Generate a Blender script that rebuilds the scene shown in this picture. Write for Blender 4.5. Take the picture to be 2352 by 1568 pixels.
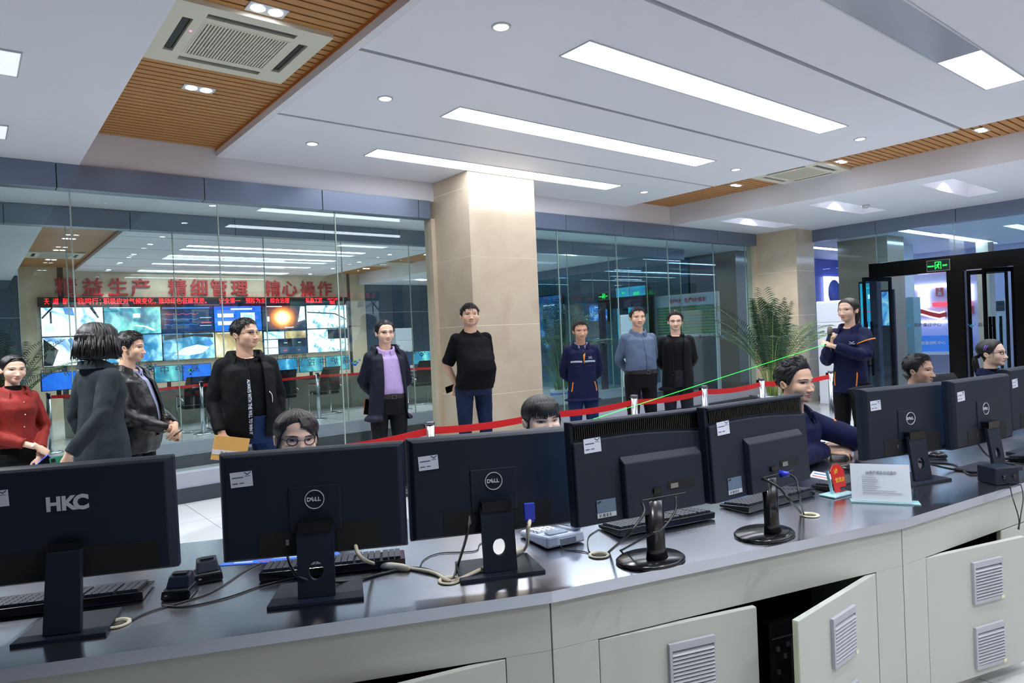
import bpy, bmesh, math, random
import numpy as np
from mathutils import Vector, Matrix, noise
from mathutils.bvhtree import BVHTree
random.seed(7); rng = np.random.default_rng(7)
for o in list(bpy.data.objects): bpy.data.objects.remove(o)
SC = bpy.context.scene; COL = SC.collection
PI = math.pi
# ---------------------------------------------------------------- camera, world, exposure
YAW, PITCH, ROLL, FPX, CAMZ = math.radians(38.679), math.radians(-0.5906), math.radians(-2.5359), 1569.92, 1.5
fw = Vector((math.sin(YAW)*math.cos(PITCH), math.cos(YAW)*math.cos(PITCH), math.sin(PITCH)))
r0 = Vector((math.cos(YAW), -math.sin(YAW), 0)); u0 = r0.cross(fw)
rv = r0*math.cos(ROLL)+u0*math.sin(ROLL); uv_ = -r0*math.sin(ROLL)+u0*math.cos(ROLL)
cam = bpy.data.objects.new('camera', bpy.data.cameras.new('camera')); COL.objects.link(cam)
cam.data.sensor_width = 36; cam.data.lens = 36*FPX/2352; cam.data.clip_start = .05; cam.data.clip_end = 120
m = Matrix.Identity(4)
for i, a in enumerate((rv, uv_, -fw)):
    for j in range(3): m[j][i] = a[j]
m.translation = (0, 0, CAMZ); cam.matrix_world = m
SC.camera = cam
SC.view_settings.view_transform = 'Standard'; SC.view_settings.look = 'None'
SC.view_settings.gamma = 1; SC.view_settings.use_curve_mapping = False
SC.view_settings.exposure = 0.0
W = bpy.data.worlds.new('world'); SC.world = W; W.use_nodes = True
W.node_tree.nodes['Background'].inputs[0].default_value = (.55, .65, .85, 1)
W.node_tree.nodes['Background'].inputs[1].default_value = .4
cy = SC.cycles
cy.max_bounces = 7; cy.diffuse_bounces = 3; cy.glossy_bounces = 4; cy.transmission_bounces = 4; cy.transparent_max_bounces = 20
cy.caustics_reflective = False; cy.caustics_refractive = False; cy.sample_clamp_indirect = 6; cy.use_denoising = True; cy.use_adaptive_sampling = True; cy.adaptive_threshold = .02

def area(name, loc, sx, sy, power, col=(1, 1, 1), rot=(0, 0, 0)):
    l = bpy.data.lights.new(name, 'AREA'); l.shape = 'RECTANGLE'; l.size = sx; l.size_y = sy; l.energy = power; l.color = col
    o = bpy.data.objects.new(name, l); COL.objects.link(o); o.location = loc; o.rotation_euler = rot
    return o
PANEL_E, DOWN_E, SPOT_W = 13.5, 30.0, 122.0

# ---------------------------------------------------------------- helpers
def lin(c): return tuple(((x/255+.055)/1.055)**2.4 if x/255 > .04045 else x/255/12.92 for x in c)
MATS = {}
def mat(name, rgb, rough=.5, metal=0., spec=.5, bump=0., bscale=40., var=0., vscale=6., coat=0., emit=0., ecol=None, stretch=None, sheen=0.):
    if name in MATS: return MATS[name]
    mt = bpy.data.materials.new(name); mt.use_nodes = True; nt = mt.node_tree; b = nt.nodes['Principled BSDF']
    c = lin(rgb) + (1,)
    b.inputs['Base Color'].default_value = c; b.inputs['Roughness'].default_value = rough; b.inputs['Metallic'].default_value = metal
    b.inputs['Specular IOR Level'].default_value = spec; b.inputs['Coat Weight'].default_value = coat; b.inputs['Coat Roughness'].default_value = .05
    if sheen: b.inputs['Sheen Weight'].default_value = sheen
    tc = nt.nodes.new('ShaderNodeTexCoord'); vec = tc.outputs['Object']
    if stretch:
        mp = nt.nodes.new('ShaderNodeMapping'); mp.inputs['Scale'].default_value = stretch; nt.links.new(vec, mp.inputs[0]); vec = mp.outputs[0]
    if var:
        n = nt.nodes.new('ShaderNodeTexNoise'); n.inputs['Scale'].default_value = vscale; n.inputs['Detail'].default_value = 5; nt.links.new(vec, n.inputs['Vector'])
        r = nt.nodes.new('ShaderNodeValToRGB'); r.color_ramp.elements[0].position = .3; r.color_ramp.elements[1].position = .7
        r.color_ramp.elements[0].color = tuple(x*(1-var) for x in c[:3])+(1,); r.color_ramp.elements[1].color = tuple(min(1, x*(1+var)) for x in c[:3])+(1,)
        nt.links.new(n.outputs['Fac'], r.inputs[0]); nt.links.new(r.outputs[0], b.inputs['Base Color'])
    if bump:
        n = nt.nodes.new('ShaderNodeTexNoise'); n.inputs['Scale'].default_value = bscale; n.inputs['Detail'].default_value = 4; nt.links.new(vec, n.inputs['Vector'])
        bp = nt.nodes.new('ShaderNodeBump'); bp.inputs['Strength'].default_value = bump; bp.inputs['Distance'].default_value = .01
        nt.links.new(n.outputs['Fac'], bp.inputs['Height']); nt.links.new(bp.outputs[0], b.inputs['Normal'])
    if emit:
        b.inputs['Emission Color'].default_value = lin(ecol or rgb)+(1,); b.inputs['Emission Strength'].default_value = emit
    MATS[name] = mt; return mt

def glass(name, tint, refl=.04, opacity=0.):
    if name in MATS: return MATS[name]
    mt = bpy.data.materials.new(name); mt.use_nodes = True; nt = mt.node_tree; nt.nodes.clear(); N = nt.nodes.new; L = nt.links.new
    out = N('ShaderNodeOutputMaterial'); tr = N('ShaderNodeBsdfTransparent'); tr.inputs[0].default_value = lin(tint)+(1,)
    gl = N('ShaderNodeBsdfGlossy'); gl.inputs['Roughness'].default_value = .0; gl.inputs[0].default_value = (.95, 1, 1, 1)
    lw = N('ShaderNodeLayerWeight'); lw.inputs['Blend'].default_value = .5
    pw = N('ShaderNodeMath'); pw.operation = 'POWER'; pw.inputs[1].default_value = 5; L(lw.outputs['Facing'], pw.inputs[0])
    ma = N('ShaderNodeMath'); ma.operation = 'MULTIPLY_ADD'; ma.inputs[1].default_value = 1-refl; ma.inputs[2].default_value = refl; L(pw.outputs[0], ma.inputs[0])
    mx = N('ShaderNodeMixShader'); L(ma.outputs[0], mx.inputs[0]); L(tr.outputs[0], mx.inputs[1]); L(gl.outputs[0], mx.inputs[2])
    L(mx.outputs[0], out.inputs[0]); MATS[name] = mt; return mt

def new_node_mat(name):
    mt = bpy.data.materials.new(name); mt.use_nodes = True; MATS[name] = mt
    return mt, mt.node_tree, mt.node_tree.nodes['Principled BSDF']

class G:
    """collects polygons, then links them as one mesh object"""
    def __init__(s): s.v = []; s.f = []; s.m = []; s.sm = []
    def add(s, vs, fs, mi=0, sm=False):
        n = len(s.v); s.v += [tuple(v) for v in vs]; s.f += [tuple(i+n for i in f) for f in fs]
        s.m += [mi]*len(fs); s.sm += [sm]*len(fs); return s
    def box(s, x0, x1, y0, y1, z0, z1, mi=0):
        x0, x1 = sorted((x0, x1)); y0, y1 = sorted((y0, y1)); z0, z1 = sorted((z0, z1))
        v = [(x, y, z) for z in (z0, z1) for y in (y0, y1) for x in (x0, x1)]
        return s.add(v, [(0, 2, 3, 1), (4, 5, 7, 6), (0, 1, 5, 4), (2, 6, 7, 3), (0, 4, 6, 2), (1, 3, 7, 5)], mi)
    def loft(s, rings, mi=0, sm=True, cap=True, close=True):
        n = len(rings[0]); v = [p for r in rings for p in r]; f = []
        for i in range(len(rings)-1):
            for j in range(n if close else n-1):
                a = i*n+j; b = i*n+(j+1) % n; f.append((a, b, b+n, a+n))
        if cap: f.append(tuple(range(n))[::-1]); f.append(tuple(range((len(rings)-1)*n, len(rings)*n)))
        return s.add(v, f, mi, sm)
    def tube(s, pts, r, seg=8, mi=0, cap=True, flat=1.0):
        pts = [Vector(p) for p in pts]; n = len(pts); rs = [r]*n if np.isscalar(r) else list(r)
        rings = []; up = None
        for i, p in enumerate(pts):
            t = (pts[min(i+1, n-1)]-pts[max(i-1, 0)]); t = t.normalized() if t.length > 1e-9 else Vector((0, 0, 1))
            if up is None:
                up = Vector((0, 0, 1)) if abs(t.z) < .9 else Vector((0, 1, 0))
            sd = t.cross(up).normalized(); up = sd.cross(t).normalized()
            rings.append([p+(sd*math.cos(2*PI*k/seg)+up*math.sin(2*PI*k/seg)*flat)*rs[i] for k in range(seg)])
        return s.loft(rings, mi, True, cap)
    def lathe(s, prof, seg=32, mi=0, c=(0, 0, 0), sm=True, cap=True):
        return s.loft([[(c[0]+r*math.cos(2*PI*k/seg), c[1]+r*math.sin(2*PI*k/seg), c[2]+z) for k in range(seg)] for r, z in prof], mi, sm, cap)
    def prism(s, poly, z0, z1, mi=0, ax='z'):
        g = {'z': lambda a, b, h: (a, b, h), 'y': lambda a, b, h: (a, h, b), 'x': lambda a, b, h: (h, a, b)}[ax]
        n = len(poly); v = [g(a, b, z0) for a, b in poly]+[g(a, b, z1) for a, b in poly]
        return s.add(v, [tuple(range(n))[::-1], tuple(range(n, 2*n))]+[(i, (i+1) % n, (i+1) % n+n, i+n) for i in range(n)], mi)
    def ball(s, c, r, seg=16, rings=10, mi=0):
        r = (r, r, r) if np.isscalar(r) else r
        R = []
        for i in range(rings+1):
            a = -PI/2+PI*min(max(i/rings, .004), .996)
            R.append([(c[0]+r[0]*math.cos(a)*math.cos(2*PI*k/seg), c[1]+r[1]*math.cos(a)*math.sin(2*PI*k/seg), c[2]+r[2]*math.sin(a)) for k in range(seg)])
        return s.loft(R, mi)
    def xf(s, M):
        s.v = [tuple(M @ Vector(v)) for v in s.v]; return s
    def join(s, g, M=None, mi=0):
        vs = g.v if M is None else [tuple(M @ Vector(v)) for v in g.v]
        n = len(s.v); s.v += vs; s.f += [tuple(i+n for i in f) for f in g.f]; s.m += [a+mi for a in g.m]; s.sm += g.sm; return s
    def mesh(s, name):
        me = bpy.data.meshes.new(name); me.from_pydata(s.v, [], s.f); me.polygons.foreach_set('material_index', s.m); me.polygons.foreach_set('use_smooth', s.sm)
        me.update(); bm = bmesh.new(); bm.from_mesh(me); bmesh.ops.recalc_face_normals(bm, faces=bm.faces); bm.to_mesh(me); bm.free(); return me
    def obj(s, name, mats, parent=None, loc=None, rz=None, bevel=0, kind=None):
        o = bpy.data.objects.new(name, s.mesh(name)); COL.objects.link(o)
        for q in (mats if isinstance(mats, (list, tuple)) else [mats]): o.data.materials.append(q)
        if parent: o.parent = parent
        if loc is not None: o.location = loc
        if rz is not None: o.rotation_euler = (0, 0, rz) if np.isscalar(rz) else rz
        if bevel:
            b = o.modifiers.new('bevel', 'BEVEL'); b.width = bevel; b.segments = 2; b.limit_method = 'ANGLE'; b.angle_limit = .6
        if kind: o['kind'] = kind
        return o

def thing(name, label, cat, loc=(0, 0, 0), rz=0, group=None):
    o = bpy.data.objects.new(name, None); COL.objects.link(o); o.location = loc; o.rotation_euler = (0, 0, rz) if np.isscalar(rz) else rz
    return tag(o, label, cat, group)
def tag(o, label, cat, group=None):
    o['label'] = label; o['category'] = cat
    if group: o['group'] = group
    return o
def dup(root, loc, rz, label=None, group=None):
    def cp(o, par):
        c = o.copy(); COL.objects.link(c); c.parent = par
        for ch in list(o.children): cp(ch, c)
        return c
    r = cp(root, None); r.location = loc; r.rotation_euler = (0, 0, rz) if np.isscalar(rz) else rz
    if label: r['label'] = label
    if group: r['group'] = group
    return r
def bake(o, mods, name):
    """applies modifiers to a temporary object and returns the mesh"""
    for kind, kw in mods:
        md = o.modifiers.new('m', kind)
        for k, v in kw.items(): setattr(md, k, v)
    dg = bpy.context.evaluated_depsgraph_get(); dg.update()
    me = bpy.data.meshes.new_from_object(o.evaluated_get(dg)); me.name = name
    bpy.data.objects.remove(o); return me
def fuse(g, name, voxel=.008, smooth=4, extra=()):
    """the union of the closed shapes in g as one continuous surface"""
    o = bpy.data.objects.new('fuse', g.mesh('fuse')); COL.objects.link(o)
    me = bake(o, [('REMESH', dict(mode='VOXEL', voxel_size=voxel, use_smooth_shade=True)), ('SMOOTH', dict(factor=.6, iterations=smooth))]+list(extra), name)
    me.polygons.foreach_set('use_smooth', [True]*len(me.polygons)); return me
def mobj(name, me, mats, parent=None, loc=None, rz=None, kind=None):
    o = bpy.data.objects.new(name, me); COL.objects.link(o); me.materials.clear()
    for q in (mats if isinstance(mats, (list, tuple)) else [mats]): me.materials.append(q)
    if parent: o.parent = parent
    if loc is not None: o.location = loc
    if rz is not None: o.rotation_euler = (0, 0, rz) if np.isscalar(rz) else rz
    if kind: o['kind'] = kind
    return o
def mesh_g(me):
    g = G(); g.v = [tuple(v.co) for v in me.vertices]; g.f = [tuple(p.vertices) for p in me.polygons]; g.m = [0]*len(g.f); g.sm = [True]*len(g.f); return g
FONT = bpy.data.fonts.load('<builtin>') if False else None
def text_g(body, size, depth=.002, bold=0., align='CENTER', shear=0., space=1.0, res=3):
    """lettering as a solid: local x to the right, z up, front towards -y; centred on the origin"""
    cu = bpy.data.curves.new('t', 'FONT'); cu.body = body; cu.size = size; cu.extrude = depth/2; cu.offset = bold; cu.align_x = align; cu.align_y = 'CENTER'
    cu.shear = shear; cu.space_character = space; cu.resolution_u = res; cu.fill_mode = 'BOTH'
    o = bpy.data.objects.new('t', cu); COL.objects.link(o)
    me = bake(o, [], 't'); g = mesh_g(me); g.sm = [False]*len(g.f)
    g.v = [(x, -z, y) for x, y, z in g.v]; bpy.data.meshes.remove(me); return g
def mirror_x(g): g.v = [(-x, y, z) for x, y, z in g.v]; return g
def RZ(a): return Matrix.Rotation(a, 4, 'Z')
def TR(x, y, z): return Matrix.Translation((x, y, z))
# ---------------------------------------------------------------- materials of the setting
CEIL = mat('ceiling_paint', (236, 236, 242), .55, var=.02, vscale=.8)
PLASTER = mat('warm_plaster', (228, 226, 230), .55)
def wood_mat():
    mt, nt, b = new_node_mat('slat_wood'); N = nt.nodes.new; L = nt.links.new
    tc = N('ShaderNodeTexCoord'); mp = N('ShaderNodeMapping'); mp.inputs['Scale'].default_value = (1.2, 30, 30); L(tc.outputs['Object'], mp.inputs[0])
    n = N('ShaderNodeTexNoise'); n.inputs['Scale'].default_value = 3; n.inputs['Detail'].default_value = 6; L(mp.outputs[0], n.inputs['Vector'])
    r = N('ShaderNodeValToRGB'); r.color_ramp.elements[0].color = lin((158, 104, 48))+(1,); r.color_ramp.elements[1].color = lin((206, 150, 84))+(1,)
    L(n.outputs['Fac'], r.inputs[0]); L(r.outputs[0], b.inputs['Base Color']); b.inputs['Roughness'].default_value = .45
    return mt
WOOD = wood_mat()
ORANGE_WOOD = mat('edge_wood', (196, 112, 48), .4, var=.1, vscale=10)
DARK_GAP = mat('dark_gap', (16, 18, 20), .6)
SLOT_M = mat('slot_metal', (5, 6, 8), .8, spec=.05)
HEADER = mat('grey_cladding', (116, 128, 150), .3, metal=.3, spec=.5)
def marble_mat():
    mt, nt, b = new_node_mat('cream_marble'); N = nt.nodes.new; L = nt.links.new
    tc = N('ShaderNodeTexCoord'); n = N('ShaderNodeTexNoise'); n.inputs['Scale'].default_value = 2.2; n.inputs['Detail'].default_value = 9; n.inputs['Distortion'].default_value = .8
    L(tc.outputs['Object'], n.inputs['Vector']); r = N('ShaderNodeValToRGB'); r.color_ramp.elements[0].position = .3; r.color_ramp.elements[1].position = .75
    r.color_ramp.elements[0].color = lin((204, 186, 160))+(1,); r.color_ramp.elements[1].color = lin((222, 206, 180))+(1,)
    L(n.outputs['Fac'], r.inputs[0]); L(r.outputs[0], b.inputs['Base Color']); b.inputs['Roughness'].default_value = .12; b.inputs['Specular IOR Level'].default_value = .45
    return mt
MARBLE = marble_mat()
GROUT = mat('pale_grout', (240, 232, 214), .6)
def floor_mat():
    mt, nt, b = new_node_mat('floor_tiles'); N = nt.nodes.new; L = nt.links.new
    tc = N('ShaderNodeTexCoord'); br = N('ShaderNodeTexBrick'); br.offset = 0; br.inputs['Scale'].default_value = 1
    br.inputs['Brick Width'].default_value = .8; br.inputs['Row Height'].default_value = .8; br.inputs['Mortar Size'].default_value = .003
    br.inputs['Color1'].default_value = lin((192, 193, 194))+(1,); br.inputs['Color2'].default_value = lin((186, 188, 190))+(1,); br.inputs['Mortar'].default_value = lin((120, 122, 126))+(1,)
    L(tc.outputs['Object'], br.inputs['Vector']); L(br.outputs['Color'], b.inputs['Base Color']); b.inputs['Roughness'].default_value = .13
    return mt
FLOOR = floor_mat()
SLATE = mat('dark_slate', (46, 52, 60), .3)
CURB = mat('grey_curb_stone', (150, 154, 166), .3)
BLUEGREY = mat('bluegrey_wall_panel', (86, 100, 118), .35, metal=.2)
GLASS = glass('partition_glass', (246, 252, 251), .03)
GLASS_R = glass('lobby_glass', (240, 250, 253), .03)
SEAM = mat('glass_seam', (176, 192, 182), .3, metal=.2)
BLACKMETAL = mat('black_polished_metal', (20, 20, 22), .18, metal=.7)
CHROME = mat('polished_steel', (196, 200, 205), .22, metal=1.)

# ---------------------------------------------------------------- floor, ceilings, walls
G().box(-3.4, 22, -2.6, 19.2, -.1, 0).obj('floor', FLOOR, kind='structure')

def slats(x0, x1, y0, y1, pitch=.082):
    g = G(); g.box(x0, x1, y0, y1, 3.535, 3.56, 1)
    n = int(round((y1-y0)/pitch)); p = (y1-y0)/n
    for i in range(n): g.box(x0, x1, y0+i*p+.009, y0+(i+1)*p-.009, 3.50, 3.536, 0)
    return g
def ceiling_set(y0, y1, slots):
    G().box(-3.4, .87, y0, y1, 3.19, 3.56).obj('ceiling', CEIL, kind='structure')
    slats(.87, 2.05, y0, y1).obj('ceiling', [WOOD, DARK_GAP], kind='structure')
    g = G(); g.box(2.05, 2.075, y0, y1, 3.478, 3.51, 1); g.box(2.055, 2.11, y0, y1, 3.42, 3.478, 0); g.obj('trim_1', [PLASTER, ORANGE_WOOD], kind='structure')
    e = [y0]+sum([[s-.021, s+.021] for s in slots], [])+[y1]
    g = G()
    for i in range(0, len(e), 2): g.box(2.111, 8.18, e[i], e[i+1], 3.42, 3.5)
    g.obj('ceiling', CEIL, kind='structure')
    g = G()
    for s in slots: g.box(2.111, 8.18, s-.0205, s+.0205, 3.475, 3.49)
    g.obj('trim_2', SLOT_M, kind='structure')
    slats(8.18, 9.25, y0, y1).obj('ceiling', [WOOD, DARK_GAP], kind='structure')
ceiling_set(-2.3, 7.2, [-1.96, -.447, 1.068, 2.583, 4.10, 5.615])
ceiling_set(9.5, 18.75, [11.33, 12.88, 14.43, 15.98, 17.53])
# the lower ceiling on the right, with square coffers cut into it
COFFERS = [(9.67, 11.39, y, y+.385) for y in (.16, 1.665, 3.17, 4.67, 6.165)]
COFFERS2 = [(9.67, 11.39, y, y+.385) for y in (10.6, 12.15, 13.7, 15.25, 16.8)]
def low_ceiling(y0, y1, cof, x1=12.45):
    g = G(); ys = [y0]+sum([[c[2], c[3]] for c in cof], [])+[y1]
    for i in range(0, len(ys), 2): g.box(9.25, x1, ys[i], ys[i+1], 3.19, 3.56)
    for c in cof: g.box(9.25, c[0], c[2], c[3], 3.19, 3.56); g.box(c[1], x1, c[2], c[3], 3.19, 3.56); g.box(c[0], c[1], c[2], c[3], 3.44, 3.56)
    g.obj('ceiling', CEIL, kind='structure')
low_ceiling(-2.3, 7.2, COFFERS); low_ceiling(9.5, 18.75, COFFERS2)
G().box(-3.4, 12.45, 7.36, 9.34, 3.2, 3.3).obj('ceiling', CEIL, kind='structure')           # corridor

def header(name, axis, a0, a1, joints, p0, p1):
    g = G(); e = sorted([a0]+[j for j in joints if a0 < j < a1]+[a1])
    for i in range(len(e)-1):
        lo, hi = e[i]+(.004 if i else 0), e[i+1]-(.004 if i < len(e)-2 else 0)
        (g.box(lo, hi, p0, p1, 2.97, 3.19) if axis == 'x' else g.box(p0, p1, lo, hi, 2.97, 3.19))
    if axis == 'x': g.box(a0, a1, p0+.006, p1-.006, 2.974, 3.186, 1)
    else: g.box(p0+.006, p1-.006, a0, a1, 2.974, 3.186, 1)
    return g.obj(name, [HEADER, DARK_GAP], kind='structure', bevel=.002)
jx = [-2.999+1.2305*k for k in range(14)]
header('trim_3', 'x', -3.4, 4.55, jx, 7.18, 7.34); header('trim_3', 'x', 5.63, 11.78, jx, 7.18, 7.34)
header('trim_4', 'x', -3.4, 12.38, [j-.3 for j in jx], 9.3, 9.46)
G().box(-3.4, 12.45, 7.2, 7.36, 3.19, 3.56).obj('wall_back', PLASTER, kind='structure')
G().box(-3.4, 12.45, 9.32, 9.5, 3.19, 3.56).obj('wall_back', PLASTER, kind='structure')
for x0, x1 in ((-3.4, 4.56), (5.63, 11.8)):
    G().box(x0, x1, 7.22, 7.34, .14, .295).obj('trim_5', CURB, kind='structure', bevel=.004)
    G().box(x0, x1, 7.20, 7.34, 0, .14).obj('baseboard_back', SLATE, kind='structure')
G().box(-3.4, 12.38, 9.36, 9.48, .15, .33).obj('trim_6', CURB, kind='structure', bevel=.004)
G().box(-3.4, 12.38, 9.34, 9.48, 0, .15).obj('baseboard_back', SLATE, kind='structure')
# far wall of the other control room
g = G(); g.box(1.72, 1.84, 18.76, 18.8, 0, 3.5, 1); g.box(1.0, 1.72, 18.72, 18.8, 0, 3.5); g.box(1.84, 8.86, 18.74, 18.8, 0, 3.5); g.box(8.86, 8.95, 18.76, 18.8, 0, 3.5, 1); g.box(8.95, 9.42, 18.72, 18.8, 0, 3.5)
g.obj('wall_back', [MARBLE, SLATE], kind='structure')
g = G()
for x0, x1 in ((-3.4, -2.), (-1.99, -.5), (-.49, .99), (9.43, 10.4), (10.41, 11.4), (11.41, 12.45)):
    g.box(x0, x1, 18.78, 18.84, 0, 2.35); g.box(x0, x1, 18.78, 18.84, 2.36, 3.3)
g.obj('wall_back', BLUEGREY, kind='structure')
# left wall, wall behind the photographer
g = G()
for k in range(18): g.box(-3.4, -3.3, -2.4+1.18*k, -2.4+1.18*(k+1)-.008, 0, 3.3)
g.obj('wall_left', BLUEGREY, kind='structure')
g = G(); g.box(-3.4, 1.0, -2.36, -2.3, 0, 3.5, 1); g.box(1.0, 9.3, -2.36, -2.3, 0, 3.5, 0); g.box(9.3, 12.45, -2.36, -2.3, 0, 3.5, 1)
g.obj('wall_front', [MARBLE, BLUEGREY], kind='structure')

# marble columns, tiles with pale joints
def column(x0, x1, y0, y1, top, joints):
    g = G(); g.box(x0+.0012, x1-.0012, y0+.0012, y1-.0012, 0, top, 1); e = [0]+joints+[top]
    for i in range(len(e)-1): g.box(x0, x1, y0, y1, e[i]+(.0035 if i else 0), e[i+1]-.0035, 0)
    g.obj('column', [MARBLE, GROUT], kind='structure')
column(4.62, 5.63, 6.46, 7.36, 3.42, [.8, 1.62, 2.43, 3.235])
G().box(4.565, 4.622, 7.2, 7.36, 0, 2.975).obj('trim_7', MARBLE, kind='structure')
column(11.8, 12.44, 6.41, 7.36, 3.19, [.8, 1.62, 2.43])
G().box(11.72, 11.802, 7.2, 7.36, 0, 2.975).obj('trim_7', MARBLE, kind='structure')

# glass partitions, their bright seams and the mirrored lettering
LET = mat('grey_film_letter', (52, 58, 62), .5); LBLUE = mat('blue_film', (40, 110, 200), .5); LGREEN = mat('green_film', (70, 170, 90), .5)
def logo_g(s):
    """open chevron of blue squares and bars over a small green heart-shaped V"""
    g = G(); w = .16*s
    def bar(x0, z0, x1, z1, mi):
        d = Vector((x1-x0, 0, z1-z0)); L_ = d.length; d /= L_; n = Vector((-d.z, 0, d.x))*w/2
        P = [Vector((x0, 0, z0))+n, Vector((x0, 0, z0))-n, Vector((x1, 0, z1))-n, Vector((x1, 0, z1))+n]
        g.prism([(p.x, p.z) for p in P], -.001, .001, mi, 'y')
    bar(-.3*s, .0*s, .02*s, -.32*s, 0); bar(.3*s, .0, -.02*s, -.32*s, 0); bar(-.5*s, .2*s, -.4*s, .1*s, 0); bar(.5*s, .2*s, .4*s, .1*s, 0)
    bar(-.13*s, .12*s, .02*s, -.03*s, 1); bar(.13*s, .12*s, -.02*s, -.03*s, 1)
    return g
def CAMX(px, py, y):
    d = rv*((px-1176)/FPX)-uv_*((py-784)/FPX)+fw; t = y/d.y; return d.x*t, CAMZ+d.z*t
def glass_wall(name, x0, x1, yg, z0, z1, seams, words, gm=None, text='高炉中控室', zt=1.13):
    w = thing(name, '', ''); del w['label']; del w['category']; w['kind'] = 'structure'
    e = [x0]+[s for s in seams if x0 < s < x1]+[x1]; g = G()
    for i in range(len(e)-1): g.box(e[i]+.006, e[i+1]-.006, yg, yg+.012, z0, z1)
    g.obj('pane', gm or GLASS, w)
    g = G()
    for s in e[1:-1]: g.box(s-.0055, s+.0055, yg-.002, yg+.014, z0, z1)
    g.obj('seal', SEAM, w)
    g = G(); h = G()
    for tp, lp, py in words:
        d0 = lambda px: CAMX(px, py, yg)
        if tp: x, z = d0(tp); h.join(mirror_x(text_g('  '.join(text), .088, .002)), TR(x, yg-.003, z))
        if lp: x, z = d0(lp); g.join(logo_g(.13), TR(x, yg-.003, z))
    if h.v: h.obj('lettering', LET, w); g.obj('emblem', [LBLUE, LGREEN], w)
    return w
s1 = [-1.742+1.2675*k for k in range(6)]
glass_wall('window_1', -3.3, 4.56, 7.26, .295, 2.97, s1, [(105, 20, 857), (378, 437, 851), (742, 815, 831)])
glass_wall('window_2', 5.635, 11.72, 7.26, .295, 2.97, [6.73, 7.97, 9.22, 10.5, 11.51], [(1296, 1258, 793), (1405, 1470, 788), (1630, 1660, 772), (1700, 0, 771)], glass('teal_partition_glass', (232, 248, 249), .04))
glass_wall('window_3', -3.3, 12.37, 9.39, .33, 2.97, [-2.45+1.138*k for k in range(14)], [(285, 345, 842), (655, 610, 822), (915, 968, 812), (1560, 1500, 784)])
# ---------------------------------------------------------------- lamps of the room
LAMP = mat('lamp_white', (255, 255, 255), .5, emit=PANEL_E, ecol=(240, 244, 255))
LAMP2 = mat('downlight_white', (255, 255, 255), .5, emit=DOWN_E, ecol=(236, 240, 255))
COVE = mat('cove_lamp', (255, 255, 255), .5, emit=5, ecol=(236, 240, 255))
ALU = mat('white_aluminium', (205, 206, 208), .35, metal=.4)
UNLIT = mat('unlit_acrylic', (176, 178, 188), .18, spec=.6)
def panel(y, label, group='ceiling light panels', lit=(0, 3.6), hw=.14):
    t = thing('ceiling_light', label, 'light', (3.315, y, 3.42), 0, group)
    g = G(); L_ = 3.62
    for a in ((-.012, L_-.01, -hw-.014, -hw), (-.012, L_-.01, hw, hw+.014), (-.012, .0, -hw, hw), (L_-.022, L_-.01, -hw, hw)): g.box(a[0], a[1], a[2], a[3], -.006, .0)
    g.obj('frame', ALU, t)
    if lit[0] > 0: G().box(0, lit[0], -hw, hw, -.004, -.001).obj('diffuser', UNLIT, t)
    G().box(lit[0], lit[1]-.01, -hw, hw, -.004, -.001).obj('diffuser', LAMP, t)
panel(3.315, 'long white ceiling light panel, broadest of the three fully lit strips above the column'); panel(4.84, 'long white ceiling light panel between the two thin dark ceiling grooves'); panel(6.3, 'long white ceiling light panel running right over the marble column top')
panel(1.85, 'half lit ceiling light panel at upper right, bright only at its end', lit=(2.55, 3.6)); panel(.33, 'lit ceiling light panel outside the view above the desk'); panel(-1.2, 'lit ceiling light panel outside the view near the video wall')
for i, y in enumerate((10.6, 12.1, 13.68, 15.2, 16.72, 18.22)): panel(y, 'ceiling light strip behind the glass, %s' % ('added unseen to brighten the room', 'second one added to brighten the room', 'nearest bright one and the longest', 'second from the glass', 'third from the glass', 'closest above the red characters')[i], 'light strips behind the glass', hw=.1)  # first two strips are extra lamps, added only to light the far room
def spot(x, y, z, w, ang=100, nm='downlight_beam', blend=.6):
    l = bpy.data.lights.new(nm, 'SPOT'); l.energy = w; l.color = (.93, .96, 1); l.spot_size = math.radians(ang); l.spot_blend = blend; l.shadow_soft_size = .045
    o = bpy.data.objects.new(nm, l); COL.objects.link(o); o.location = (x, y, z); return o
def downlight(x, y, z, label, group='round downlights'):
    t = thing('downlight', label, 'light', (x, y, z), 0, group)
    G().lathe([(.062, 0), (.062, -.006), (.048, -.008), (.048, -.003), (.001, -.003)], 24).obj('rim', ALU, t)
    G().lathe([(.047, -.0035), (.047, -.006), (.001, -.006)], 24).obj('lens', LAMP2, t); b = spot(0, 0, -.02, SPOT_W); b.parent = t
def where(x): return 'left' if x < 5 else 'right'
DN = {(0, 0): 'round downlight in the white ceiling, topmost and largest one', (0, 1): 'round downlight beside the left end of the middle light panel', (0, 2): 'round downlight beside the left end of the light panel over the column', (1, 0): 'round downlight past the right end of the broadest light panel', (1, 1): 'round downlight past the right end of the middle light panel', (1, 2): 'round downlight past the right end of the light panel over the column'}
for i, x in enumerate((2.69, 7.54)):
    for j, y in enumerate((3.33, 4.835, 6.3)): downlight(x, y, 3.42, DN[i, j])
    for j, y in enumerate((1.82, .3, -1.2)): downlight(x, y, 3.42, 'round downlight out of view, %s side, %s row' % (where(x), ('first', 'second', 'third')[j]))
    for j, y in enumerate((12.1, 13.68, 15.2, 16.72, 18.22)): downlight(x, y, 3.42, 'small round downlight behind the glass at the %s end of the %s light strip' % (where(x), ('nearest', 'first bright', 'second bright', 'third bright', 'last bright')[j]), 'downlights behind the glass')
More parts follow.
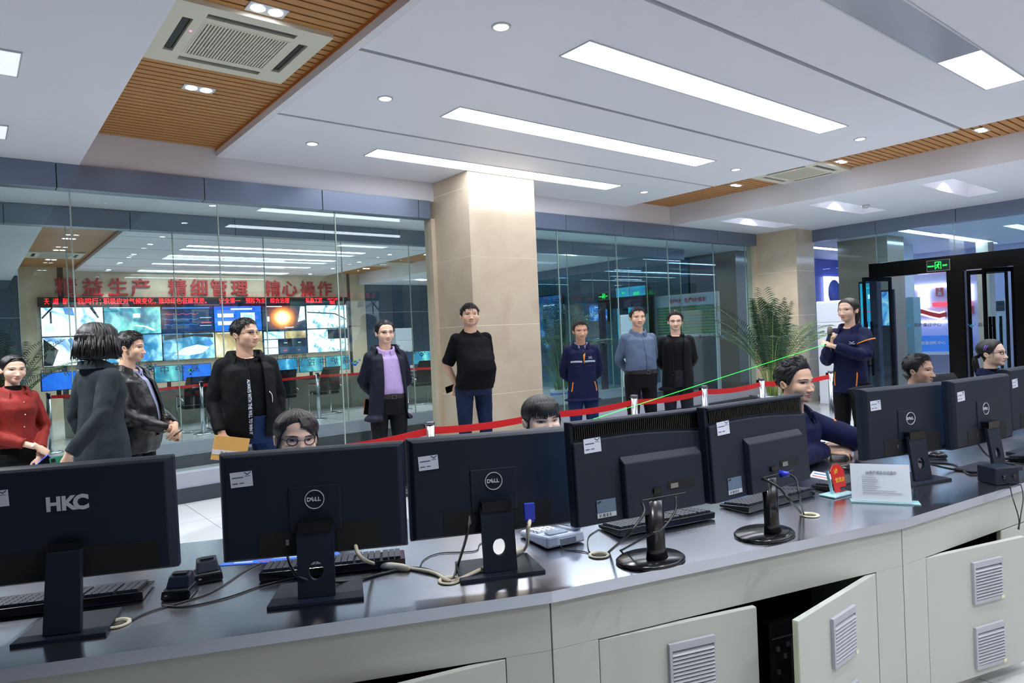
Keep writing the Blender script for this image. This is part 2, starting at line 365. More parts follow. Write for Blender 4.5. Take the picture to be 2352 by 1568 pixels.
for j, x in enumerate((.9, 3.0, 4.1, 7.2, 9.4)): downlight(x, 8.3, 3.2, 'round downlight in the corridor ceiling between the glass walls, %s' % ('at far left', 'left of the column', 'next to the column', 'right of the column', 'towards the potted palms')[j], 'corridor downlights')
def twin(x, y, label, group):
    t = thing('twin_downlight', label, 'light', (x, y, 3.50), 0, group)
    g = G(); g.box(-.115, .115, -.062, .062, -.006, 0); g.obj('frame', ALU, t, bevel=.002)
    for s in (-.053, .053): G().lathe([(.042, -.006), (.04, -.0085), (.001, -.0085)], 20, c=(s, 0, 0)).obj('lens', LAMP2, t)
    b = spot(0, 0, -.03, SPOT_W); b.parent = t
TL = ['twin downlight in the left wooden ceiling above the air conditioner', 'twin downlight in the left wooden ceiling below the air conditioner']
for j, y in enumerate((4.06, 5.585)): twin(1.49, y, TL[j], 'twin downlights in the slatted ceiling')
for j, y in enumerate((2.575, 4.1, 5.61)): twin(8.735, y, 'twin downlight in the right wooden ceiling, %s' % ('nearest the upper right corner of the picture', 'touching the right corner of the air conditioner', 'at the left end of the strip')[j], 'twin downlights in the slatted ceiling')
for x in (1.49, 8.735):
    for y in (1.0, -.6): twin(x, y, 'twin downlight out of view, %s strip, %s' % (where(x), 'nearer the doors' if y > 0 else 'nearer the video wall'), 'twin downlights in the slatted ceiling')
    for j, y in enumerate((12.4, 14.0, 15.6, 17.2)): twin(x, y, 'small twin downlight behind the glass in the %s wooden strip, %s' % (where(x), ('closest to the glass', 'second from the glass', 'third from the glass', 'closest to the far wall')[j]), 'twin downlights behind the glass')
def cassette(x, y, label, rz=0, s=.95):
    t = thing('ceiling_air_conditioner', label, 'air conditioner', (x, y, 3.50), rz, 'ceiling air conditioners')
    WH = mat('ac_ivory', (216, 212, 192), .45); h = s/2
    g = G(); a, b, c = .255, .325, .385
    for x0, x1, y0, y1 in ((-h, h, -h, -c), (-h, h, c, h), (-h, -c, -c, c), (c, h, -c, c), (-c, -b, -c, -b), (b, c, -c, -b), (-c, -b, b, c), (b, c, b, c), (-b, b, -b, -a-.012), (-b, b, a+.012, b), (-b, -a-.012, -a-.012, a+.012), (a+.012, b, -a-.012, a+.012)): g.box(x0, x1, y0, y1, -.03, 0)
    for sg in (-1, 1):
        for q0, q1 in ((-b, -.27), (.27, b)): g.box(q0, q1, min(sg*b, sg*c), max(sg*b, sg*c), -.03, 0); g.box(min(sg*b, sg*c), max(sg*b, sg*c), q0, q1, -.03, 0)
    g.obj('frame', WH, t)
    G().box(-c, c, -c, c, -.006, -.001).obj('duct', DARK_GAP, t)
    g = G(); n = 26
    for k in range(n): g.box(-a+2*a*k/n+.003, -a+2*a*(k+1)/n-.006, -a, a, -.03, -.012)
    for k in (-.12, 0, .12): g.box(-a, a, k-.003, k+.003, -.026, -.012)
    for q in ((-a-.012, -a, -a-.012, a+.012), (a, a+.012, -a-.012, a+.012), (-a, a, -a-.012, -a), (-a, a, a, a+.012)): g.box(*q, -.032, -.006)
    g.obj('grille', WH, t)
    VB = mat('louver_brown', (34, 30, 28), .3)
    for k in range(4):
        gg = G(); gg.add([(-.265, -.382, -.010), (.265, -.382, -.010), (.265, -.340, -.022), (-.265, -.340, -.022), (-.265, -.380, -.007), (.265, -.380, -.007), (.265, -.338, -.018), (-.265, -.338, -.018)], [(0, 1, 2, 3), (7, 6, 5, 4), (0, 4, 5, 1), (1, 5, 6, 2), (2, 6, 7, 3), (3, 7, 4, 0)])
        gg.xf(RZ(k*PI/2)).obj('louver', VB, t)
    G().lathe([(.008, -.03), (.008, -.033), (.001, -.033)], 10, c=(-.30, -.1, 0)).obj('indicator_lamp', mat('pink_led', (255, 120, 170), emit=4, ecol=(255, 90, 150)), t)
cassette(1.475, 4.62, 'white square ceiling air conditioner in the left wooden ceiling'); cassette(8.79, 4.69, 'white square ceiling air conditioner in the right wooden ceiling strip')
cassette(1.475, 16.3, 'white square ceiling air conditioner seen through the glass at left'); cassette(8.79, 16.0, 'white square ceiling air conditioner seen through the glass near the column')
# coffers: two spotlights and a bright inner trough each
def coffer(c, label, group, sens=False):
    t = thing('coffer_light', label, 'light', (c[0], c[2], 3.44), 0, group); w, d = c[1]-c[0], c[3]-c[2]
    for k in (.3, .72): G().lathe([(.055, 0), (.05, -.012), (.001, -.012)], 20, c=(w*k, d/2, 0)).obj('spot_lens', COVE, t)
    g = G(); g.box(.01, w-.01, .004, .03, -.03, -.0); g.obj('light_strip', COVE, t)
    b = spot(w*.5, d/2, -.05, SPOT_W*1.2, 120); b.parent = t
cl = ['square recessed ceiling light near the right edge, largest of three', 'square recessed ceiling light with a smoke detector beside it', 'square recessed ceiling light directly above the right marble column']
for c, l in zip(COFFERS[2:], cl): coffer(c, l, 'recessed coffer lights')
for c in COFFERS[:2]: coffer(c, 'recessed ceiling light out of view at right, at y %.0f' % c[2] if 0 else 'recessed ceiling light out of view, %s one' % ('farther' if c[2] < 1 else 'nearer'), 'recessed coffer lights')
for c, l in zip(COFFERS2, ('nearest to the second glass wall', 'second from the second glass wall', 'third from the second glass wall', 'fourth from the second glass wall', 'farthest from the glass')): coffer(c, 'recessed ceiling light behind the glass, '+l, 'coffer lights behind the glass')
LC = [(-1.4, .32, 4.64, 5.06), (-1.4, .32, 6.17, 6.565)]
for i, c in enumerate(LC):
    t = thing('recessed_ceiling_light', ('white square lamp at the left border of the low ceiling, larger upper one', 'white square lamp at the left border of the low ceiling, smaller lower one')[i], 'light', (c[0], c[2], 3.19), 0, 'square lamps in the left ceiling')
    w, d = c[1]-c[0], c[3]-c[2]
    g = G(); g.box(0, w, 0, .008, -.01, 0); g.box(0, w, d-.008, d, -.01, 0); g.box(0, .008, .008, d-.008, -.01, 0); g.box(w-.008, w, .008, d-.008, -.01, 0); g.obj('frame', ALU, t)
    G().box(.008, w-.008, .008, d-.008, -.006, -.001).obj('diffuser', mat('soft_lamp', (240, 242, 248), .5, emit=.75, ecol=(225, 230, 245)), t); b = spot(w/2, d/2, -.03, SPOT_W*2.5, 130); b.parent = t
t = thing('smoke_detector', 'small white smoke detector beside the middle recessed ceiling light', 'smoke detector', (10.55, 4.62, 3.19))
G().lathe([(.055, 0), (.055, -.02), (.03, -.045), (.001, -.045)], 20).obj('housing', ALU, t)
# ---------------------------------------------------------------- a point of the photograph on a known plane of the room
def ray(px, py): return rv*((px-1176)/FPX)-uv_*((py-784)/FPX)+fw
def at(px, py, x=None, y=None, z=None, dep=None):
    d = ray(px, py); t = dep if dep is not None else x/d.x if x is not None else y/d.y if y is not None else (z-CAMZ)/d.z
    return Vector((0, 0, CAMZ))+d*t
# ---------------------------------------------------------------- control desk
STEEL = bpy.data.materials.new('brushed_steel'); STEEL.use_nodes = True
def _steel(mt):
    nt = mt.node_tree; b = nt.nodes['Principled BSDF']; N = nt.nodes.new; L = nt.links.new
    b.inputs['Base Color'].default_value = lin((200, 205, 216))+(1,); b.inputs['Metallic'].default_value = 1; b.inputs['Anisotropic'].default_value = .5
    tc = N('ShaderNodeTexCoord'); mp = N('ShaderNodeMapping'); mp.inputs['Scale'].default_value = (3, 260, 1); L(tc.outputs['Object'], mp.inputs[0])
    n = N('ShaderNodeTexNoise'); n.inputs['Scale'].default_value = 2; n.inputs['Detail'].default_value = 3; L(mp.outputs[0], n.inputs[0])
    r = N('ShaderNodeMapRange'); r.inputs[3].default_value = .17; r.inputs[4].default_value = .25; L(n.outputs[0], r.inputs[0]); L(r.outputs[0], b.inputs['Roughness'])
    bp = N('ShaderNodeBump'); bp.inputs['Strength'].default_value = .012; bp.inputs['Distance'].default_value = .001; L(n.outputs[0], bp.inputs['Height']); L(bp.outputs[0], b.inputs['Normal'])
_steel(STEEL)
CAB = mat('cabinet_grey', (186, 190, 182), .5, var=.015, vscale=2)
CABY = mat('door_edge_cream', (208, 212, 180), .5)
VENT = mat('vent_grey', (176, 178, 186), .45)
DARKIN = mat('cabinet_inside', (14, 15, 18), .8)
BLK = mat('black_plastic', (24, 33, 48), .5, spec=.3, bump=.05, bscale=900)
BLK2 = mat('black_gloss_plastic', (18, 19, 23), .2)
CREAM = mat('cream_plastic', (220, 214, 190), .45)
WHITE = mat('white_plastic', (222, 224, 228), .4)
DV = [(-1.25, 2.88), (-.025, 2.096), (1.299, 1.492), (2.696, 1.085), (4.13, .875), (5.58, .875), (7.014, 1.085), (8.411, 1.492)]
def frame_of(i):
    a, b = Vector(DV[i]), Vector(DV[i+1]); t = (b-a); L_ = t.length; return a, math.atan2(t.y, t.x), L_
def on_desk(px, py, z=.75): p = at(px, py, z=z); return p
def worktop(i, label, group):
    a, ang, L_ = frame_of(i)
    def bis(j):      # direction of the mitred joint at vertex j, in local coordinates
        if j <= 0 or j >= len(DV)-1: return 0.
        return (frame_of(j)[1]-frame_of(j-1)[1])/2
    d = .98; e0 = math.tan(bis(i)); e1 = math.tan(bis(i+1))
    P = lambda y: ((0+y*e0*1 if 0 else y*e0)+.0001, L_-y*e1-.0001)
    g = G(); x0a, x1a = P(0); x0b, x1b = P(d)
    g.prism([(x0a, 0), (x1a, 0), (x1b, d), (x0b, d)], .716, .75)
    o = g.obj('worktop', STEEL, None, (a.x, a.y, 0), ang); tag(o, label, 'desk top', group)
    return o
def cabinet(i, label, doors, group='grey desk cabinets'):
    a, ang, L_ = frame_of(i); t = thing('desk_cabinet', label, 'cabinet', (a.x, a.y, 0), ang, group)
    D = .42; u0, u1, zt, zb = .155, L_-.14, .573, .05
    g = G(); y0 = .012
    g.box(.003, L_-.003, y0, y0+.02, zt, .714); g.box(.003, u0, y0, y0+.02, 0, zt); g.box(u1, L_-.003, y0, y0+.02, 0, zt); g.box(u0, u1, y0, y0+.02, 0, zb)
    g.box(.037, .052, y0+.02, D, 0, .714); g.box(L_-.052, L_-.037, y0+.02, D, 0, .714)
    g.obj('carcass', CAB, t, bevel=.0015)
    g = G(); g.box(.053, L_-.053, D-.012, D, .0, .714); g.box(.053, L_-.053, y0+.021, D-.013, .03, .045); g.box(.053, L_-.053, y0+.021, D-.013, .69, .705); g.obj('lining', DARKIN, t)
    w = (u1-u0)/2-.004
    for side, opening, vents in doors:
        dt = G(); s = 1 if side == 'left' else -1
        g = G(); g.box(0, s*w, 0, .02, zb+.004, zt-.004, 0)
        d = g.obj('door', CAB, t, (u0+.002 if s > 0 else u1-.002, y0, 0), -s*opening, bevel=.002)
        G().box(s*w, s*(w+.0015), .002, .018, zb+.008, zt-.008).obj('edge_strip', CABY, d)
        for (uc, zc) in vents:
            h = G(); hw, hh = .085, .083
            h.box(uc-hw, uc+hw, -.012, -.0005, zc-hh, zc-hh+.014); h.box(uc-hw, uc+hw, -.012, -.0005, zc+hh-.022, zc+hh); h.box(uc-hw, uc-hw+.01, -.012, -.0005, zc-hh+.014, zc+hh-.022); h.box(uc+hw-.006, uc+hw, -.010, -.0005, zc-hh+.014, zc+hh-.022)
            n = 10
            for k in range(n):
                z = zc-hh+.018+k*(2*hh-.044)/n
                h.add([(uc-hw+.01, -.014, z), (uc+hw-.006, -.014, z), (uc+hw-.006, -.002, z+.011), (uc-hw+.01, -.002, z+.011), (uc-hw+.01, -.012, z-.002), (uc+hw-.006, -.012, z-.002), (uc+hw-.006, -.001, z+.008), (uc-hw+.01, -.001, z+.008)], [(0, 1, 2, 3), (7, 6, 5, 4), (0, 4, 5, 1), (1, 5, 6, 2), (2, 6, 7, 3), (3, 7, 4, 0)])
            h.box(uc-hw+.011, uc+hw-.007, -.002, -.0004, zc-hh+.015, zc+hh-.023, 1)
            v = h.obj('vent_grille', [VENT, DARKIN], d)
            G().box(uc+hw-.018, uc+hw, -.0145, -.0122, zc-hh+.001, zc-hh+.013).obj('tag', mat('pale_tag', (226, 222, 186), .6), v)
    return t
GW = 'steel worktop sections'
WT = ['brushed steel desk top section at far left, mostly out of view', 'brushed steel desk top section under the leftmost two monitors', 'brushed steel desk top section in the middle, under the curved-back monitors', 'brushed steel desk top section at right with the white notice on it', 'brushed steel desk top section beyond the black box at right edge', 'brushed steel desk top section in front of the woman with hair clip', 'brushed steel desk top section hidden at far right']
for i in range(7): worktop(i, WT[i], GW)
def door_angle(i, side, px, py):
    a, ang, L_ = frame_of(i); p = at(px, py, z=.569); q = (RZ(-ang) @ (p-Vector((a.x, a.y, 0))))
    hx = .157 if side == 'left' else L_-.142
    return math.atan2(.012-q.y, abs(q.x-hx))
cabinet(1, 'grey steel desk cabinet at lower left, door ajar at the bottom edge', [('left', 0, []), ('right', .16, [(-.3, .3)])])
cabinet(2, 'grey steel desk cabinet in the middle with its right door swung open', [('left', .05, [(.32, .43), (.32, .17)]), ('right', door_angle(2, 'right', 1834, 1426), [(-.28, .43), (-.28, .17)])])
cabinet(3, 'grey steel desk cabinet at right, left door ajar with two vents', [('left', door_angle(3, 'left', 2352, 1232), [(.33, .43), (.33, .09+.08)]), ('right', 0, [])])
cabinet(0, 'grey steel desk cabinet out of view at left', [('left', 0, []), ('right', 0, [])]); cabinet(4, 'grey steel desk cabinet out of view at right', [('left', 0, []), ('right', 0, [])])
cabinet(5, 'grey steel desk cabinet out of view behind the right one', [('left', 0, []), ('right', 0, [])]); cabinet(6, 'grey steel desk cabinet out of view at far right', [('left', 0, []), ('right', 0, [])])
# computer in the open cabinet
a, ang, L_ = frame_of(2); fr = TR(a.x, a.y, 0) @ RZ(ang)
p = fr @ Vector((.86, .07, .05))
t = thing('computer_tower', 'black computer tower inside the open middle cabinet', 'computer', p, ang)
g = G(); g.box(0, .19, 0, .3, 0, .40); g.obj('case', BLK2, t, bevel=.003)
g = G()
for k in range(12): g.box(.095+k*.0068, .099+k*.0068, -.003, -.0005, .18, .34)
g.obj('slot_covers', mat('slot_metal_light', (110, 118, 124), .3, metal=.8), t)
g = G()
for z in (.17, .345): g.box(.01, .18, -.003, -.0005, z, z+.003)
for x, z in ((.03, .3), (.06, .27), (.03, .22), (.075, .31)): g.box(x, x+.012, -.004, -.0005, z, z+.016)
g.obj('ports', mat('port_metal', (150, 156, 160), .3, metal=.9), t)
G().box(.06, .066, -.004, -.0005, .155, .161).obj('indicator_lamp', mat('red_led', (255, 40, 20), emit=6), t)
VB_ = mat('vga_blue', (40, 60, 190), .4)
t2 = thing('vga_cable', 'blue plugged grey cable hanging from the computer in the cabinet', 'cable', p, ang)
g = G(); g.box(.05, .105, -.045, -.006, .095, .125); g.obj('plug', VB_, t2, bevel=.004)
G().tube([(.085, -.04, .11), (.10, -.07, .09), (.105, -.075, .03), (.10, -.06, .004)], .004).obj('cord', mat('grey_cable', (120, 116, 112), .5), t2)
g = G().tube([(.02, -.002, .13), (.03, -.04, .10), (.04, -.05, .03), (.05, -.03, .004)], .004); tag(g.obj('power_cord', BLK2, None, p, ang), 'black power cord inside the open middle cabinet', 'cable')
# ---------------------------------------------------------------- monitors
def label_g(w=.062, h=.044):
    g = G(); g.box(-w/2, w/2, -.0012, 0, -h/2, h/2, 0)
    for z, x0, x1 in ((.006, -.42, .1), (-.011, -.42, -.18), (-.011, -.1, .1)): g.box(x0*w, x1*w, -.0016, -.0013, z-.0014, z+.0014, 1)
    g.box(.17*w, .42*w, -.0016, -.0013, .008, .0095, 1)
    l = G()
    for s in (-1, 1): l.prism([(s*.0085, .0), (s*.0105, -.0015), (0, -.0095), (0, -.006)], -.0017, -.0013, 1, 'y')
    g.join(l, TR(.3*w, 0, .021))
    return g
LABW = mat('asset_label_white', (214, 220, 236), .5); LABI = mat('label_ink', (70, 78, 120), .6)
def sticker(par, x, y, z, rz=0, n='asset_label', M=None):
    g = label_g(); g.xf((M or Matrix.Identity(4)) @ TR(x, y, z) @ Matrix.Rotation(rz, 4, 'Y')); return g.obj(n, [LABW, LABI], par)
SILV = mat('logo_silver', (214, 220, 230), .35, metal=.2)
SCREEN = mat('screen_glow', (120, 160, 210), .3, emit=.7, ecol=(120, 165, 225))
PX = lambda: None
def dell_logo():
    g = G(); R, r = .0285, .0262
    n = 40
    g.loft([[(a*math.cos(2*PI*k/n), b, a*math.sin(2*PI*k/n)) for k in range(n)] for a, b in ((R, 0), (R, -.0025), (r, -.0025), (r, 0))], 0, False, False)
    x = -.0165
    for ch, w, rot in (('D', .0115, 0), ('E', .0100, .55), ('L', .0085, 0), ('L', .0085, 0)):
        g.join(text_g(ch, .0165, .002, .0006), TR(x, -.0015, 0) @ Matrix.Rotation(-rot, 4, 'Y')); x += w
    return g
def base_monitor(label, loc, yaw, kind, zc, tilt=0):
    t = thing('monitor', label, 'monitor', (loc[0], loc[1], .75), yaw, 'monitors on the control desk')
    z = zc-.75; w, h = .27, .161; T = TR(0, 0, z) @ Matrix.Rotation(tilt, 4, 'X')
    g = G()
    def rr(k, y, hh=h, zo=0): return [(-w*k, y, -hh*k+zo), (w*k, y, -hh*k+zo), (w*k, y, hh*k+zo), (-w*k, y, hh*k+zo)]
    if kind == 'oval':
        # the wavy back: a recessed vented band at the top, a raised middle box
        N = 24
        def prof(y0, dz): return [(-w+2*w*k/N, y0, h-.055+.018*math.cos((k/N-.35)*2.6)-.02+dz) for k in range(N+1)]
        g.box(-w, w, .0, .034, -h, h)
        up = [(-w+.004, -.012, h-.004), (w-.004, -.012, h-.004)]
        ring = [(p[0], -.016, p[2]) for p in prof(0, 0)]
        g.prism([(-w+.003, -h+.003)]+[(w-.003, -h+.003)]+[(p[0]*.988, p[2]) for p in ring[::-1]], -.014, -.0005, 0, 'y')
        g.prism([(-w+.003, h-.002), (-w+.003, h-.012), (w-.003, h-.012), (w-.003, h-.002)], -.014, -.0005, 0, 'y')
        b = [(-.105, -.157), (.215, -.157), (.215, .04), (-.105, .04)]
        g.loft([[(x, -.014, zz) for x, zz in b], [(x*.97+.001, -.036, zz*.97-(0 if zz < 0 else .022)) for x, zz in b]], 0, False)
        body = g.xf(T).obj('housing', BLK, t, bevel=.004)
        v = G()
        for k in range(64):
            x = -w+.016+k*(2*w-.032)/64; top = h-.016; bot = h-.052+.018*math.cos(((x+w)/(2*w)-.35)*2.6)-.014
            if top-bot > .004: v.box(x, x+.0035, -.006, -.0005, bot, top)
        v.xf(T).obj('vent_slots', BLK2, t)
        s = G(); s.box(-.165-.035, -.165+.035, -.0165, -.0145, -.125, -.085, 0); s.box(-.2, -.13, -.0165, -.0145, -.1255, -.1395, 1)
        for k, ww in enumerate((.004, .002, .006, .003, .005, .002, .004)): s.box(-.192+k*.0065, -.192+k*.0065+ww*.7, -.0170, -.0166, -.128, -.137, 2)
        s.prism([(-.198, -.09), (-.184, -.087), (-.183, -.092), (-.196, -.095)], -.0170, -.0166, 2, 'y')
        for k in range(4): s.box(-.182, -.145+.004*k, -.0170, -.0166, -.104-.005*k, -.103-.005*k, 3)
        s.lathe([(.0045, 0), (.0001, .0)], 12, 2, c=(-.142, 0, 0)) if False else None
        s.xf(T).obj('rating_label', [mat('label_bluegrey', (92, 112, 136), .5), mat('label_silver', (186, 194, 204), .5), mat('label_black', (26, 30, 36), .5), mat('label_faint', (112, 132, 154), .5)], t)
        c = G(); c.box(.06, .17, -.0375, -.0362, -.085, -.058, 1); c.box(.07, .10, -.0395, -.0377, -.081, -.066, 0); c.box(-.045, .13, -.0375, -.0362, -.103, -.1015, 0); c.box(.0, .03, -.044, -.0362, -.088, -.072, 2)
        c.xf(T).obj('ports', [mat('port_metal', (150, 156, 160)), DARKIN, BLK2], t)
        g = G(); g.tube([(.01, -.03, z-.11), (.01, -.032, .05), (.01, -.035, .012)], [.036, .034, .042], 20, flat=.55); g.obj('stand_neck', BLK2, t)
        G().lathe([(.118, 0), (.12, .006), (.112, .012), (.03, .02), (.001, .02)], 48).xf(Matrix.Diagonal((1, .78, 1, 1))).xf(TR(.01, -.0, .0005)).obj('stand_base', BLK2, t)
        G().box(-w+.012, w-.012, .0343, .0352, -h+.018, h-.012).xf(T).obj('screen', SCREEN, t)
        sticker(t, -.2, -.0145, .085, -.03, M=T)
    else:
        rings = [rr(1, .038), rr(1, .012), rr(.975, -.002), rr(.93, -.012)]
        g.loft(rings, 0, False)
        if kind == 'dell':
            g.box(-.075, .075, -.016, -.011, -.085, .05)
        body = g.xf(T).obj('housing', BLK, t, bevel=.003)
        g = G(); g.box(-.2, .2, -.0055, -.0035, h-.026, h-.0215); g.xf(TR(0, -.0028, 0)).xf(T).obj('top_groove', BLK2, t)
        c = G()
        if kind == 'dell':
            c.box(-.165, -.06, -.0135, -.0122, -.15, -.075, 0); c.box(-.088, -.079, -.0145, -.0137, -.12, -.103, 1); G().box(.06, .19, -.0135, -.0122, -.15, -.065, 0).xf(T).obj('port_recess', DARKIN, t)
        else: c.box(-.235, .225, -.0135, -.0122, -.15, -.07, 0); c.box(-.235, -.22, -.0145, -.0137, -.155+.02, -.155+.025, 1)
        c.xf(T).obj('port_recess', [DARKIN, mat('port_metal', (150, 156, 160))], t)
        G().box(-w+.01, w-.01, .0385, .0392, -h+.018, h-.01).xf(T).obj('screen', SCREEN, t)
        nw = .053 if kind == 'dell' else .042; zt = z-.068
        if kind == 'dell':
            g = G(); n = 28; R = .024; zc_ = .085; hole = [(R*.86*math.cos(2*PI*k/n), zc_+R*1.1*math.sin(2*PI*k/n)) for k in range(n)]
            def outer(k):
                a = 2*PI*k/n; c_, s_ = math.cos(a), math.sin(a); sx = nw/abs(c_) if abs(c_) > 1e-6 else 9; sz = ((zt-zc_) if s_ > 0 else (zc_-.012))/abs(s_) if abs(s_) > 1e-6 else 9
                q = min(sx, sz); return (q*c_, zc_+q*s_)
            out = [outer(k) for k in range(n)]
            for cx_, cz_ in ((nw, zt), (-nw, zt), (-nw, .012), (nw, .012)):
                j = min(range(n), key=lambda k: (out[k][0]-cx_)**2+(out[k][1]-cz_)**2); out[j] = (cx_, cz_)
            def yo(zz): return -.045-.03*(1-zz/zt)
            v = []
            for q, th in ((out, 0), (hole, 0), (hole, .014), (out, .014)): v.append([(x, yo(zz)+th, zz) for x, zz in q])
            v.append(v[0]); g.loft(v, 0, False, False); g.obj('stand_neck', BLK, t)
            G().box(-nw*.9, nw*.9, -.05, -.0165, zt-.012, zt+.02).obj('stand_bracket', BLK2, t)
        else:
            g = G(); g.loft([[(-nw-.003, y, .012), (nw+.003, y, .012), (nw+.003, y+.02, .012), (-nw-.003, y+.02, .012)] if zz == 0 else [(-nw, y, zt), (nw, y, zt), (nw, y+.02, zt), (-nw, y+.02, zt)] for y, zz in ((-.085, 0), (-.045, 1))], 0, False); g.obj('stand_neck', BLK, t, bevel=.002)
            G().box(-nw*.9, nw*.9, -.04, -.0165, zt-.012, zt+.02).obj('stand_bracket', BLK2, t)
        bw = .135 if kind == 'dell' else .112
        g = G(); g.loft([[(-bw, -.105, .0), (bw, -.105, .0), (bw-.012, .075, .0), (-bw+.012, .075, 0)], [(-bw, -.105, .010), (bw, -.105, .010), (bw-.012, .075, .012), (-bw+.012, .075, .012)]], 0, False); g.obj('stand_base', BLK, t, bevel=.0015)
        if kind == 'dell': dell_logo().xf(T @ TR(0, -.0165, .01)).obj('logo', SILV, t); sticker(t, -.205, -.0125, .085, -.05, M=T)
        else:
            L_ = G(); L_.join(text_g('HK', .052, .002, .0022), TR(-.012, 0, 0)); L_.join(text_g('C', .054, .002, .0026), TR(.0375, 0, 0)); L_.xf(T @ TR(0, -.0130, .055)).obj('logo', SILV, t); sticker(t, -.165, -.0125, .085, -.03, M=T)
    return t
def MON(kind, x, y, z, yaw, tilt, label): return base_monitor(label, (x, y), math.radians(yaw), kind, z, math.radians(tilt))
MON('hkc', .204, 2.243, 1.037, -24.9, 2, 'black monitor at lower left edge with three pale block letters on its back')
m1 = MON('dell', .805, 1.987, 1.024, -28.5, -1, 'black monitor in front of the woman in round glasses, round logo on back')
def place(x, y, z, yaw, label):
    c = dup(m1, (x, y, .75), math.radians(yaw), label)
    for ch in c.children:
        if z != 1.024 and ch.name.split('.')[0] not in ('stand_base',): ch.location.z += z-1.024 if ch.name.split('.')[0] not in ('stand_neck',) else 0
    return c
place(1.311, 1.77, 1.024, -24.9, 'black monitor in front of the woman with fringe, round logo on back')
place(3.377, 1.329, 1.024, -18.0, 'black monitor right of the seated man with clasped hands')
place(3.812, 1.163, 1.034, -8.8, 'black monitor directly behind the black box, near right edge')
place(4.40, 1.12, 1.05, -6, 'black monitor cut off by the right edge of the picture')
MON('oval', 1.694, 1.463, 1.062, -12.6, -3, 'black monitor with vented wavy back, left one of two on oval stands')
MON('oval', 2.176, 1.348, 1.069, -5.0, -3, 'black monitor with vented wavy back, right one of two on oval stands')
# ---------------------------------------------------------------- small things on the desk
KEYM = mat('key_black', (40, 44, 52), .45)
def keyboard(px, py, yaw, label, L_=.44, keep=None):
    p = on_desk(px, py); t = thing('keyboard', label, 'keyboard', (p.x, p.y, .75), yaw, 'black keyboards')
    g = G(); h = L_/2
    g.loft([[(-h, -.07, .003), (h, -.07, .003), (h, .07, .003), (-h, .07, .003)], [(-h, -.075, .03), (h, -.075, .03), (h, .075, .014), (-h, .075, .014)]], 0, False); g.box(-h+.03, -h+.06, -.066, -.05, 0, .006); g.box(h-.06, h-.03, -.066, -.05, 0, .006); g.box(-h+.02, h-.02, .05, .065, 0, .006)
    g.obj('case', BLK2, t, bevel=.004)
    k = G()
    for r in range(6):
        y = -.062+r*.0205; z = .03-(y+.075)*.1067; n = 21; x = -h+.012
        for c in range(n):
            if c in (14, 18) and r < 99: x += .006
            wd = (2*h-.036)/n
            if not (r == 5 and 4 < c < 9): k.box(x, x+wd-.003, y, y+.0165, z-.002, z+.008)
            elif r == 5 and c == 5: k.box(x, x+4*wd-.003, y, y+.0165, z-.002, z+.008)
            x += wd
    k.obj('keys', KEYM, t); return t
keyboard(150, 1385, math.radians(-24), 'black keyboard under the lower left monitor', .46)
keyboard(770, 1303, math.radians(-28), 'black keyboard beneath the monitor of the woman in round glasses', .46)
keyboard(1510, 1203, math.radians(-14), 'black keyboard under the left wavy-backed monitor', .44)
keyboard(1765, 1152, math.radians(-6), 'black keyboard under the right wavy-backed monitor', .44)
keyboard(1960, 1112, math.radians(-8), 'black keyboard partly hidden by the red party plaque', .40)
keyboard(2385, 1048, math.radians(-4), 'black keyboard cut by the right edge of the picture', .44)
GRM = mat('grommet_cream', (216, 210, 182), .5)
for (px, py), l in zip(((269, 1433), (1032, 1334), (1376, 1276), (1860, 1184)), ('beside the base of the lower left monitor', 'between the two monitors with round logos', 'left of the left oval stand', 'right of the right oval stand')):
    p = on_desk(px, py); t = thing('cable_grommet', 'cream cable grommet '+l, 'grommet', (p.x, p.y, .75), 0, 'cable grommets')
    G().lathe([(.024, .0005), (.036, .0005), (.036, .004), (.033, .006), (.028, .006), (.026, .003), (.024, .0005)], 32, cap=False).obj('ring', GRM, t)
    G().lathe([(.0245, .0006), (.001, .0008)], 24).obj('hole', mat('hole_dark', (60, 56, 44), .8), t)
def cable(pts, r, label, m, name='cable', z=None):
    P = [Vector(p) for p in pts]; Q = []
    for i in range(len(P)-1):      # Catmull-Rom
        a, b, c, d = P[max(i-1, 0)], P[i], P[i+1], P[min(i+2, len(P)-1)]
        for k in range(6):
            s = k/6; Q.append(.5*((2*b)+(c-a)*s+(2*a-5*b+4*c-d)*s*s+(3*b-a-3*c+d)*s**3))
    Q.append(P[-1]); return G().tube(Q, r, 8).obj(name, m)
BC = mat('black_cable', (22, 23, 26), .45); CC = mat('cream_cable', (214, 204, 182), .45)
def dk(px, py, h=.0): p = at(px, py, z=.75+h); return (p.x, p.y, .75+h)
def vga(px, py, dep, path, label):
    """blue plug behind a monitor, cream cord with a ferrite bead"""
    p0 = at(px, py, dep=dep); t = thing('vga_cable', label, 'cable', p0, math.radians(-26), 'cream screen cables')
    g = G(); g.box(-.017, .017, -.006, .008, -.018, .034); g.box(-.014, .014, -.0055, .0075, -.026, -.018); g.obj('plug', VB_, t, bevel=.003)
    M = (TR(*p0) @ RZ(math.radians(-26))).inverted(); pts = [M @ Vector(q) for q in [(p0.x, p0.y, p0.z-.02)]+path]
    o = cable(pts, .0062, '', CC, 'cord'); o.parent = t
    i = 2; a, b = pts[i], pts[i+1]; G().tube([a, a+(b-a)*.12, a+(b-a)*.5, a+(b-a)*.62], [.008, .013, .013, .008], 10).obj('ferrite_bead', CC, t)
vga(815, 1235, 2.075, [tuple(at(828, 1278, dep=2.03)), dk(868, 1296, .012), dk(985, 1312, .007), dk(1022, 1330, .004), dk(1035, 1334, -.0)], 'cream cable with blue plug behind the monitor of the woman in glasses')
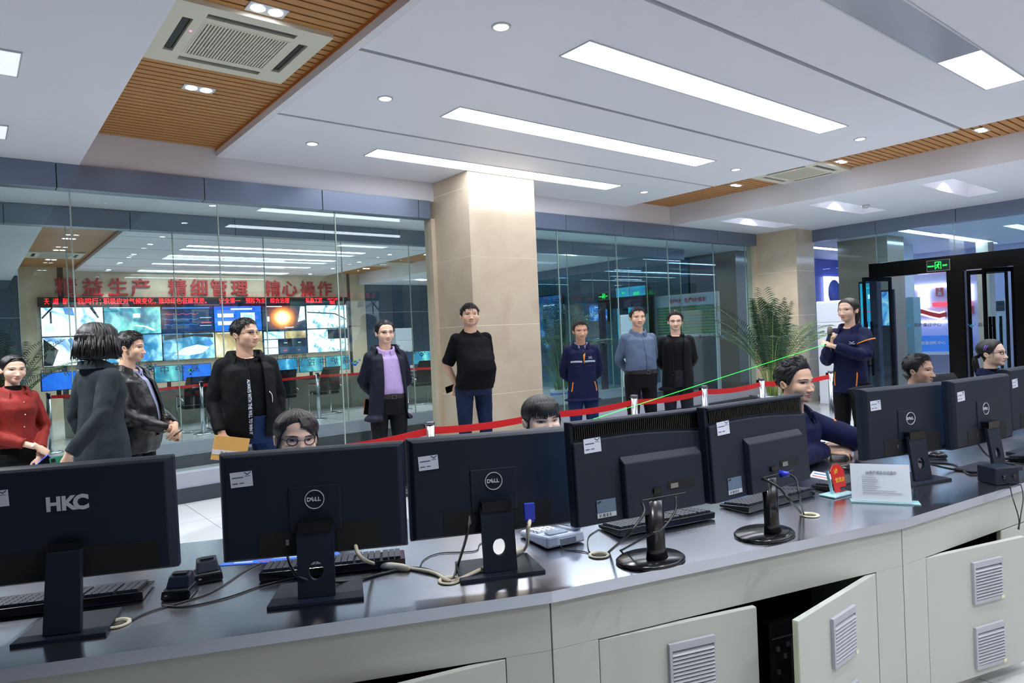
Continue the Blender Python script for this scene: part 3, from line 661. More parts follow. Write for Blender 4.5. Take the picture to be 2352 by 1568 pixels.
vga(1216, 1180, 2.10, [tuple(at(1213, 1215, dep=2.06)), dk(1203, 1262, .015), dk(1120, 1300, .02), dk(1060, 1328, .006), dk(1036, 1336, 0)], 'cream cable with blue plug behind the monitor of the woman with fringe')
def tcable(pts, r, label, m=BC, grp=None): o = cable(pts, r, label, m, 'cable'); tag(o, label, 'cable', grp); return o
tcable([tuple(at(1078, 1185, dep=2.09)), tuple(at(1072, 1230, dep=2.06)), dk(1052, 1296, .012), dk(1044, 1322, .004), dk(1036, 1334, 0)], .0045, 'thick black cord dropping into the grommet between the round-logo monitors')
tcable([tuple(at(658, 1262, dep=2.1)), tuple(at(668, 1300, dep=2.05)), tuple(at(700, 1330, dep=1.99)), dk(800, 1334, .01), dk(940, 1304, .005), dk(1000, 1314, .005), dk(1026, 1332, 0)], .0042, 'black cord looping across the stand below the woman in glasses')
tcable([dk(372, 1390, .003), dk(430, 1392, .003), dk(520, 1372, .003), dk(600, 1345, .003), dk(680, 1325, .003)], .0025, 'thin black cable from the charging cradles to the keyboard')
tcable([dk(300, 1425, .003), dk(350, 1402, .003), dk(480, 1362, .003), dk(560, 1312, .003), dk(600, 1292, .003)], .0025, 'thin black cable running past the two charging cradles')
tcable([dk(965, 1300, .003), dk(975, 1284, .003), dk(1010, 1270, .003), dk(1090, 1265, .003), dk(1104, 1248, .003), dk(1150, 1232, .003)], .002, 'thin looping wire beside the middle monitor base')
tcable([tuple(at(1475, 1155, dep=2.12)), tuple(at(1478, 1180, dep=2.08)), tuple(at(1440, 1230, dep=2.02)), dk(1400, 1266, .006), dk(1390, 1277, 0)], .0045, 'black power cord from the left oval-stand monitor to its grommet')
tcable([tuple(at(1552, 1140, dep=2.09)), tuple(at(1550, 1175, dep=2.06)), tuple(at(1520, 1215, dep=2.0)), tuple(at(1490, 1228, dep=1.97)), dk(1430, 1262, .006), dk(1394, 1277, 0)], .0035, 'black screen cable round the neck of the left oval stand')
tcable([tuple(at(1752, 1098, dep=2.36)), tuple(at(1790, 1120, dep=2.31)), tuple(at(1815, 1150, dep=2.24)), dk(1840, 1178, .004), dk(1850, 1185, 0)], .0045, 'black power cord from the right oval-stand monitor to its grommet')
o = tcable([tuple(at(1806, 1086, dep=2.36)), tuple(at(1828, 1100, dep=2.33)), tuple(at(1836, 1140, dep=2.27)), dk(1846, 1180, .003), dk(1856, 1185, 0)], .0035, 'black screen cable with blue plug on the right oval-stand monitor')
g = G(); q = at(1792, 1088, dep=2.37); g.tube([q, at(1812, 1088, dep=2.35)], [.013, .008], 10); g.obj('plug', VB_, None).parent = o
tcable([dk(1376, 1215, .003), dk(1352, 1232, .003), dk(1352, 1262, .003), dk(1366, 1276, .001)], .002, 'thin telephone wire dropping into the grommet by the left oval stand')
tcable([dk(1285, 1252, .012), dk(1300, 1262, .003), dk(1340, 1266, .003), dk(1366, 1277, .001)], .002, 'thin wire from the front of the desk phone')
tcable([tuple(at(2112, 1060, dep=3.15)), dk(2180, 1076, .012), dk(2240, 1084, .006), dk(2262, 1082, .004)], .005, 'black cable with pale sleeve below the round-logo monitor at right')
tcable([dk(2130, 1062, .004), dk(2190, 1066, .004), dk(2230, 1090, .004), dk(2290, 1078, .004)], .004, 'black cable lying behind the black box at right')
tcable([tuple(at(2240, 1010, dep=3.5)), dk(2262, 1040, .03), dk(2290, 1058, .006), dk(2330, 1066, .004)], .005, 'black cable behind the monitor next to the right edge')
a_, b_ = at(2305, 1088, z=.79), at(2327, 1088, z=.79)
tcable([a_, dk(2318, 1110, -.0+.004), tuple(at(2325, 1140, dep=2.86)), tuple(at(2340, 1190, dep=2.84)), tuple(at(2338, 1215, dep=2.83))], .0022, 'thin black wire hanging over the desk edge, left one of two')
tcable([b_, dk(2342, 1106, .004), tuple(at(2350, 1140, dep=2.9)), tuple(at(2345, 1180, dep=2.86)), tuple(at(2340, 1216, dep=2.84))], .0022, 'thin black wire hanging over the desk edge, right one of two')
# black box (router)
p = on_desk(2295, 1108); t = thing('speaker_box', 'small black plastic box in front of the monitors at right', 'box', (p.x, p.y, .75), math.radians(-30))
G().box(-.06, .06, -.045, .055, .001, .075).obj('housing', BLK, t, bevel=.006)
for x in (-.02, .03): G().tube([(x, -.046, .035), (x, -.0505, .035)], .008, 14).obj('jack', BLK2, t)
# walkie-talkie charging cradles
def cradle(px, py, yaw, label):
    p = on_desk(px, py); t = thing('charging_cradle', label, 'charger', (p.x, p.y, .75), yaw, 'charging cradles')
    g = G(); g.loft([[(-.043, -.04, .001), (.043, -.04, .001), (.043, .045, .001), (-.043, .045, .001)], [(-.04, -.036, .03), (.04, -.036, .03), (.04, .042, .03), (-.04, .042, .03)]], 0, False)
    g.obj('base', BLK2, t, bevel=.006)
    g = G(); g.loft([[(-.034, -.02, .029), (.034, -.02, .029), (.034, .04, .029), (-.034, .04, .029)], [(-.03, .0, .06), (.03, .0, .06), (.03, .038, .066), (-.03, .038, .066)]], 0, False); g.obj('cup', BLK, t, bevel=.004)
    G().box(-.02, .02, .006, .032, .0605, .067).obj('pocket', DARKIN, t)
    G().box(-.03, -.022, -.0385, -.036, .014, .018).obj('indicator_lamp', mat('grey_dot', (170, 175, 180)), t)
cradle(413, 1368, math.radians(-32), 'black charging cradle closer to the lower left monitor'); cradle(478, 1330, math.radians(-10), 'black charging cradle just left of the monitor with the white label')
# desk phone
p = on_desk(1278, 1246); t = thing('desk_phone', 'pale grey desk telephone between the middle monitors', 'telephone', (p.x, p.y, .75), math.radians(-10))
PH = mat('phone_grey', (204, 210, 222), .35); 
g = G(); g.loft([[(-.075, -.06, .004), (.085, -.06, .004), (.085, .14, .004), (-.075, .14, .004)], [(-.072, -.057, .046), (.082, -.057, .046), (.082, .137, .026), (-.072, .137, .026)]], 0, False); g.obj('base', PH, t, bevel=.008)
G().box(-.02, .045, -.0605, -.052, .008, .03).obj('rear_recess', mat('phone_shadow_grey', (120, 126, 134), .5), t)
g = G()
for i in range(4):
    for j in range(4): g.box(-.062+.02*i, -.048+.02*i, .02+.024*j, .036+.024*j, .036-.0018*j, .046-.0022*j)
g.obj('keypad', WHITE, t)
g = G(); g.tube([(.058, -.05, .05), (.058, -.035, .066), (.058, .05, .068), (.058, .115, .052), (.058, .135, .042)], [.017, .019, .013, .019, .017], 14); g.obj('handset', PH, t)
G().box(-.055, .02, -.048, -.012, .0445, .05).obj('display', mat('lcd_glass', (150, 165, 175), .1), t)
# printed sheets
def sheet(poly, label, col, mark=None):
    P = [on_desk(*q) for q in poly]; c = sum(P, Vector())/len(P); g = G(); g.prism([(q.x-c.x, q.y-c.y) for q in P], .0005, .002)
    if mark:
        for k in range(len(mark)):
            a, b, s_, mi = mark[k]; q = P[0]+(P[1]-P[0])*a+(P[3]-P[0])*b-c; e = (P[1]-P[0])*s_; f = (P[3]-P[0])*.13
            g.prism([(q.x, q.y), (q.x+e.x, q.y+e.y), (q.x+e.x+f.x, q.y+e.y+f.y), (q.x+f.x, q.y+f.y)], .0021, .0026, mi)
    o = g.obj('paper_sheet', col, None, (c.x, c.y, .75)); tag(o, label, 'paper', 'sheets on the desk'); return o
PB = mat('print_blue', (70, 120, 235), .35); PW = mat('print_white', (228, 232, 242), .4); PR = mat('print_red', (200, 90, 80), .4)
sheet([(505, 1300), (790, 1280), (770, 1262), (520, 1285)], 'glossy blue printed sheet beside the keyboard of the woman in glasses', [PB, PW, PR], [(.1, .2, .15, 1), (.4, .55, .3, 1), (.3, .2, .1, 2)])
sheet([(1660, 1156), (1800, 1136), (1790, 1122), (1665, 1142)], 'blue printed sheet above the keyboard of the right oval-stand monitor', [PB, PW, PR], [(.5, .3, .3, 1)])
sheet([(1858, 1095), (1915, 1106), (1925, 1092), (1868, 1082)], 'red and white printed leaflet left of the red plaque', [PW, PB, PR], [(.1, .2, .7, 2), (.1, .6, .5, 1)])
# acrylic notice and red plaque
ACR = glass('clear_acrylic', (250, 252, 253), .02); ACRE = mat('acrylic_edge', (170, 215, 222), .15, spec=.6)
pA, pB = on_desk(1957, 1152), on_desk(2095, 1158); mid = (pA+pB)/2; yw = math.atan2((pB-pA).y, (pB-pA).x)
t = thing('notice_holder', 'clear acrylic stand holding a white printed notice', 'notice', (mid.x, mid.y, .75), yw)
wN = (pB-pA).length/2; hN = .150
G().box(-wN, wN, -.004, -.002, .006, .006+hN).xf(Matrix.Rotation(-.26, 4, 'X')).obj('paper', mat('notice_paper', (246, 247, 255), .7), t)
G().box(-wN-.004, wN+.004, -.0075, -.0045, .002, .012+hN).xf(Matrix.Rotation(-.26, 4, 'X')).obj('acrylic_front', ACR, t)
g = G(); g.box(-wN-.004, wN+.03, -.012, .05, .0005, .003); g.box(-wN-.004, wN+.004, -.016, -.010, .0005, .006); g.obj('acrylic_foot', ACRE, t)
g = G(); g.prism([(wN+.006, .003), (wN+.028, .003), (wN-.01+.012, .012+hN+.03)], .03, .033, 0, 'y'); g.obj('acrylic_brace', ACR, t)
L_ = G(); L_.join(text_g('6#高炉紧急休风操作', .0125, .0004, .0002), TR(.004, 0, hN*.77))
for k, s in enumerate((.25, .3, .34, .33, .28, .38, .30, .68, .8)):
    L_.box(-wN*.62, -wN*.62+2*wN*s*.82, -.0002, .0002, hN*(.68-.058*k), hN*(.68-.058*k)+.0016)
L_.xf(Matrix.Rotation(-.26, 4, 'X') @ TR(0, -.0085, .006)).obj('lettering', mat('print_grey', (128, 128, 150), .6), t)
p = on_desk(1925, 1136); t = thing('party_plaque', 'red plaque with yellow emblem in clear acrylic, left of white notice', 'plaque', (p.x, p.y, .75), math.radians(-8))
RD = mat('plaque_red', (214, 28, 24), .35); YL = mat('plaque_yellow', (240, 196, 60), .4)
pl = [(-.018, .012), (.06, .012), (.06, .10), (.03, .128), (-.008, .128), (-.032, .105)]
g = G(); g.prism(pl, -.002, .001, 0, 'y'); g.xf(Matrix.Rotation(-.12, 4, 'X')).obj('red_card', RD, t)
g = G(); g.prism([(-.03, .004), (.07, .004), (.07, .105), (.035, .136), (-.012, .136), (-.046, .108)], .0015, .008, 0, 'y'); g.xf(Matrix.Rotation(-.12, 4, 'X')).obj('acrylic_body', ACR, t)
g = G(); g.prism([(-.046, .108), (-.03, .004), (-.033, .004), (-.05, .109)], -.003, .010, 0, 'y'); g.xf(Matrix.Rotation(-.12, 4, 'X')).obj('acrylic_rim', ACRE, t)
G().box(-.075, .07, -.035, .04, .0005, .008).obj('acrylic_foot', ACRE, t, bevel=.002)
e = G(); n = 14      # hammer and sickle
e.loft([[( .011*math.cos(2.5+3.9*k/n)*(q), -.0032 if d else -.0022, .011*math.sin(2.5+3.9*k/n)*q) for k in range(n+1)] for q, d in ((1, 1), (.72, 1), (.72, 0), (1, 0), (1, 1))], 0, False, False, False)
e.prism([(-.013, -.013), (-.010, -.015), (.006, .004), (.003, .006)], -.0032, -.0022, 0, 'y'); e.prism([(-.001, .004), (.004, .0095), (.011, .003), (.006, -.002)], -.0032, -.0022, 0, 'y')
e.xf(TR(.004, 0, .103)); e.join(text_g('党员示', .022, .0008, .0004), TR(.024, -.003, .06)); e.xf(Matrix.Rotation(-.12, 4, 'X')).obj('emblem', YL, t)
p = on_desk(1945, 1082); t = thing('computer_mouse', 'black computer mouse behind the white notice', 'mouse', (p.x, p.y, .75), .5)
G().ball((0, 0, .012), (.031, .05, .022)).obj('shell', BLK2, t); G().box(-.002, .002, -.04, -.01, .030, .034).obj('wheel', KEYM, t)
p = on_desk(2105, 1052); p2 = on_desk(2150, 1056); t = thing('computer_mouse', 'black computer mouse behind the right stand of the round-logo monitor', 'mouse', (p2.x+.05, p2.y+.02, .75), .2)
G().ball((0, 0, .012), (.035, .055, .024)).obj('shell', BLK2, t); G().box(-.002, .002, -.045, -.015, .033, .036).obj('wheel', KEYM, t)
p = at(1988, 1060, z=.75); t = thing('marker_pen', 'upright red marker pen behind the white notice', 'pen', (p.x+.07, p.y+.11, .75))
G().lathe([(.006, .012), (.006, .085), (.004, .09), (.001, .09)], 12).obj('barrel', RD, t); G().lathe([(.018, 0), (.018, .035), (.015, .035), (.015, .01), (.001, .01)], 16).obj('pen_cup', WHITE, t)
# ---------------------------------------------------------------- right wall with glass doors
header('trim_8', 'y', -2.3, 6.41, [5.28-1.23*k for k in range(7)], 12.40, 12.54)
header('trim_8', 'y', 9.47, 18.75, [10.2+1.23*k for k in range(7)], 12.40, 12.54)
g = G(); g.box(12.45, 12.50, -2.3, .9, 0, 2.97); g.obj('wall_right', BLUEGREY, kind='structure')
def pane(name, x0, x1, y0, y1, z0, z1, seams=()):
    w = bpy.data.objects.new(name, None); COL.objects.link(w); w['kind'] = 'structure'
    ys = [y0]+list(seams)+[y1]; g = G()
    for i in range(len(ys)-1): g.box(x0, x1, ys[i]+.004, ys[i+1]-.004, z0, z1)
    g.obj('pane', GLASS_R, w)
    g = G()
    for s in seams: g.box(x0-.003, x1+.003, s-.004, s+.004, z0, z1)
    if seams: g.obj('seal', SEAM, w)
pane('window_4', 12.46, 12.472, .9, 6.41, 2.45, 2.97, (5.3, 4.1, 2.9, 1.7)); pane('window_5', 12.46, 12.472, 5.4, 6.41, .1, 2.448)
pane('window_6', 12.46, 12.472, 9.47, 18.75, 2.30, 2.97, (11.0, 12.2, 13.4, 14.6, 15.8)); pane('window_7', 12.46, 12.472, 11.95, 18.75, .1, 2.29, (13.1, 14.3, 15.5))
G().box(12.43, 12.5, 5.38, 6.41, 0, .1).obj('trim_9', BLACKMETAL, kind='structure')
g = G(); g.box(12.36, 12.52, .9, 5.4, 2.2, 2.45); g.box(12.36, 12.52, 5.28, 5.4, 0, 2.2); g.box(12.36, 12.52, 3.96, 4.2, 0, 2.2); g.box(12.36, 12.52, 2.86, 3.3, 0, 2.2); g.box(12.36, 12.52, .9, 1.2, 0, 2.2)
g.obj('door_1', BLACKMETAL, kind='structure', bevel=.006)
g = G(); g.box(12.36, 12.52, 10.3, 11.95, 2.02, 2.28); g.box(12.36, 12.52, 11.85, 11.95, 0, 2.02); g.box(12.36, 12.52, 10.3, 10.45, 0, 2.02); g.box(12.36, 12.52, 11.1, 11.25, 0, 2.02)
g.obj('door_2', BLACKMETAL, kind='structure', bevel=.006)
def leaf(name, hinge, end, label, words=None, h=2.19):
    h0, h1 = Vector(hinge), Vector(end); d = h1-h0; ang = math.atan2(d.y, d.x); L_ = d.length
    t = thing('door_leaf', label, 'door', (h0.x, h0.y, 0), ang, 'black framed glass door leaves')
    g = G(); g.box(0, .05, -.02, .02, .01, h); g.box(L_-.045, L_, -.02, .02, .01, h); g.box(.05, L_-.045, -.02, .02, h-.07, h); g.box(.05, L_-.045, -.02, .02, .01, .12); g.obj('door_frame', BLACKMETAL, t, bevel=.003)
    G().box(.05, L_-.045, -.005, .005, .12, h-.07).obj('pane', GLASS_R, t)
    for s in (-1, 1):
        g = G(); g.box(L_-.13, L_-.095, s*.045-.012, s*.045+.012, .55, 1.45)
        for z in (.7, 1.3): g.box(L_-.12, L_-.105, min(s*.005, s*.034), max(s*.005, s*.034), z, z+.02)
        g.obj('door_handle', BLACKMETAL, t)
    return t
leaf('a', (12.40, 5.06), (11.70, 5.21), 'open glass door leaf with black frame left of the doorway, behind the woman with microphone')
l2 = leaf('b', (12.44, 3.3), (12.10, 3.62), 'glass door leaf with black frame at far right, swung slightly open')
l3 = leaf('c', (12.44, 3.94), (12.62, 3.44), 'inner glass door leaf with black handle in the right doorway')
p_ = pane('window_8', 12.425, 12.437, 4.2, 5.28, .02, 2.19)
for (lx, wx, tx) in ((2086, 2131, '高炉集控中心'), (2232, 2258, '高炉')):
    q = at(wx, 746, x=12.43); w_ = text_g(tx, .068, .002, .001); w_.xf(TR(12.415, q.y, q.z) @ RZ(-PI/2)); e_ = logo_g(.10).xf(TR(12.415, at(lx, 746, x=12.42).y, q.z) @ RZ(-PI/2))
    pr = [o for o in COL.objects if o.name.startswith('window_8')][0]; w_.obj('lettering', LET, pr); e_.obj('emblem', [LBLUE, LGREEN], pr)
# exit signs
EXITG = mat('exit_green', (60, 255, 110), .5, emit=1.6, ecol=(50, 255, 100)); EXITD = mat('exit_dark', (8, 34, 24), .4)
def exit_sign(loc, rz, label):
    t = thing('exit_sign', label, 'sign', loc, rz, 'green exit signs')
    g = G(); g.box(-.17, .17, 0, .025, -.09, .09); g.obj('housing', mat('sign_rim', (170, 176, 168), .3, metal=.5), t, bevel=.003)
    G().box(-.162, .162, -.003, -.0005, -.082, .082).obj('face', EXITD, t)
    g = G(); g.box(-.045, -.037, -.005, -.0035, -.06, .06); g.box(.037, .045, -.005, -.0035, -.06, .06); g.box(-.037, .037, -.005, -.0035, .052, .06)
    def limb(a, b, w):
        a, b = Vector((a[0], 0, a[1])), Vector((b[0], 0, b[1])); d = (b-a).normalized(); n = Vector((-d.z, 0, d.x))*w
        g.prism([(q.x, q.z) for q in (a+n, a-n, b-n, b+n)], -.005, -.0035, 0, 'y')
    limb((.006, .022), (-.006, -.012), .008); limb((-.006, -.012), (.014, -.030), .005); limb((.014, -.03), (.010, -.056), .0045); limb((-.006, -.012), (-.018, -.034), .005); limb((-.018, -.034), (-.034, -.036), .0045); limb((.006, .02), (.026, .004), .004); limb((.004, .022), (-.016, .014), .004); limb((-.016, .014), (-.024, -.004), .004)
    n = 14; g.prism([(.012+.0085*math.cos(2*PI*k/n), .036+.0085*math.sin(2*PI*k/n)) for k in range(n)], -.005, -.0035, 0, 'y')
    g.obj('running_figure', EXITG, t)
    w = G(); w.join(text_g('安全出口', .026, .0015, .0006), TR(-.104, -.0042, -.008)); w.join(text_g('EXIT', .034, .0015, .0008), TR(.1, -.0042, -.008)); w.obj('lettering', EXITG, t)
exit_sign((12.33, 4.30, 2.31), -PI/2, 'green exit sign on the black beam above the doorway'); exit_sign((12.33, 11.71, 2.34), -PI/2, 'green exit sign seen through the glass, above the man in work jacket')
# ---------------------------------------------------------------- lobby beyond the doors
LWALL = mat('lobby_wall', (208, 208, 236), .4); LBL = mat('lobby_blue', (62, 84, 168), .35); LCOL = mat('lobby_column_stone', (150, 138, 116), .12); LPIL = mat('white_pillar_tile', (214, 222, 226), .15); TEAL = mat('dark_teal_wall', (40, 96, 120), .25)
G().box(12.56, 22, -2.3, 19, 3.2, 3.3).obj('ceiling', CEIL, kind='structure')
G().box(20.3, 20.4, -2.3, 9.2, 0, 3.2).obj('wall_right', LWALL, kind='structure')
G().box(15.6, 20.3, 9.35, 9.45, 0, 3.2).obj('wall_back', LBL, kind='structure')
G().box(12.6, 20.3, -2.4, -2.3, 0, 3.2).obj('wall_front', LWALL, kind='structure')
G().box(13.9, 14.0, 10.35, 18.9, 0, 3.2).obj('wall_right', TEAL, kind='structure')
G().box(12.45, 13.9, 18.8, 18.9, 0, 3.2).obj('wall_back', TEAL, kind='structure')
g = G(); g.box(13.9, 14.62, 9.02, 10.3, 0, 3.2); g.obj('column', mat('grey_gloss_column', (104, 104, 110), .15), kind='structure'); G().box(13.88, 14.64, 9.0, 10.32, 0, .16).obj('baseboard_back', SLATE, kind='structure')
G().box(14.9, 15.7, 6.12, 7.15, 0, 3.2).obj('column', LCOL, kind='structure', bevel=.004)
q0, q1, q2 = at(2050, 700, x=17.2), at(2080, 700, x=17.2), at(2106, 700, x=17.2)
g = G(); g.box(17.2, 17.75, q1.y, q0.y, 0, 3.2); g.obj('column', LPIL, kind='structure', bevel=.003)
g = G(); g.box(17.0, 17.4, q2.y, q1.y-.01, 0, 1.95); tag(g.obj('display_stand', mat('teal_panel', (130, 170, 178), .3)), 'grey teal slab standing against the white lobby pillar', 'stand')
q0, q1 = at(2246, 700, x=18.5), at(2274, 700, x=18.5)
G().box(18.5, 18.9, q1.y, q0.y, 0, 3.2).obj('column', MARBLE, kind='structure')
GLOW = mat('lobby_glow', (235, 230, 255), .5, emit=4.0, ecol=(225, 215, 255)); GLOWR = mat('red_glow', (255, 70, 80), .5, emit=1.6, ecol=(255, 60, 80)); REDP = mat('red_acrylic', (176, 40, 50), .4); SKYB = mat('sky_blue_banner', (60, 130, 220), .4, emit=.25, ecol=(60, 140, 235))
for i, (y, x0) in enumerate(((7.9, 13.0), (5.6, 13.0), (3.2, 13.2), (1.0, 13.2))):
    t = thing('ceiling_light', 'lobby ceiling light line %s' % ('over the blue wall', 'over the open glass door', 'over the right doorway', 'out of view')[i], 'light', (x0, y, 3.2), 0, 'lobby light lines')
    G().box(0, 6.5, -.1, .1, -.012, -.001).obj('diffuser', mat('lobby_lamp', (255, 255, 255), .5, emit=16, ecol=(210, 225, 255)), t); g = G(); g.box(-.02, 6.52, -.12, -.1, -.014, 0); g.box(-.02, 6.52, .1, .12, -.014, 0); g.obj('frame', ALU, t)
def far(px0, py0, px1, py1, x=20.28):
    a, b = at(px0, py0, x=x), at(px1, py1, x=x); return a, b
def wallbox(name, px0, py0, px1, py1, m, label, cat, d=.05, x=20.29, group=None):
    a, b = far(px0, py0, px1, py1, x); g = G(); g.box(x-d, x, b.y, a.y, b.z, a.z); o = g.obj(name, m); tag(o, label, cat, group); return o
wallbox('light_box', 2110, 661, 2135, 706, GLOW, 'bright white light box on the far lobby wall', 'light box')
for a, l in (((2150, 655, 2168, 679), 'red and white portrait notice high on the far lobby wall'), ((2222, 703, 2238, 720), 'red and white portrait notice lower down in the right doorway')):
    A, B = far(*a); t = thing('notice_board', l, 'notice', (20.24, (A.y+B.y)/2, (A.z+B.z)/2), -PI/2, 'portrait notices')
    w, h = abs(A.y-B.y)/2, abs(A.z-B.z)/2
    G().box(-w, w, 0, .03, -h, h).obj('board', mat('notice_red', (206, 92, 96), .5), t); g = G(); g.ball((0, -.002, h*.25), (w*.3, .004, h*.3), 12, 8); g.prism([(-w*.6, -h*.9), (w*.6, -h*.9), (w*.35, -h*.2), (-w*.35, -h*.2)], -.006, -.001, 0, 'y'); g.obj('picture', mat('notice_grey', (176, 180, 190), .5), t)
def ribbon(pts, hw, label, name='wall_ribbon'):
    P = [at(*p, x=20.2) for p in pts]; g = G(); n = len(P)
    g.loft([[(20.15, p.y, p.z-hw*k), (20.15, p.y, p.z+hw*k), (20.28, p.y, p.z+hw*k), (20.28, p.y, p.z-hw*k)] for p, k in zip(P, [1, 1.1, 1.1, 1, .9, .8][:n])], 0, False)
    t = thing(name, label, 'wall decoration', (0, 0, 0)); g.obj('band', REDP, t)
    e = G()
    for s in (-1, 1): e.tube([(20.14, p.y, p.z+s*hw*1.15) for p in P], .02, 6)
    e.obj('lit_edge', GLOW, t)
ribbon([(2102, 713), (2120, 715), (2140, 721), (2160, 725), (2172, 722)], .07, 'wavy red ribbon with white lit edges on the lobby wall')
ribbon([(2072, 676), (2080, 684), (2088, 682), (2098, 676)], .07, 'short red ribbon end with lit edge next to the white pillar')
wallbox('light_bar', 2143, 695, 2232, 699.5, GLOWR, 'horizontal red light bar on the far lobby wall', 'light')
wallbox('light_bar', 2100, 738, 2175, 741, GLOW, 'long white light bar below the red ribbon', 'light')
wallbox('light_bar', 2095, 656, 2175, 659, GLOW, 'white light bar near the top of the far lobby wall', 'light')
for k, px in enumerate((2220, 2234)): wallbox('light_tube', px, 652, px+2.5, 690, GLOW, 'upright white light tube in the right doorway, %s one' % ('left', 'right')[k], 'light', .08, group='upright light tubes')
o = wallbox('blue_banner', 2104, 771, 2236, 806, SKYB, 'blue banner counter front with white lettering in the lobby', 'banner', .3, 20.25)
A, B = far(2120, 780, 2172, 790); tt = text_g('工业智能创新中心', .10, .004, .002); tt.xf(TR(19.94, (A.y+B.y)/2, .78) @ RZ(-PI/2)); o2 = tt.obj('lettering', mat('banner_white', (225, 235, 245), .5)); o2.parent = o
wallbox('lobby_counter', 2100, 806, 2240, 812, LPIL, 'white ledge under the blue banner', 'ledge', .45, 20.25)
a, b = far(2290, 686, 2320, 740); t = thing('air_conditioner', 'standing air conditioner with dark grille seen in the right doorway', 'air conditioner', (20.0, (a.y+b.y)/2, 0), -PI/2)
w = abs(a.y-b.y)/2; G().box(-w, w, 0, .3, 0, 1.85).obj('housing', LPIL, t); g = G()
for k in range(7): g.box(-w*.8, w*.8, -.01, -.001, 1.55+.036*k, 1.575+.036*k)
g.obj('grille', BLK, t)
# added reflection stand-in and displays glowing cyan
def disp_mat(name, ramp, scale=4, emit=1., grid=True):
    mt, nt, b = new_node_mat(name); N = nt.nodes.new; L = nt.links.new
    tc = N('ShaderNodeTexCoord'); n = N('ShaderNodeTexNoise'); n.inputs['Scale'].default_value = scale; n.inputs['Detail'].default_value = 6; n.inputs['Distortion'].default_value = .7; L(tc.outputs['Object'], n.inputs['Vector'])
    r = N('ShaderNodeValToRGB'); L(n.outputs['Fac'], r.inputs[0]); e = r.color_ramp.elements
    while len(e) < len(ramp): e.new(.5)
    for k, (p, c) in enumerate(ramp): e[k].position = p; e[k].color = lin(c)+(1,)
    L(r.outputs[0], b.inputs['Emission Color']); b.inputs['Emission Strength'].default_value = emit; b.inputs['Base Color'].default_value = (.01, .01, .012, 1); b.inputs['Roughness'].default_value = .25
    return mt
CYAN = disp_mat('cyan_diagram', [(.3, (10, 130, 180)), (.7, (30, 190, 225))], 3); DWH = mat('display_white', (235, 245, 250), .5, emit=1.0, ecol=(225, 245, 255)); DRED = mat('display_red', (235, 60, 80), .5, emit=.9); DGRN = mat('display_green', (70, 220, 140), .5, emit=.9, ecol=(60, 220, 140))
def kiosk(loc, rz, w, z0, z1, label, marks, m=None, foot=True):
    t = thing('display_kiosk', label, 'display', loc, rz, 'glowing display kiosks')
    g = G(); g.box(-w/2-.03, w/2+.03, .0, .07, z0-.04, z1+.04)
    if foot: g.box(-w/2-.03, w/2+.03, .0, .07, 0, z0-.04); g.box(-w/2-.06, w/2+.06, -.12, .2, 0, .04)
    g.obj('housing', BLK2, t, bevel=.004); G().box(-w/2, w/2, -.004, -.0005, z0, z1).obj('screen', m or CYAN, t)
    by = {}
    for mi, x0, x1, a, b in marks: by.setdefault(mi, G()).box(x0*w, x1*w, -.007, -.0045, z0+(z1-z0)*a, z0+(z1-z0)*b)
    for mi, g in by.items(): g.obj('diagram', (DWH, DRED, DGRN)[mi], t)
    return t
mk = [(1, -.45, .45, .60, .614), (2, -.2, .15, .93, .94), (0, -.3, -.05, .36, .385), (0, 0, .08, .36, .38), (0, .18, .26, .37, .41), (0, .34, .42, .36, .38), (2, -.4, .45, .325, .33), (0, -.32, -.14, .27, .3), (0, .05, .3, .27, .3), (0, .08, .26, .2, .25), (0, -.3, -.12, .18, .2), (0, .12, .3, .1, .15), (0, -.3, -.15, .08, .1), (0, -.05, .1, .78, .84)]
p = at(1999, 760, x=13.6); kiosk((13.6, p.y, 0), -PI/2-.1, .34, .82, 2.18, 'tall cyan stand-in for the video wall reflection in the open glass door leaf', mk)  # added glowing panel imitates the video wall mirrored in the leaf glass
p = at(2037, 690, x=14.4); kiosk((14.4, p.y, 0), -PI/2-.1, .2, 1.35, 2.02, 'narrow bright picture display seen through the open glass door leaf', [], disp_mat('bright_picture', [(.3, (20, 90, 190)), (.5, (120, 200, 240)), (.7, (235, 245, 200))], 6))
a, b = at(1418, 670, x=13.85), at(1486, 683, x=13.85)
kiosk((13.80, (a.y+b.y)/2, 0), -PI/2, a.y-b.y, 2.33, 2.62, 'wide cyan display strip glowing above the far glass door', [(2, -.3, -.2, .4, .6), (2, .1, .3, .2, .5)], None, False)
a, b = at(1357, 703, x=13.85), at(1398, 735, x=13.85)
kiosk((13.80, (a.y+b.y)/2, 0), -PI/2, a.y-b.y, b.z, a.z, 'blue landscape display behind the glass beside the exit sign', [(0, -.2, .3, .86, .9)], disp_mat('blue_landscape', [(.35, (10, 40, 140)), (.5, (30, 120, 220)), (.65, (190, 220, 240))], 3), False)
a, b = at(1420, 702, x=13.85), at(1466, 800, x=13.85)
kiosk((13.80, (a.y+b.y)/2, 0), -PI/2, a.y-b.y, .75, a.z, 'large cyan diagram display behind the man in the blue grey shirt', mk, None, False)
t = thing('display_kiosk', 'glowing blue sign on the deep blue lobby wall', 'sign', (at(1915, 672, y=9.3).x, 9.28, at(1915, 672, y=9.3).z), 0); G().box(-.5, .5, 0, .05, -.45, .45).obj('panel', GLOW, t); g = G(); g.lathe([(.36, 0), (.36, .01), (.001, .01)], 28); g.xf(Matrix.Rotation(PI/2, 4, 'X')).obj('disc', LBL, t)
a, b = at(1238, 640, x=13.85), at(1300, 860, x=13.85)
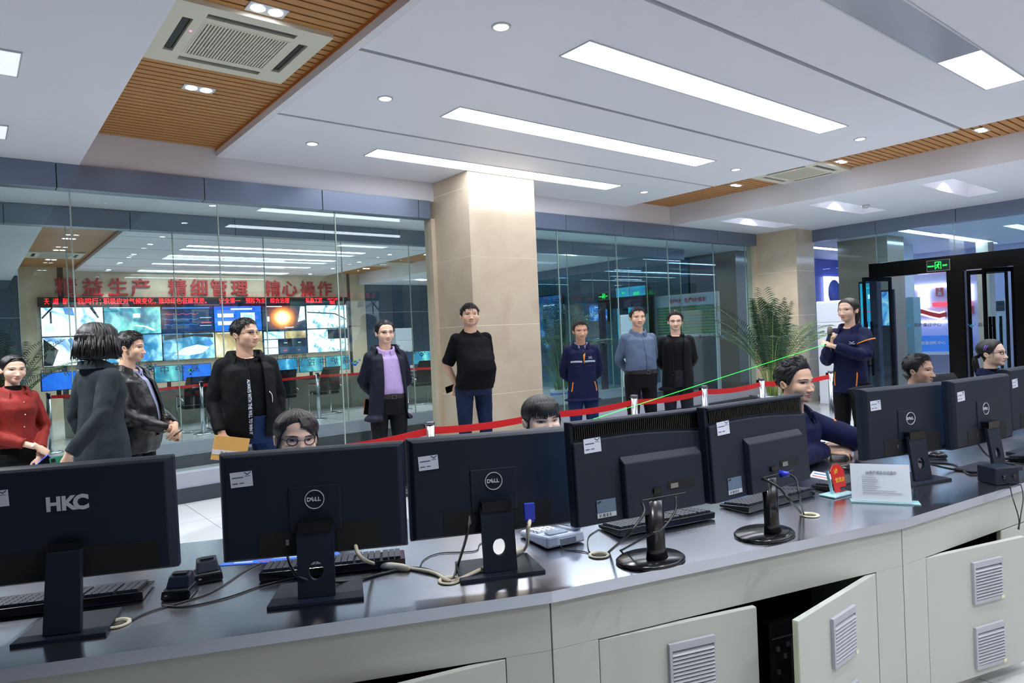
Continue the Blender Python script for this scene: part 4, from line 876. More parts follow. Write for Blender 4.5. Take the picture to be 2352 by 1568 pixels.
kiosk((13.80, (a.y+b.y)/2, 0), -PI/2, a.y-b.y, .5, 2.6, 'wide blue glowing panel behind the palm seen through the glass', [(0, -.3, .2, .86, .875)], disp_mat('blue_panel', [(.3, (14, 60, 130)), (.7, (36, 130, 200))], 1.2, .8), False)
# KPI board
t = thing('kpi_board', 'white framed notice board with green rows and red title behind the glass', 'notice board', (12.58, 9.47, 0), -PI/2)
g = G(); g.box(-.86, .86, 0, .04, 1.28, 2.23); g.box(-.82, -.78, 0, .04, .04, 1.28); g.box(.78, .82, 0, .04, .04, 1.28); g.box(-.84, -.76, -.2, .24, 0, .04); g.box(.76, .84, -.2, .24, 0, .04); g.obj('frame', ALU, t)
G().box(-.83, .83, -.004, -.0005, 1.31, 2.20).obj('board', mat('board_white', (190, 205, 220), .5), t)
g = G()
for k in range(10): g.box(-.80, .80, -.008, -.005, 1.335+.064*k, 1.375+.064*k, 0); g.box(-.80, .80, -.008, -.005, 1.379+.064*k, 1.389+.064*k, 1)
g.obj('rows', [mat('row_green', (24, 140, 60), .5), mat('row_rust', (170, 62, 40), .5)], t)
text_g('高炉KPI  生产KPI看板', .11, .003, .002).xf(TR(.05, -.006, 2.08)).obj('title', mat('title_red', (190, 40, 50), .5), t)
# standing air conditioners
def stand_ac(loc, rz, label, w=.27):
    t = thing('standing_air_conditioner', label, 'air conditioner', loc, rz, 'standing air conditioners')
    WHT = mat('appliance_white', (226, 228, 236), .3)
    G().box(-w, w, 0, .36, .03, 1.84).obj('housing', WHT, t, bevel=.012); G().box(-w-.005, w+.005, -.01, .37, 0, .03).obj('plinth', ALU, t)
    g = G(); g.box(-w+.02, w-.02, -.006, -.0005, 1.47, 1.80); g.obj('air_outlet', mat('outlet_white', (214, 217, 230), .35), t, bevel=.002)
    G().box(-w+.02, w-.02, -.0045, -.0005, .08, 1.455).obj('front_panel', WHT, t, bevel=.002)
    G().box(-w+.05, -w+.13, -.008, -.0048, 1.28, 1.325).obj('label', mat('ac_label', (150, 158, 176), .5), t)
stand_ac((11.78, 5.79, 0), -PI/2+.06, 'white standing air conditioner behind the woman with microphone'); stand_ac((11.9, 10.55, 0), -PI/2, 'pale standing air conditioner seen through the glass beside the notice board'); stand_ac((at(928, 790, y=18.4).x, 18.35, 0), 0, 'white standing air conditioner in the far corner, right of the man in purple shirt', .3)
# ---------------------------------------------------------------- video walls, ticker, slogan
S_ = {
 'a': [(.22, (20, 60, 100)), (.38, (110, 170, 215)), (.46, (225, 240, 255)), (.7, (248, 252, 255))],
 'b': [(.25, (10, 60, 80)), (.45, (40, 120, 150)), (.6, (120, 205, 200)), (.75, (225, 245, 230))],
 'c': [(.2, (8, 18, 36)), (.8, (16, 44, 80))],
 'd': [(.2, (10, 60, 170)), (.8, (40, 120, 225))],
 'f': [(.25, (30, 70, 90)), (.40, (130, 180, 205)), (.48, (235, 246, 250)), (.8, (250, 255, 255))],
 'g': [(.3, (20, 40, 80)), (.42, (120, 160, 225)), (.5, (240, 246, 255)), (.8, (255, 255, 255))],
 'h': [(.25, (6, 40, 70)), (.5, (40, 130, 180)), (.65, (170, 225, 240)), (.8, (230, 250, 250))],
 'i': [(.3, (60, 44, 30)), (.5, (190, 160, 110)), (.7, (250, 240, 220))],
 'j': [(.3, (14, 24, 44)), (.6, (30, 60, 90))]}
SM = {k: disp_mat('video_'+k, v, {'a': 2.2, 'b': 2.4, 'f': 5, 'g': 1.6, 'h': 2.6}.get(k, 1.5), 1.9) for k, v in S_.items()}
def glow_mat():
    mt, nt, b = new_node_mat('video_fire'); N = nt.nodes.new; L = nt.links.new
    tc = N('ShaderNodeTexCoord'); mp = N('ShaderNodeMapping'); mp.inputs['Scale'].default_value = (1.9, 1, 2.2); mp.inputs['Location'].default_value = (.1, 0, 0); L(tc.outputs['Object'], mp.inputs[0])
    n = N('ShaderNodeTexNoise'); n.inputs['Scale'].default_value = 4; L(mp.outputs[0], n.inputs[0]); ad = N('ShaderNodeMixRGB'); ad.inputs[0].default_value = .25; L(mp.outputs[0], ad.inputs[1]); L(n.outputs['Color'], ad.inputs[2])
    gr = N('ShaderNodeTexGradient'); gr.gradient_type = 'SPHERICAL'; L(mp.outputs[0], gr.inputs[0])
    r = N('ShaderNodeValToRGB'); e = r.color_ramp.elements
    for _ in range(3): e.new(.5)
    for k, (p, c) in enumerate([(.0, (30, 34, 60)), (.3, (120, 60, 50)), (.5, (240, 130, 50)), (.68, (255, 225, 150)), (.85, (255, 255, 245))]): e[k].position = p; e[k].color = lin(c)+(1,)
    L(gr.outputs['Fac'], r.inputs[0]); L(r.outputs[0], b.inputs['Emission Color']); b.inputs['Emission Strength'].default_value = 2.2; b.inputs['Base Color'].default_value = (.01, .01, .01, 1)
    return mt
SM['e'] = glow_mat()
DLINE = mat('trace_red', (230, 70, 80), .5, emit=.9); DBLUE = mat('trace_blue', (60, 140, 220), .5, emit=.7); DDARK = mat('display_dark', (14, 20, 34), .4, emit=.1, ecol=(14, 20, 34))
def screen(loc, rz, key, label, group, extra=()):
    t = thing('video_wall_screen', label, 'screen', loc, rz, group); w, h = .615, .335
    G().box(-w, w, .0, .06, -h, h).obj('housing', BLK2, t); G().box(-w+.012, w-.012, -.004, -.0005, -h+.01, h-.01).obj('display', SM[key], t)
    by = {}
    for mi, poly in extra: by.setdefault(mi, G()).prism([(x*w, z*h) for x, z in poly], -.007, -.0045, 0, 'y')
    for mi, g in by.items(): g.obj('picture_detail', (DWH, DLINE, DBLUE, DDARK, SM['a'], SM['i'])[mi], t)
    return t
def bx(x0, x1, z0, z1): return [(x0, z0), (x1, z0), (x1, z1), (x0, z1)]
zig = lambda z, a, mi, n=14: [(mi, [(-.9+1.3*k/n, z+a*math.sin(k*1.9)), (-.9+1.3*(k+1)/n, z+a*math.sin((k+1)*1.9)), (-.9+1.3*(k+1)/n, z+a*math.sin((k+1)*1.9)+.03), (-.9+1.3*k/n, z+a*math.sin(k*1.9)+.03)]) for k in range(n)]
EX = {0: [(3, bx(-.72, -.66, -.1, .7)), (3, [(-.95, .2), (-.6, .95), (-.66, .98), (-.98, .3)]), (3, [(.55, .95), (.8, .2), (.86, .25), (.66, .98)]), (2, [(-.3, .95), (.0, .95), (.06, .4), (-.24, .5)]), (0, bx(-.9, -.6, -.7, -.2))],
      1: [(0, bx(-.8, .3, .9, .96)), (0, bx(0, .25, .2, .5)), (0, [(.1, -.3), (.5, -.45), (.8, -.75), (.7, -.8), (.4, -.5), (.05, -.4)])],
      2: [(2, bx(-.95, .85, .82, .92))]+zig(.4, .05, 1)+zig(0, .04, 2)+zig(-.4, .03, 2)+[(0, bx(.45, .9, .1, .13)), (0, bx(.45, .9, -.5, -.47)), (1, bx(.5, .9, -.3, -.22))],
      3: [(0, bx(-.3, .6, .68, .8)), (0, bx(-.85, -.2, .1, .4)), (0, bx(.1, .7, -.5, .45)), (2, bx(.2, .6, -.4, .3)), (0, bx(-.85, -.1, -.5, -.2))],
      4: [(0, bx(-.8, -.1, .88, .95)), (0, bx(.0, .4, -.85, -.78)), (0, bx(-.8, -.68, -.3, .1)), (4, [(.6, -.4), (.95, -.2), (.95, .9), (.75, .9)])], 5: [(3, [(-.95, .45), (.4, .3), (.95, -.2), (.95, -.3), (.4, .2), (-.95, .36)]), (0, bx(-.2, .3, -.4, -.1))],
      6: [(3, [(-.95, .9), (-.5, .1), (-.7, -.95), (-.98, -.95)]), (2, [(-.2, .8), (.2, -.9), (.3, -.9), (-.05, .9)])], 7: [(0, [(-.9, .8), (-.5, .3), (-.4, -.9), (-.6, -.9)]), (2, [(.1, .9), (.4, .1), (.5, -.9), (.2, -.9)])],
      8: [(0, [(-.6, -.6), (-.2, -.1), (.3, .1), (.8, -.1), (.5, -.55), (0, -.7)]), (3, [(-.95, .9), (.95, .9), (.95, .6), (.2, .75), (-.95, .5)]), (2, [(.55, .2), (.8, .5), (.95, .1), (.7, -.1)])],
      9: [(0, bx(-.9, -.3, .88, .94))], 10: [(4, bx(-.95, -.05, .3, .9)), (5, bx(.0, .95, .3, .9)), (4, bx(-.95, -.35, -.4, .22)), (4, bx(-.95, -.35, -.95, -.45)), (3, bx(-.3, .3, -.4, .22)), (3, bx(.34, .95, -.4, .22)), (0, bx(-.08, .08, -.1, -.02)), (0, bx(.56, .7, -.1, -.02)), (1, bx(-.1, .05, -.72, -.66)), (1, bx(.54, .66, -.72, -.66))],
      11: [(3, bx(.0, .98, .12, .95))]}
KEYS = 'abcdefghhijf'
LBS = ['bright bluish furnace picture, first screen of the upper row', 'hazy teal picture, second screen of the upper row', 'dark trend chart with red curve, third screen of the upper row', 'blue presentation slide, fourth screen of the upper row', 'orange fire glow, fifth screen of the upper row', 'white steam picture, last screen of the upper row', 'bright streaked picture, first screen of the lower row', 'pale blue pipes, second screen of the lower row', 'curved conveyor view, third screen of the lower row', 'warm brown picture behind the man in black jacket, lower row', 'grid of small camera tiles, fifth screen of the lower row', 'white steam and a black tile, last of the lower row']
for k in range(12):
    x = 1.98+1.237*(k % 6); z = 2.245 if k < 6 else 1.565
    t = screen((x, 18.66, z), 0, KEYS[k], 'video wall screen with '+LBS[k], 'video wall screens behind the glass', EX[k])
    dup(t, (9.95-x+.25, -2.22, z), PI, 'video wall screen behind the photographer, only faintly reflected', 'video wall screens seen only in reflection')
LEDR = mat('led_red', (255, 40, 40), .5, emit=2.2, ecol=(255, 30, 40))
t = thing('led_ticker', 'black LED ticker with red running text above the video wall behind glass', 'sign', (5.07, 18.62, 2.70))
g = G(); g.box(-3.75, 3.75, 0, .09, -.105, .105); g.obj('housing', BLK2, t)
tx = [(-3.45, '天 道 酬'), (-1.35, '我同行；积极应对气候变化，'), (.55, '推动绿色低碳发展。'), (1.95, '安全第一'), (2.7, ''), ]
g = G()
def word(s, px0, px1, zz=0., size=.155):
    a, b = at(px0, 690, y=18.63).x-5.07, at(px1, 690, y=18.63).x-5.07; w = text_g(s, size, .003, .0015); xs = [v[0] for v in w.v]; k = (b-a)/(max(xs)-min(xs)); w.v = [((v[0]-min(xs))*k+a, v[1]-.003, v[2]+zz) for v in w.v]; g.join(w)
word('天', 101, 113); word('道', 121, 135); word('酬', 144, 158); word('我同行；', 177, 232); word('积极应对气候变化，', 237, 357); word('推动绿色低碳发展。', 364, 474); word('安全第一', 503, 552); word('预防为主', 564, 609); word('综合治理', 620, 664); word('弘扬工匠', 702, 740); word('2021年11月', 752, 774, .045, .06); word('10:27', 757, 769, -.02, .06); word('星期三', 757, 769, -.07, .06)
g.obj('running_text', LEDR, t)
dup(t, (5.1, -2.2, 2.70), PI, 'LED ticker behind the photographer, visible only as faint red reflection')
SIGNR = mat('sign_red', (182, 30, 40), .35)
t = thing('wall_slogan', 'row of large red wall characters above the LED ticker, behind the glass', 'sign', (0, 18.735, 3.02))
for ch, px in zip('精益生产精细管理精心操作', (152, 213, 271, 324, 408, 458, 503, 550, 626, 665, 707, 746)):
    w = text_g(ch, .45, .05, .005); w.xf(TR(at(px, 660, y=18.7).x, -.03, 0)).obj('character', SIGNR, t)
# ---------------------------------------------------------------- barrier posts and belts
BELT = mat('barrier_belt_red', (212, 14, 20), .55); 
def stanchion(loc, label, group='belt barrier posts'):
    t = thing('barrier_post', label, 'barrier post', loc, 0, group)
    G().lathe([(.16, 0), (.16, .012), (.12, .022), (.035, .03), (.001, .03)], 32).obj('base', CHROME, t)
    G().lathe([(.031, .028), (.031, .90), (.001, .90)], 24).obj('tube', CHROME, t)
    G().lathe([(.034, .902), (.034, .918), (.028, .922), (.001, .922)], 24).obj('cap', mat('post_cap', (120, 122, 128), .25, metal=.9), t)
    G().box(-.022, .022, .031, .05, .83, .90).obj('belt_clip', BLK2, t); return t
PST = [(1.46, 3.95), (2.50, 4.075), (3.54, 4.05), (4.577, 4.035), (5.608, 4.04), (6.589, 4.02), (7.75, 3.85)]
PL = ['hidden behind the woman in round glasses', 'left of the man in black T-shirt', 'hidden behind the woman with fringe', 'in front of the man in the blue grey shirt', 'in front of the man in black blazer', 'left of the young man with clasped hands', 'hidden behind the woman with microphone']
s0 = None
for p, l in zip(PST, PL): s0 = stanchion((*p, 0), 'polished barrier post '+l) if s0 is None else (dup(s0, (*p, 0), 0, 'polished barrier post '+l) and s0)
def belt(a, b, label, group='red barrier belts', z=.855):
    a, b = Vector((*a, z)), Vector((*b, z)); d = (b-a).normalized(); n = 10; nn = Vector((-d.y, d.x, 0))*.0012; R = []
    for k in range(n+1):
        s = k/n; p = a+d*.034+(b-a-d*.068)*s; p.z -= .02*4*s*(1-s); R.append([p-nn+Vector((0, 0, -.025)), p-nn+Vector((0, 0, .025)), p+nn+Vector((0, 0, .025)), p+nn+Vector((0, 0, -.025))])
    tag(G().loft(R, 0, False).obj('barrier_belt', BELT), label, 'belt', group)
BLB = ['from behind the woman in round glasses to the nearest visible post', 'in front of the marble column', 'right of the woman with fringe, in front of the man in work jacket', 'between the posts before the blue grey shirt and the blazer', 'right of the post before the black blazer', 'between the palm and the woman with microphone']
for i in range(6): belt(PST[i], PST[i+1], 'red belt '+BLB[i])
P2 = [(.97, 12.6), (3.2, 12.75), (5.37, 12.86), (7.29, 12.86), (9.4, 12.7)]
L2 = ['at far left beside the woman in red', 'right of the man in leather jacket', 'between the men in black jacket and purple shirt', 'beside the man in purple shirt', 'hidden behind the column']
for p, l in zip(P2, L2): dup(s0, (*p, 0), PI, 'polished barrier post behind the glass '+l, 'barrier posts behind the glass')
for i, l in enumerate(('between the woman in red and the man in leather', 'behind the man in black jacket', 'behind the man in purple shirt', 'next to the column')): belt(P2[i], P2[i+1], 'red barrier belt behind the glass '+l, 'belts behind the glass')
# ---------------------------------------------------------------- chairs
CHF = mat('chair_black', (20, 24, 30), .7, spec=.2, bump=.1, bscale=300)
def make_chair(label, loc, rz, group):
    t = thing('office_chair', label, 'chair', loc, rz, group)      # the sitter looks along local -y
    g = G(); N = 9
    R = []
    for k in range(N+1):
        s = k/N; z = .50+.50*s; y = .23+.03*s-.05*math.sin(s*PI)+.08*s*s; w = .225-.03*s*s
        R.append([(-w, y, z), (0, y+.03, z), (w, y, z), (w, y+.03, z), (0, y+.06, z), (-w, y+.03, z)])
    g.loft(R, 0, True); g.obj('backrest', CHF, t, bevel=.005)
    g = G(); g.box(-.235, .235, -.24, .22, .42, .49); g.obj('seat', CHF, t, bevel=.03)
    G().box(-.1, .1, .303, .313, .80, .822).obj('back_handle', CHROME, t)
    for s in (-1, 1):
        G().tube([(s*.25, .26, .58), (s*.25, .0, .64), (s*.25, -.2, .62), (s*.25, -.22, .4), (s*.25, -.22, .02), (s*.25, -.16, .012), (s*.25, .24, .012)], .0125, 8).obj('leg', CHROME, t)
        G().box(s*.25-.022, s*.25+.022, -.17, .17, .645, .665).obj('armrest', CHF, t, bevel=.006)
    G().tube([(-.25, .24, .012), (.25, .24, .012)], .0125, 8).obj('stretcher', CHROME, t)
    G().tube([(-.25, -.1, .44), (.25, -.1, .44)], .0125, 8).obj('seat_bar', CHROME, t)
    return t
c2 = [((445, 880), 13.35, 'below the green emblem strip, right of the leather jacket'), ((645, 880), 13.75, 'right of the man in black jacket'), ((745, 880), 13.8, 'left of the man in purple shirt'), ((968, 878), 13.6, 'beside the column edge')]
ch0 = make_chair('black office chair behind the glass '+c2[0][2], (at(445, 880, y=13.35).x, 13.35, 0), PI, 'chairs behind the glass')
for (q, y, l) in c2[1:]: dup(ch0, (at(*q, y=y).x, y, 0), PI+(y-13.7), 'black office chair behind the glass '+l)
# ---------------------------------------------------------------- the other control desk, seen from its operators' side
def mir(x, y): return (9.71-x, 16.2-y)
tops = [o for o in COL.objects if o.name.split('.')[0] == 'worktop']; cabs = [o for o in COL.objects if o.name.split('.')[0] == 'desk_cabinet']
for k, o in enumerate(list(tops)): dup(o, (*mir(o.location.x, o.location.y), 0), o.rotation_euler.z+PI, 'steel desk top section behind the glass, number %d from the right' % (k+1), 'desk tops behind the glass')
BEIGE = mat('beige_desk_panel', (176, 176, 160), .5)
for k in range(len(DV)-1):
    a, ang, L_ = frame_of(k); x, y = mir(a.x, a.y)
    g = G(); g.box(.04, L_-.04, .36, .38, .06, .712); g.box(.04, .06, .05, .36, .0, .712); g.box(L_-.06, L_-.04, .05, .36, 0, .712); g.box(.04, L_-.04, .355, .36, 0, .06)
    tag(g.obj('desk_cabinet', BEIGE, None, (x, y, 0), ang+PI, bevel=.003), 'beige desk base behind the glass, section %d from the right' % (k+1), 'cabinet', 'desk bases behind the glass')
M2 = [((135, 850), 'd', 'dark blue screen at far left'), ((388, 838), 'b', 'green screen beside the leather jacket'), ((452, 836), 'd', 'bright blue screen left of the black jacket'), ((595, 832), 'a', 'white screen right of the black jacket'), ((655, 832), 'h', 'pale screen left of the gap'), ((715, 830), 'b', 'teal screen by the second chair'), ((775, 828), 'b', 'greenish screen left of the purple shirt'), ((925, 822), 'j', 'dark screen right of the purple shirt'), ((972, 818), 'b', 'bright green screen next to the column')]
for (q, key, l) in M2:
    y = 14.35 if 200 < q[0] < 900 else 14.15; p = at(*q, y=y)
    t = thing('monitor', 'monitor behind the glass, '+l, 'monitor', (p.x, y, .75), (p.x-4.85)*-.06, 'monitors behind the glass')
    G().box(-.27, .27, 0, .035, .13, .45).obj('housing', BLK, t, bevel=.004); G().box(-.26, .26, -.004, -.0005, .14, .44).obj('screen', SM[key], t)
    g = G(); g.box(-.035, .035, .036, .05, .01, .3); g.obj('stand_neck', BLK, t); G().lathe([(.11, 0), (.11, .01), (.001, .012)], 24, c=(0, .03, 0)).obj('stand_base', BLK, t)
# ---------------------------------------------------------------- potted palms
LEAF = [mat('palm_green_%s' % n, c, .45, var=.2, vscale=8) for n, c in (('deep', (22, 58, 32)), ('mid', (36, 80, 42)), ('yellow', (74, 108, 46)))]
STEM = mat('palm_stem', (118, 140, 70), .5); PORC = mat('porcelain', (206, 212, 222), .15); PBLUE = mat('porcelain_blue', (70, 90, 170), .2); SOIL = mat('soil', (60, 48, 40), .9)
def palm(loc, label, s=1., seed=1, h0=.36):
    R = random.Random(seed); t = thing('potted_palm', label, 'plant', loc, 0, 'potted palms')
    G().lathe([(.15, 0), (.20, .05), (.225, h0*.7), (.235, h0-.03), (.25, h0), (.225, h0), (.21, h0-.03), (.20, h0-.06), (.001, h0-.06)], 36).obj('pot', PORC, t)
    G().lathe([(.2255, h0*.55), (.2305, h0*.82), (.2315, h0*.82), (.2265, h0*.55)], 36, cap=False).obj('pot_pattern', PBLUE, t); G().lathe([(.2, h0-.058), (.001, h0-.045)], 24).obj('soil', SOIL, t)
    for k in range(26):
        az = 2*PI*k/26*2.6+R.uniform(-.3, .3); ln = R.uniform(1.0, 1.5)*s; lean = R.uniform(.12, .75) if k > 3 else R.uniform(.05, .2); P = []
        r0_ = R.uniform(.02, .12); x, y, z = r0_*math.cos(az), r0_*math.sin(az), h0-.06; el = PI/2-lean*.35; N = 22
        for i in range(N+1):
            P.append(Vector((x, y, z))); st = ln/N; x += st*math.cos(el)*math.cos(az); y += st*math.cos(el)*math.sin(az); z += st*math.sin(el); el -= lean*(.035+.11*(i/N))
        g = G(); g.tube(P, [.009*(1-.8*i/N) for i in range(N+1)], 5, 1)
        for i in range(7, N+1):
            for q in range(2):
                f = min(1, i+q*.5) if 0 else i+q*.5
                if f > N: continue
                a = P[int(f)]; b = P[min(int(f)+1, N)]; o = a.lerp(b, f-int(f)); tg = (P[min(int(f)+1, N)]-P[max(int(f)-1, 0)]).normalized(); side = tg.cross(Vector((0, 0, 1))); side = side.normalized() if side.length > .05 else Vector((1, 0, 0)); up = side.cross(tg)
                l = .27*s*math.sin(PI*min(1, (f-5.5)/(N-4)))**.6*R.uniform(.85, 1.1)+.03
                for sg in (-1, 1):
                    d = (side*sg*.8+tg*.62+up*.28).normalized(); dr = Vector((0, 0, -1)); w = tg*.0085
                    m_ = o+d*l*.55+dr*l*.07; e = o+d*l+dr*l*.32
                    g.add([o, m_-w, e, m_+w, m_+up*.004], [(0, 1, 4), (1, 2, 4), (2, 3, 4), (3, 0, 4)], 0, True)
        g.obj('frond', [LEAF[R.choice((0, 0, 1, 1, 2))], STEM], t)
palm((10.0, 5.9, 0), 'leafy green potted palm in front of the right marble column', 1.22, 3); palm((9.35, 10.15, 0), 'potted palm behind the glass at the right edge of the marble column', 1.25, 5)
palm((at(-14, 770, y=12.0).x, 12.0, 0), 'potted palm behind the glass, only leaf tips show at left border', 1.1, 8)
# ---------------------------------------------------------------- people: head, hands, clothes
def sdf_head(P, q):
    """signed distance-like field of a head; unit = head height, chin z=0, crown z=1, face towards -y"""
    fat, jaw, fem = q.get('fat', 1.), q.get('jaw', 1.), q.get('fem', 0.)
    def ell(c, r):
        a = (P-np.array(c))/np.array(r); k0 = np.linalg.norm(a, axis=1); k1 = np.linalg.norm(a/np.array(r), axis=1); return k0*(k0-1)/np.maximum(k1, 1e-6)
    def sm(a, b, k): h = np.clip(.5+.5*(b-a)/k, 0, 1); return b*(1-h)+a*h-k*h*(1-h)
    def cap(a, b, r0, r1):
        a, b = np.array(a), np.array(b); t = np.clip(((P-a) @ (b-a))/((b-a) @ (b-a)), 0, 1); return np.linalg.norm(P-(a+t[:, None]*(b-a)), axis=1)-(r0+(r1-r0)*t)
    d = ell((0, .065, .655), (.322, .405, .345))
    d = sm(d, ell((0, -.05, .42), (.282*(.5+.5*fat), .315, .36)), .07)
    d = sm(d, ell((0, -.075, .215), (.225*fat*jaw, .25, .20)), .09)
    d = sm(d, ell((0, -.25, .085), (.115*(.6+.4*fat), .095, .085)), .08)
    for s in (-1, 1): d = sm(d, ell((s*.165*(.7+.3*fat), -.215, .345), (.105*fat, .115, .12)), .07)
    d = sm(d, ell((0, -.285, .565), (.2, .075, .06)), .08)
    nk = .215*(.55+.45*fat)*(.88 if fem else 1)
    d = sm(d, cap((0, .075, .3), (0, .11, -.34), nk, nk*1.08), .07)
    x, y, z = np.abs(P[:, 0]), P[:, 1], P[:, 2]; fr = 1/(1+np.exp((y+.05)*30))
    gs = lambda cx, cz, sx, sz: np.exp(-((x-cx)/sx)**2-((z-cz)/sz)**2)
    d = d+fr*(.038*gs(.135, .505, .075, .048)+.014*gs(.0, .235, .05, .02)-.006*gs(.14, .43, .07, .03))
    d = sm(d, cap((0, -.325, .50), (0, -.405, .33), .022, .043), .05)
    d = sm(d, ell((0, -.415, .305), (.048, .05, .040)), .03)
    for s in (-1, 1): d = sm(d, ell((s*.052, -.372, .292), (.034, .05, .032)), .025)
    d = sm(d, ell((0, -.345, .198), (.095, .04, .026)), .03); d = sm(d, ell((0, -.335, .158), (.078, .042, .028)), .03)
    d = d+fr*.012*np.exp(-(x/.1)**2-((z-.178)/.008)**2)
    return d
C0 = np.array((0, .02, .43))
def cast(D, q, hi=1.6):
    D = np.asarray(D, float); a = np.zeros(len(D)); b = np.full(len(D), hi)
    for _ in range(26):
        m = (a+b)/2; f = sdf_head(C0+D*m[:, None], q); ins = f < 0; a = np.where(ins, m, a); b = np.where(ins, b, m)
    return (a+b)/2
def dirs(az, el): return np.stack([np.sin(az)*np.cos(el), -np.cos(az)*np.cos(el), np.sin(el)], -1)
def front(xz, q, y0=-1.0, y1=-.02):
    xz = np.asarray(xz, float); a = np.full(len(xz), y0); b = np.full(len(xz), y1)
    for _ in range(24):
        m = (a+b)/2; f = sdf_head(np.stack([xz[:, 0], m, xz[:, 1]], 1), q); ins = f < 0; b = np.where(ins, m, b); a = np.where(ins, a, m)
    return (a+b)/2
def head_g(q):
    n, m_ = 88, 74
    u = np.linspace(-1, 1, n, endpoint=False); az = PI*(u*.62+.38*np.sign(u)*np.abs(u)**2.2)
    v = np.linspace(-1, 1, m_); el = v*.5*PI*.985; el = el-.16*np.sin(2*el+.25)*np.cos(el)*.6
    A, E_ = np.meshgrid(az, el); D = dirs(A.ravel(), E_.ravel()); r = cast(D, q); V = C0+D*r[:, None]
    g = G(); g.loft([[tuple(p) for p in V[i*n:(i+1)*n]] for i in range(m_)])
    for s in (-1, 1):       # ears
        R = []; N = 12
        for k, (w, off) in enumerate(((.5, -.03), (.8, .015), (1., .05), (.95, .066), (.7, .060), (.45, .035))):
            R.append([(s*(.285*(.6+.4*q.get('fat', 1))+off+.018*(math.sin(a_)+1)*.5), .045+.062*w*math.cos(a_)+.02*math.sin(a_)+off*.55, .435+.105*w*math.sin(a_)*(1 if math.sin(a_) > 0 else .95)) for a_ in [2*PI*j/N for j in range(N)]])
        g.loft(R)
    return g
def patch(rows, q, off, hh):
    """rows of (x, z) laid on the face"""
    n = len(rows[0]); fl = np.array([p for r in rows for p in r]); y = front(fl, q)-off; v = [(a*hh, b*hh, c*hh) for a, b, c in zip(fl[:, 0], y, fl[:, 1])]
    return v, [(i*n+j, i*n+j+1, (i+1)*n+j+1, (i+1)*n+j) for i in range(len(rows)-1) for j in range(n-1)]
EYEW = mat('eye_white', (222, 218, 214), .3); IRIS = mat('eye_dark', (30, 20, 16), .12); LASH = mat('lash_black', (24, 18, 18), .6)
def face_parts(par, q, hh, M, lipm, browm):
    op = q.get('eye', .036); gz = q.get('gaze', 0.)
    for s in (-1, 1):
        N = 12; g = G(); xs = [(.070+.135*k/N) for k in range(N+1)]; up = [.497+.006*(k/N)+op*(math.sin(PI*(k/N))**.75)*.62 for k in range(N+1)]; lo = [.497+.006*(k/N)-op*(math.sin(PI*k/N)**.9)*.40 for k in range(N+1)]
        rows = [[(s*x, l+(u-l)*t_) for x, l, u in zip(xs, lo, up)] for t_ in (0, .33, .66, 1)]
        g.add(*patch(rows, q, .004, hh), 0, True)
        cx = .138+s*gz*.03; ir = .031; R = []
        for t_ in (0, .5, 1):
            R.append([])
            for k in range(13):
                a = 2*PI*k/12; x = cx+ir*t_*math.cos(a); z = .503+ir*t_*math.sin(a); j = min(max((x-.07)/.135, 0), 1); u_ = .497+.006*j+op*(math.sin(PI*j)**.75)*.62; l_ = .497+.006*j-op*(math.sin(PI*j)**.9)*.40; R[-1].append((s*x, min(max(z, l_), u_)))
        g.add(*patch(R, q, .007, hh), 1, True)
        g.add(*patch([[(s*x, u-.002) for x, u in zip(xs, up)], [(s*x, u+.009+.006*k/N) for k, (x, u) in enumerate(zip(xs, up))]], q, .010, hh), 2, True)
        g.xf(M).obj('eye', [EYEW, IRIS, LASH], par)
        b = q.get('brow', .024); N = 8; xs = [.055+.18*k/N for k in range(N+1)]; bz = [.578+.03*math.sin(PI*.8*k/N+.1)-.012*(k/N) for k in range(N+1)]
        g = G(); g.add(*patch([[(s*x, z-b*.5*(1-.6*abs(k/N-.35))) for k, (x, z) in enumerate(zip(xs, bz))], [(s*x, z) for x, z in zip(xs, bz)], [(s*x, z+b*.5*(1-.75*k/N)) for k, (x, z) in enumerate(zip(xs, bz))]], q, .006, hh), 0, True); g.xf(M).obj('eyebrow', browm, par)
    N = 12; w = .105; xs = [-w+2*w*k/N for k in range(N+1)]; op_ = q.get('mouth', 0.)
    ml = [.179-.006*math.cos(PI*k/N*2)*0+.004*abs(k/N-.5) for k in range(N+1)]; ut = [.181+.034*math.sin(PI*k/N)**.7*(1-.18*math.exp(-((k/N-.5)/.1)**2)) for k in range(N+1)]; lb = [.177-.042*math.sin(PI*k/N)**.8 for k in range(N+1)]
    g = G(); g.add(*patch([[(x, z) for x, z in zip(xs, lb)], [(x, (l+z)/2) for x, l, z in zip(xs, lb, ml)], [(x, z) for x, z in zip(xs, ml)], [(x, (u+z)/2) for x, u, z in zip(xs, ut, ml)], [(x, z) for x, z in zip(xs, ut)]], q, .0025, hh), 0, True)
    g.add(*patch([[(x*.97, z-.003-op_*.4*math.sin(PI*k/N)) for k, (x, z) in enumerate(zip(xs, ml))], [(x*.97, z+.003+op_*.6*math.sin(PI*k/N)) for k, (x, z) in enumerate(zip(xs, ml))]], q, .007, hh), 1, True)
    g.xf(M).obj('mouth', [lipm, mat('mouth_line', (92, 44, 44), .5)], par)
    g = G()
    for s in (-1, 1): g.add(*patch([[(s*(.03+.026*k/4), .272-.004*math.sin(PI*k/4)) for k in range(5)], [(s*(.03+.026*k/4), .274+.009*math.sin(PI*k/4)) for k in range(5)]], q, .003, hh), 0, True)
    g.xf(M).obj('nostrils', mat('nostril_shade', (120, 70, 62), .6), par)
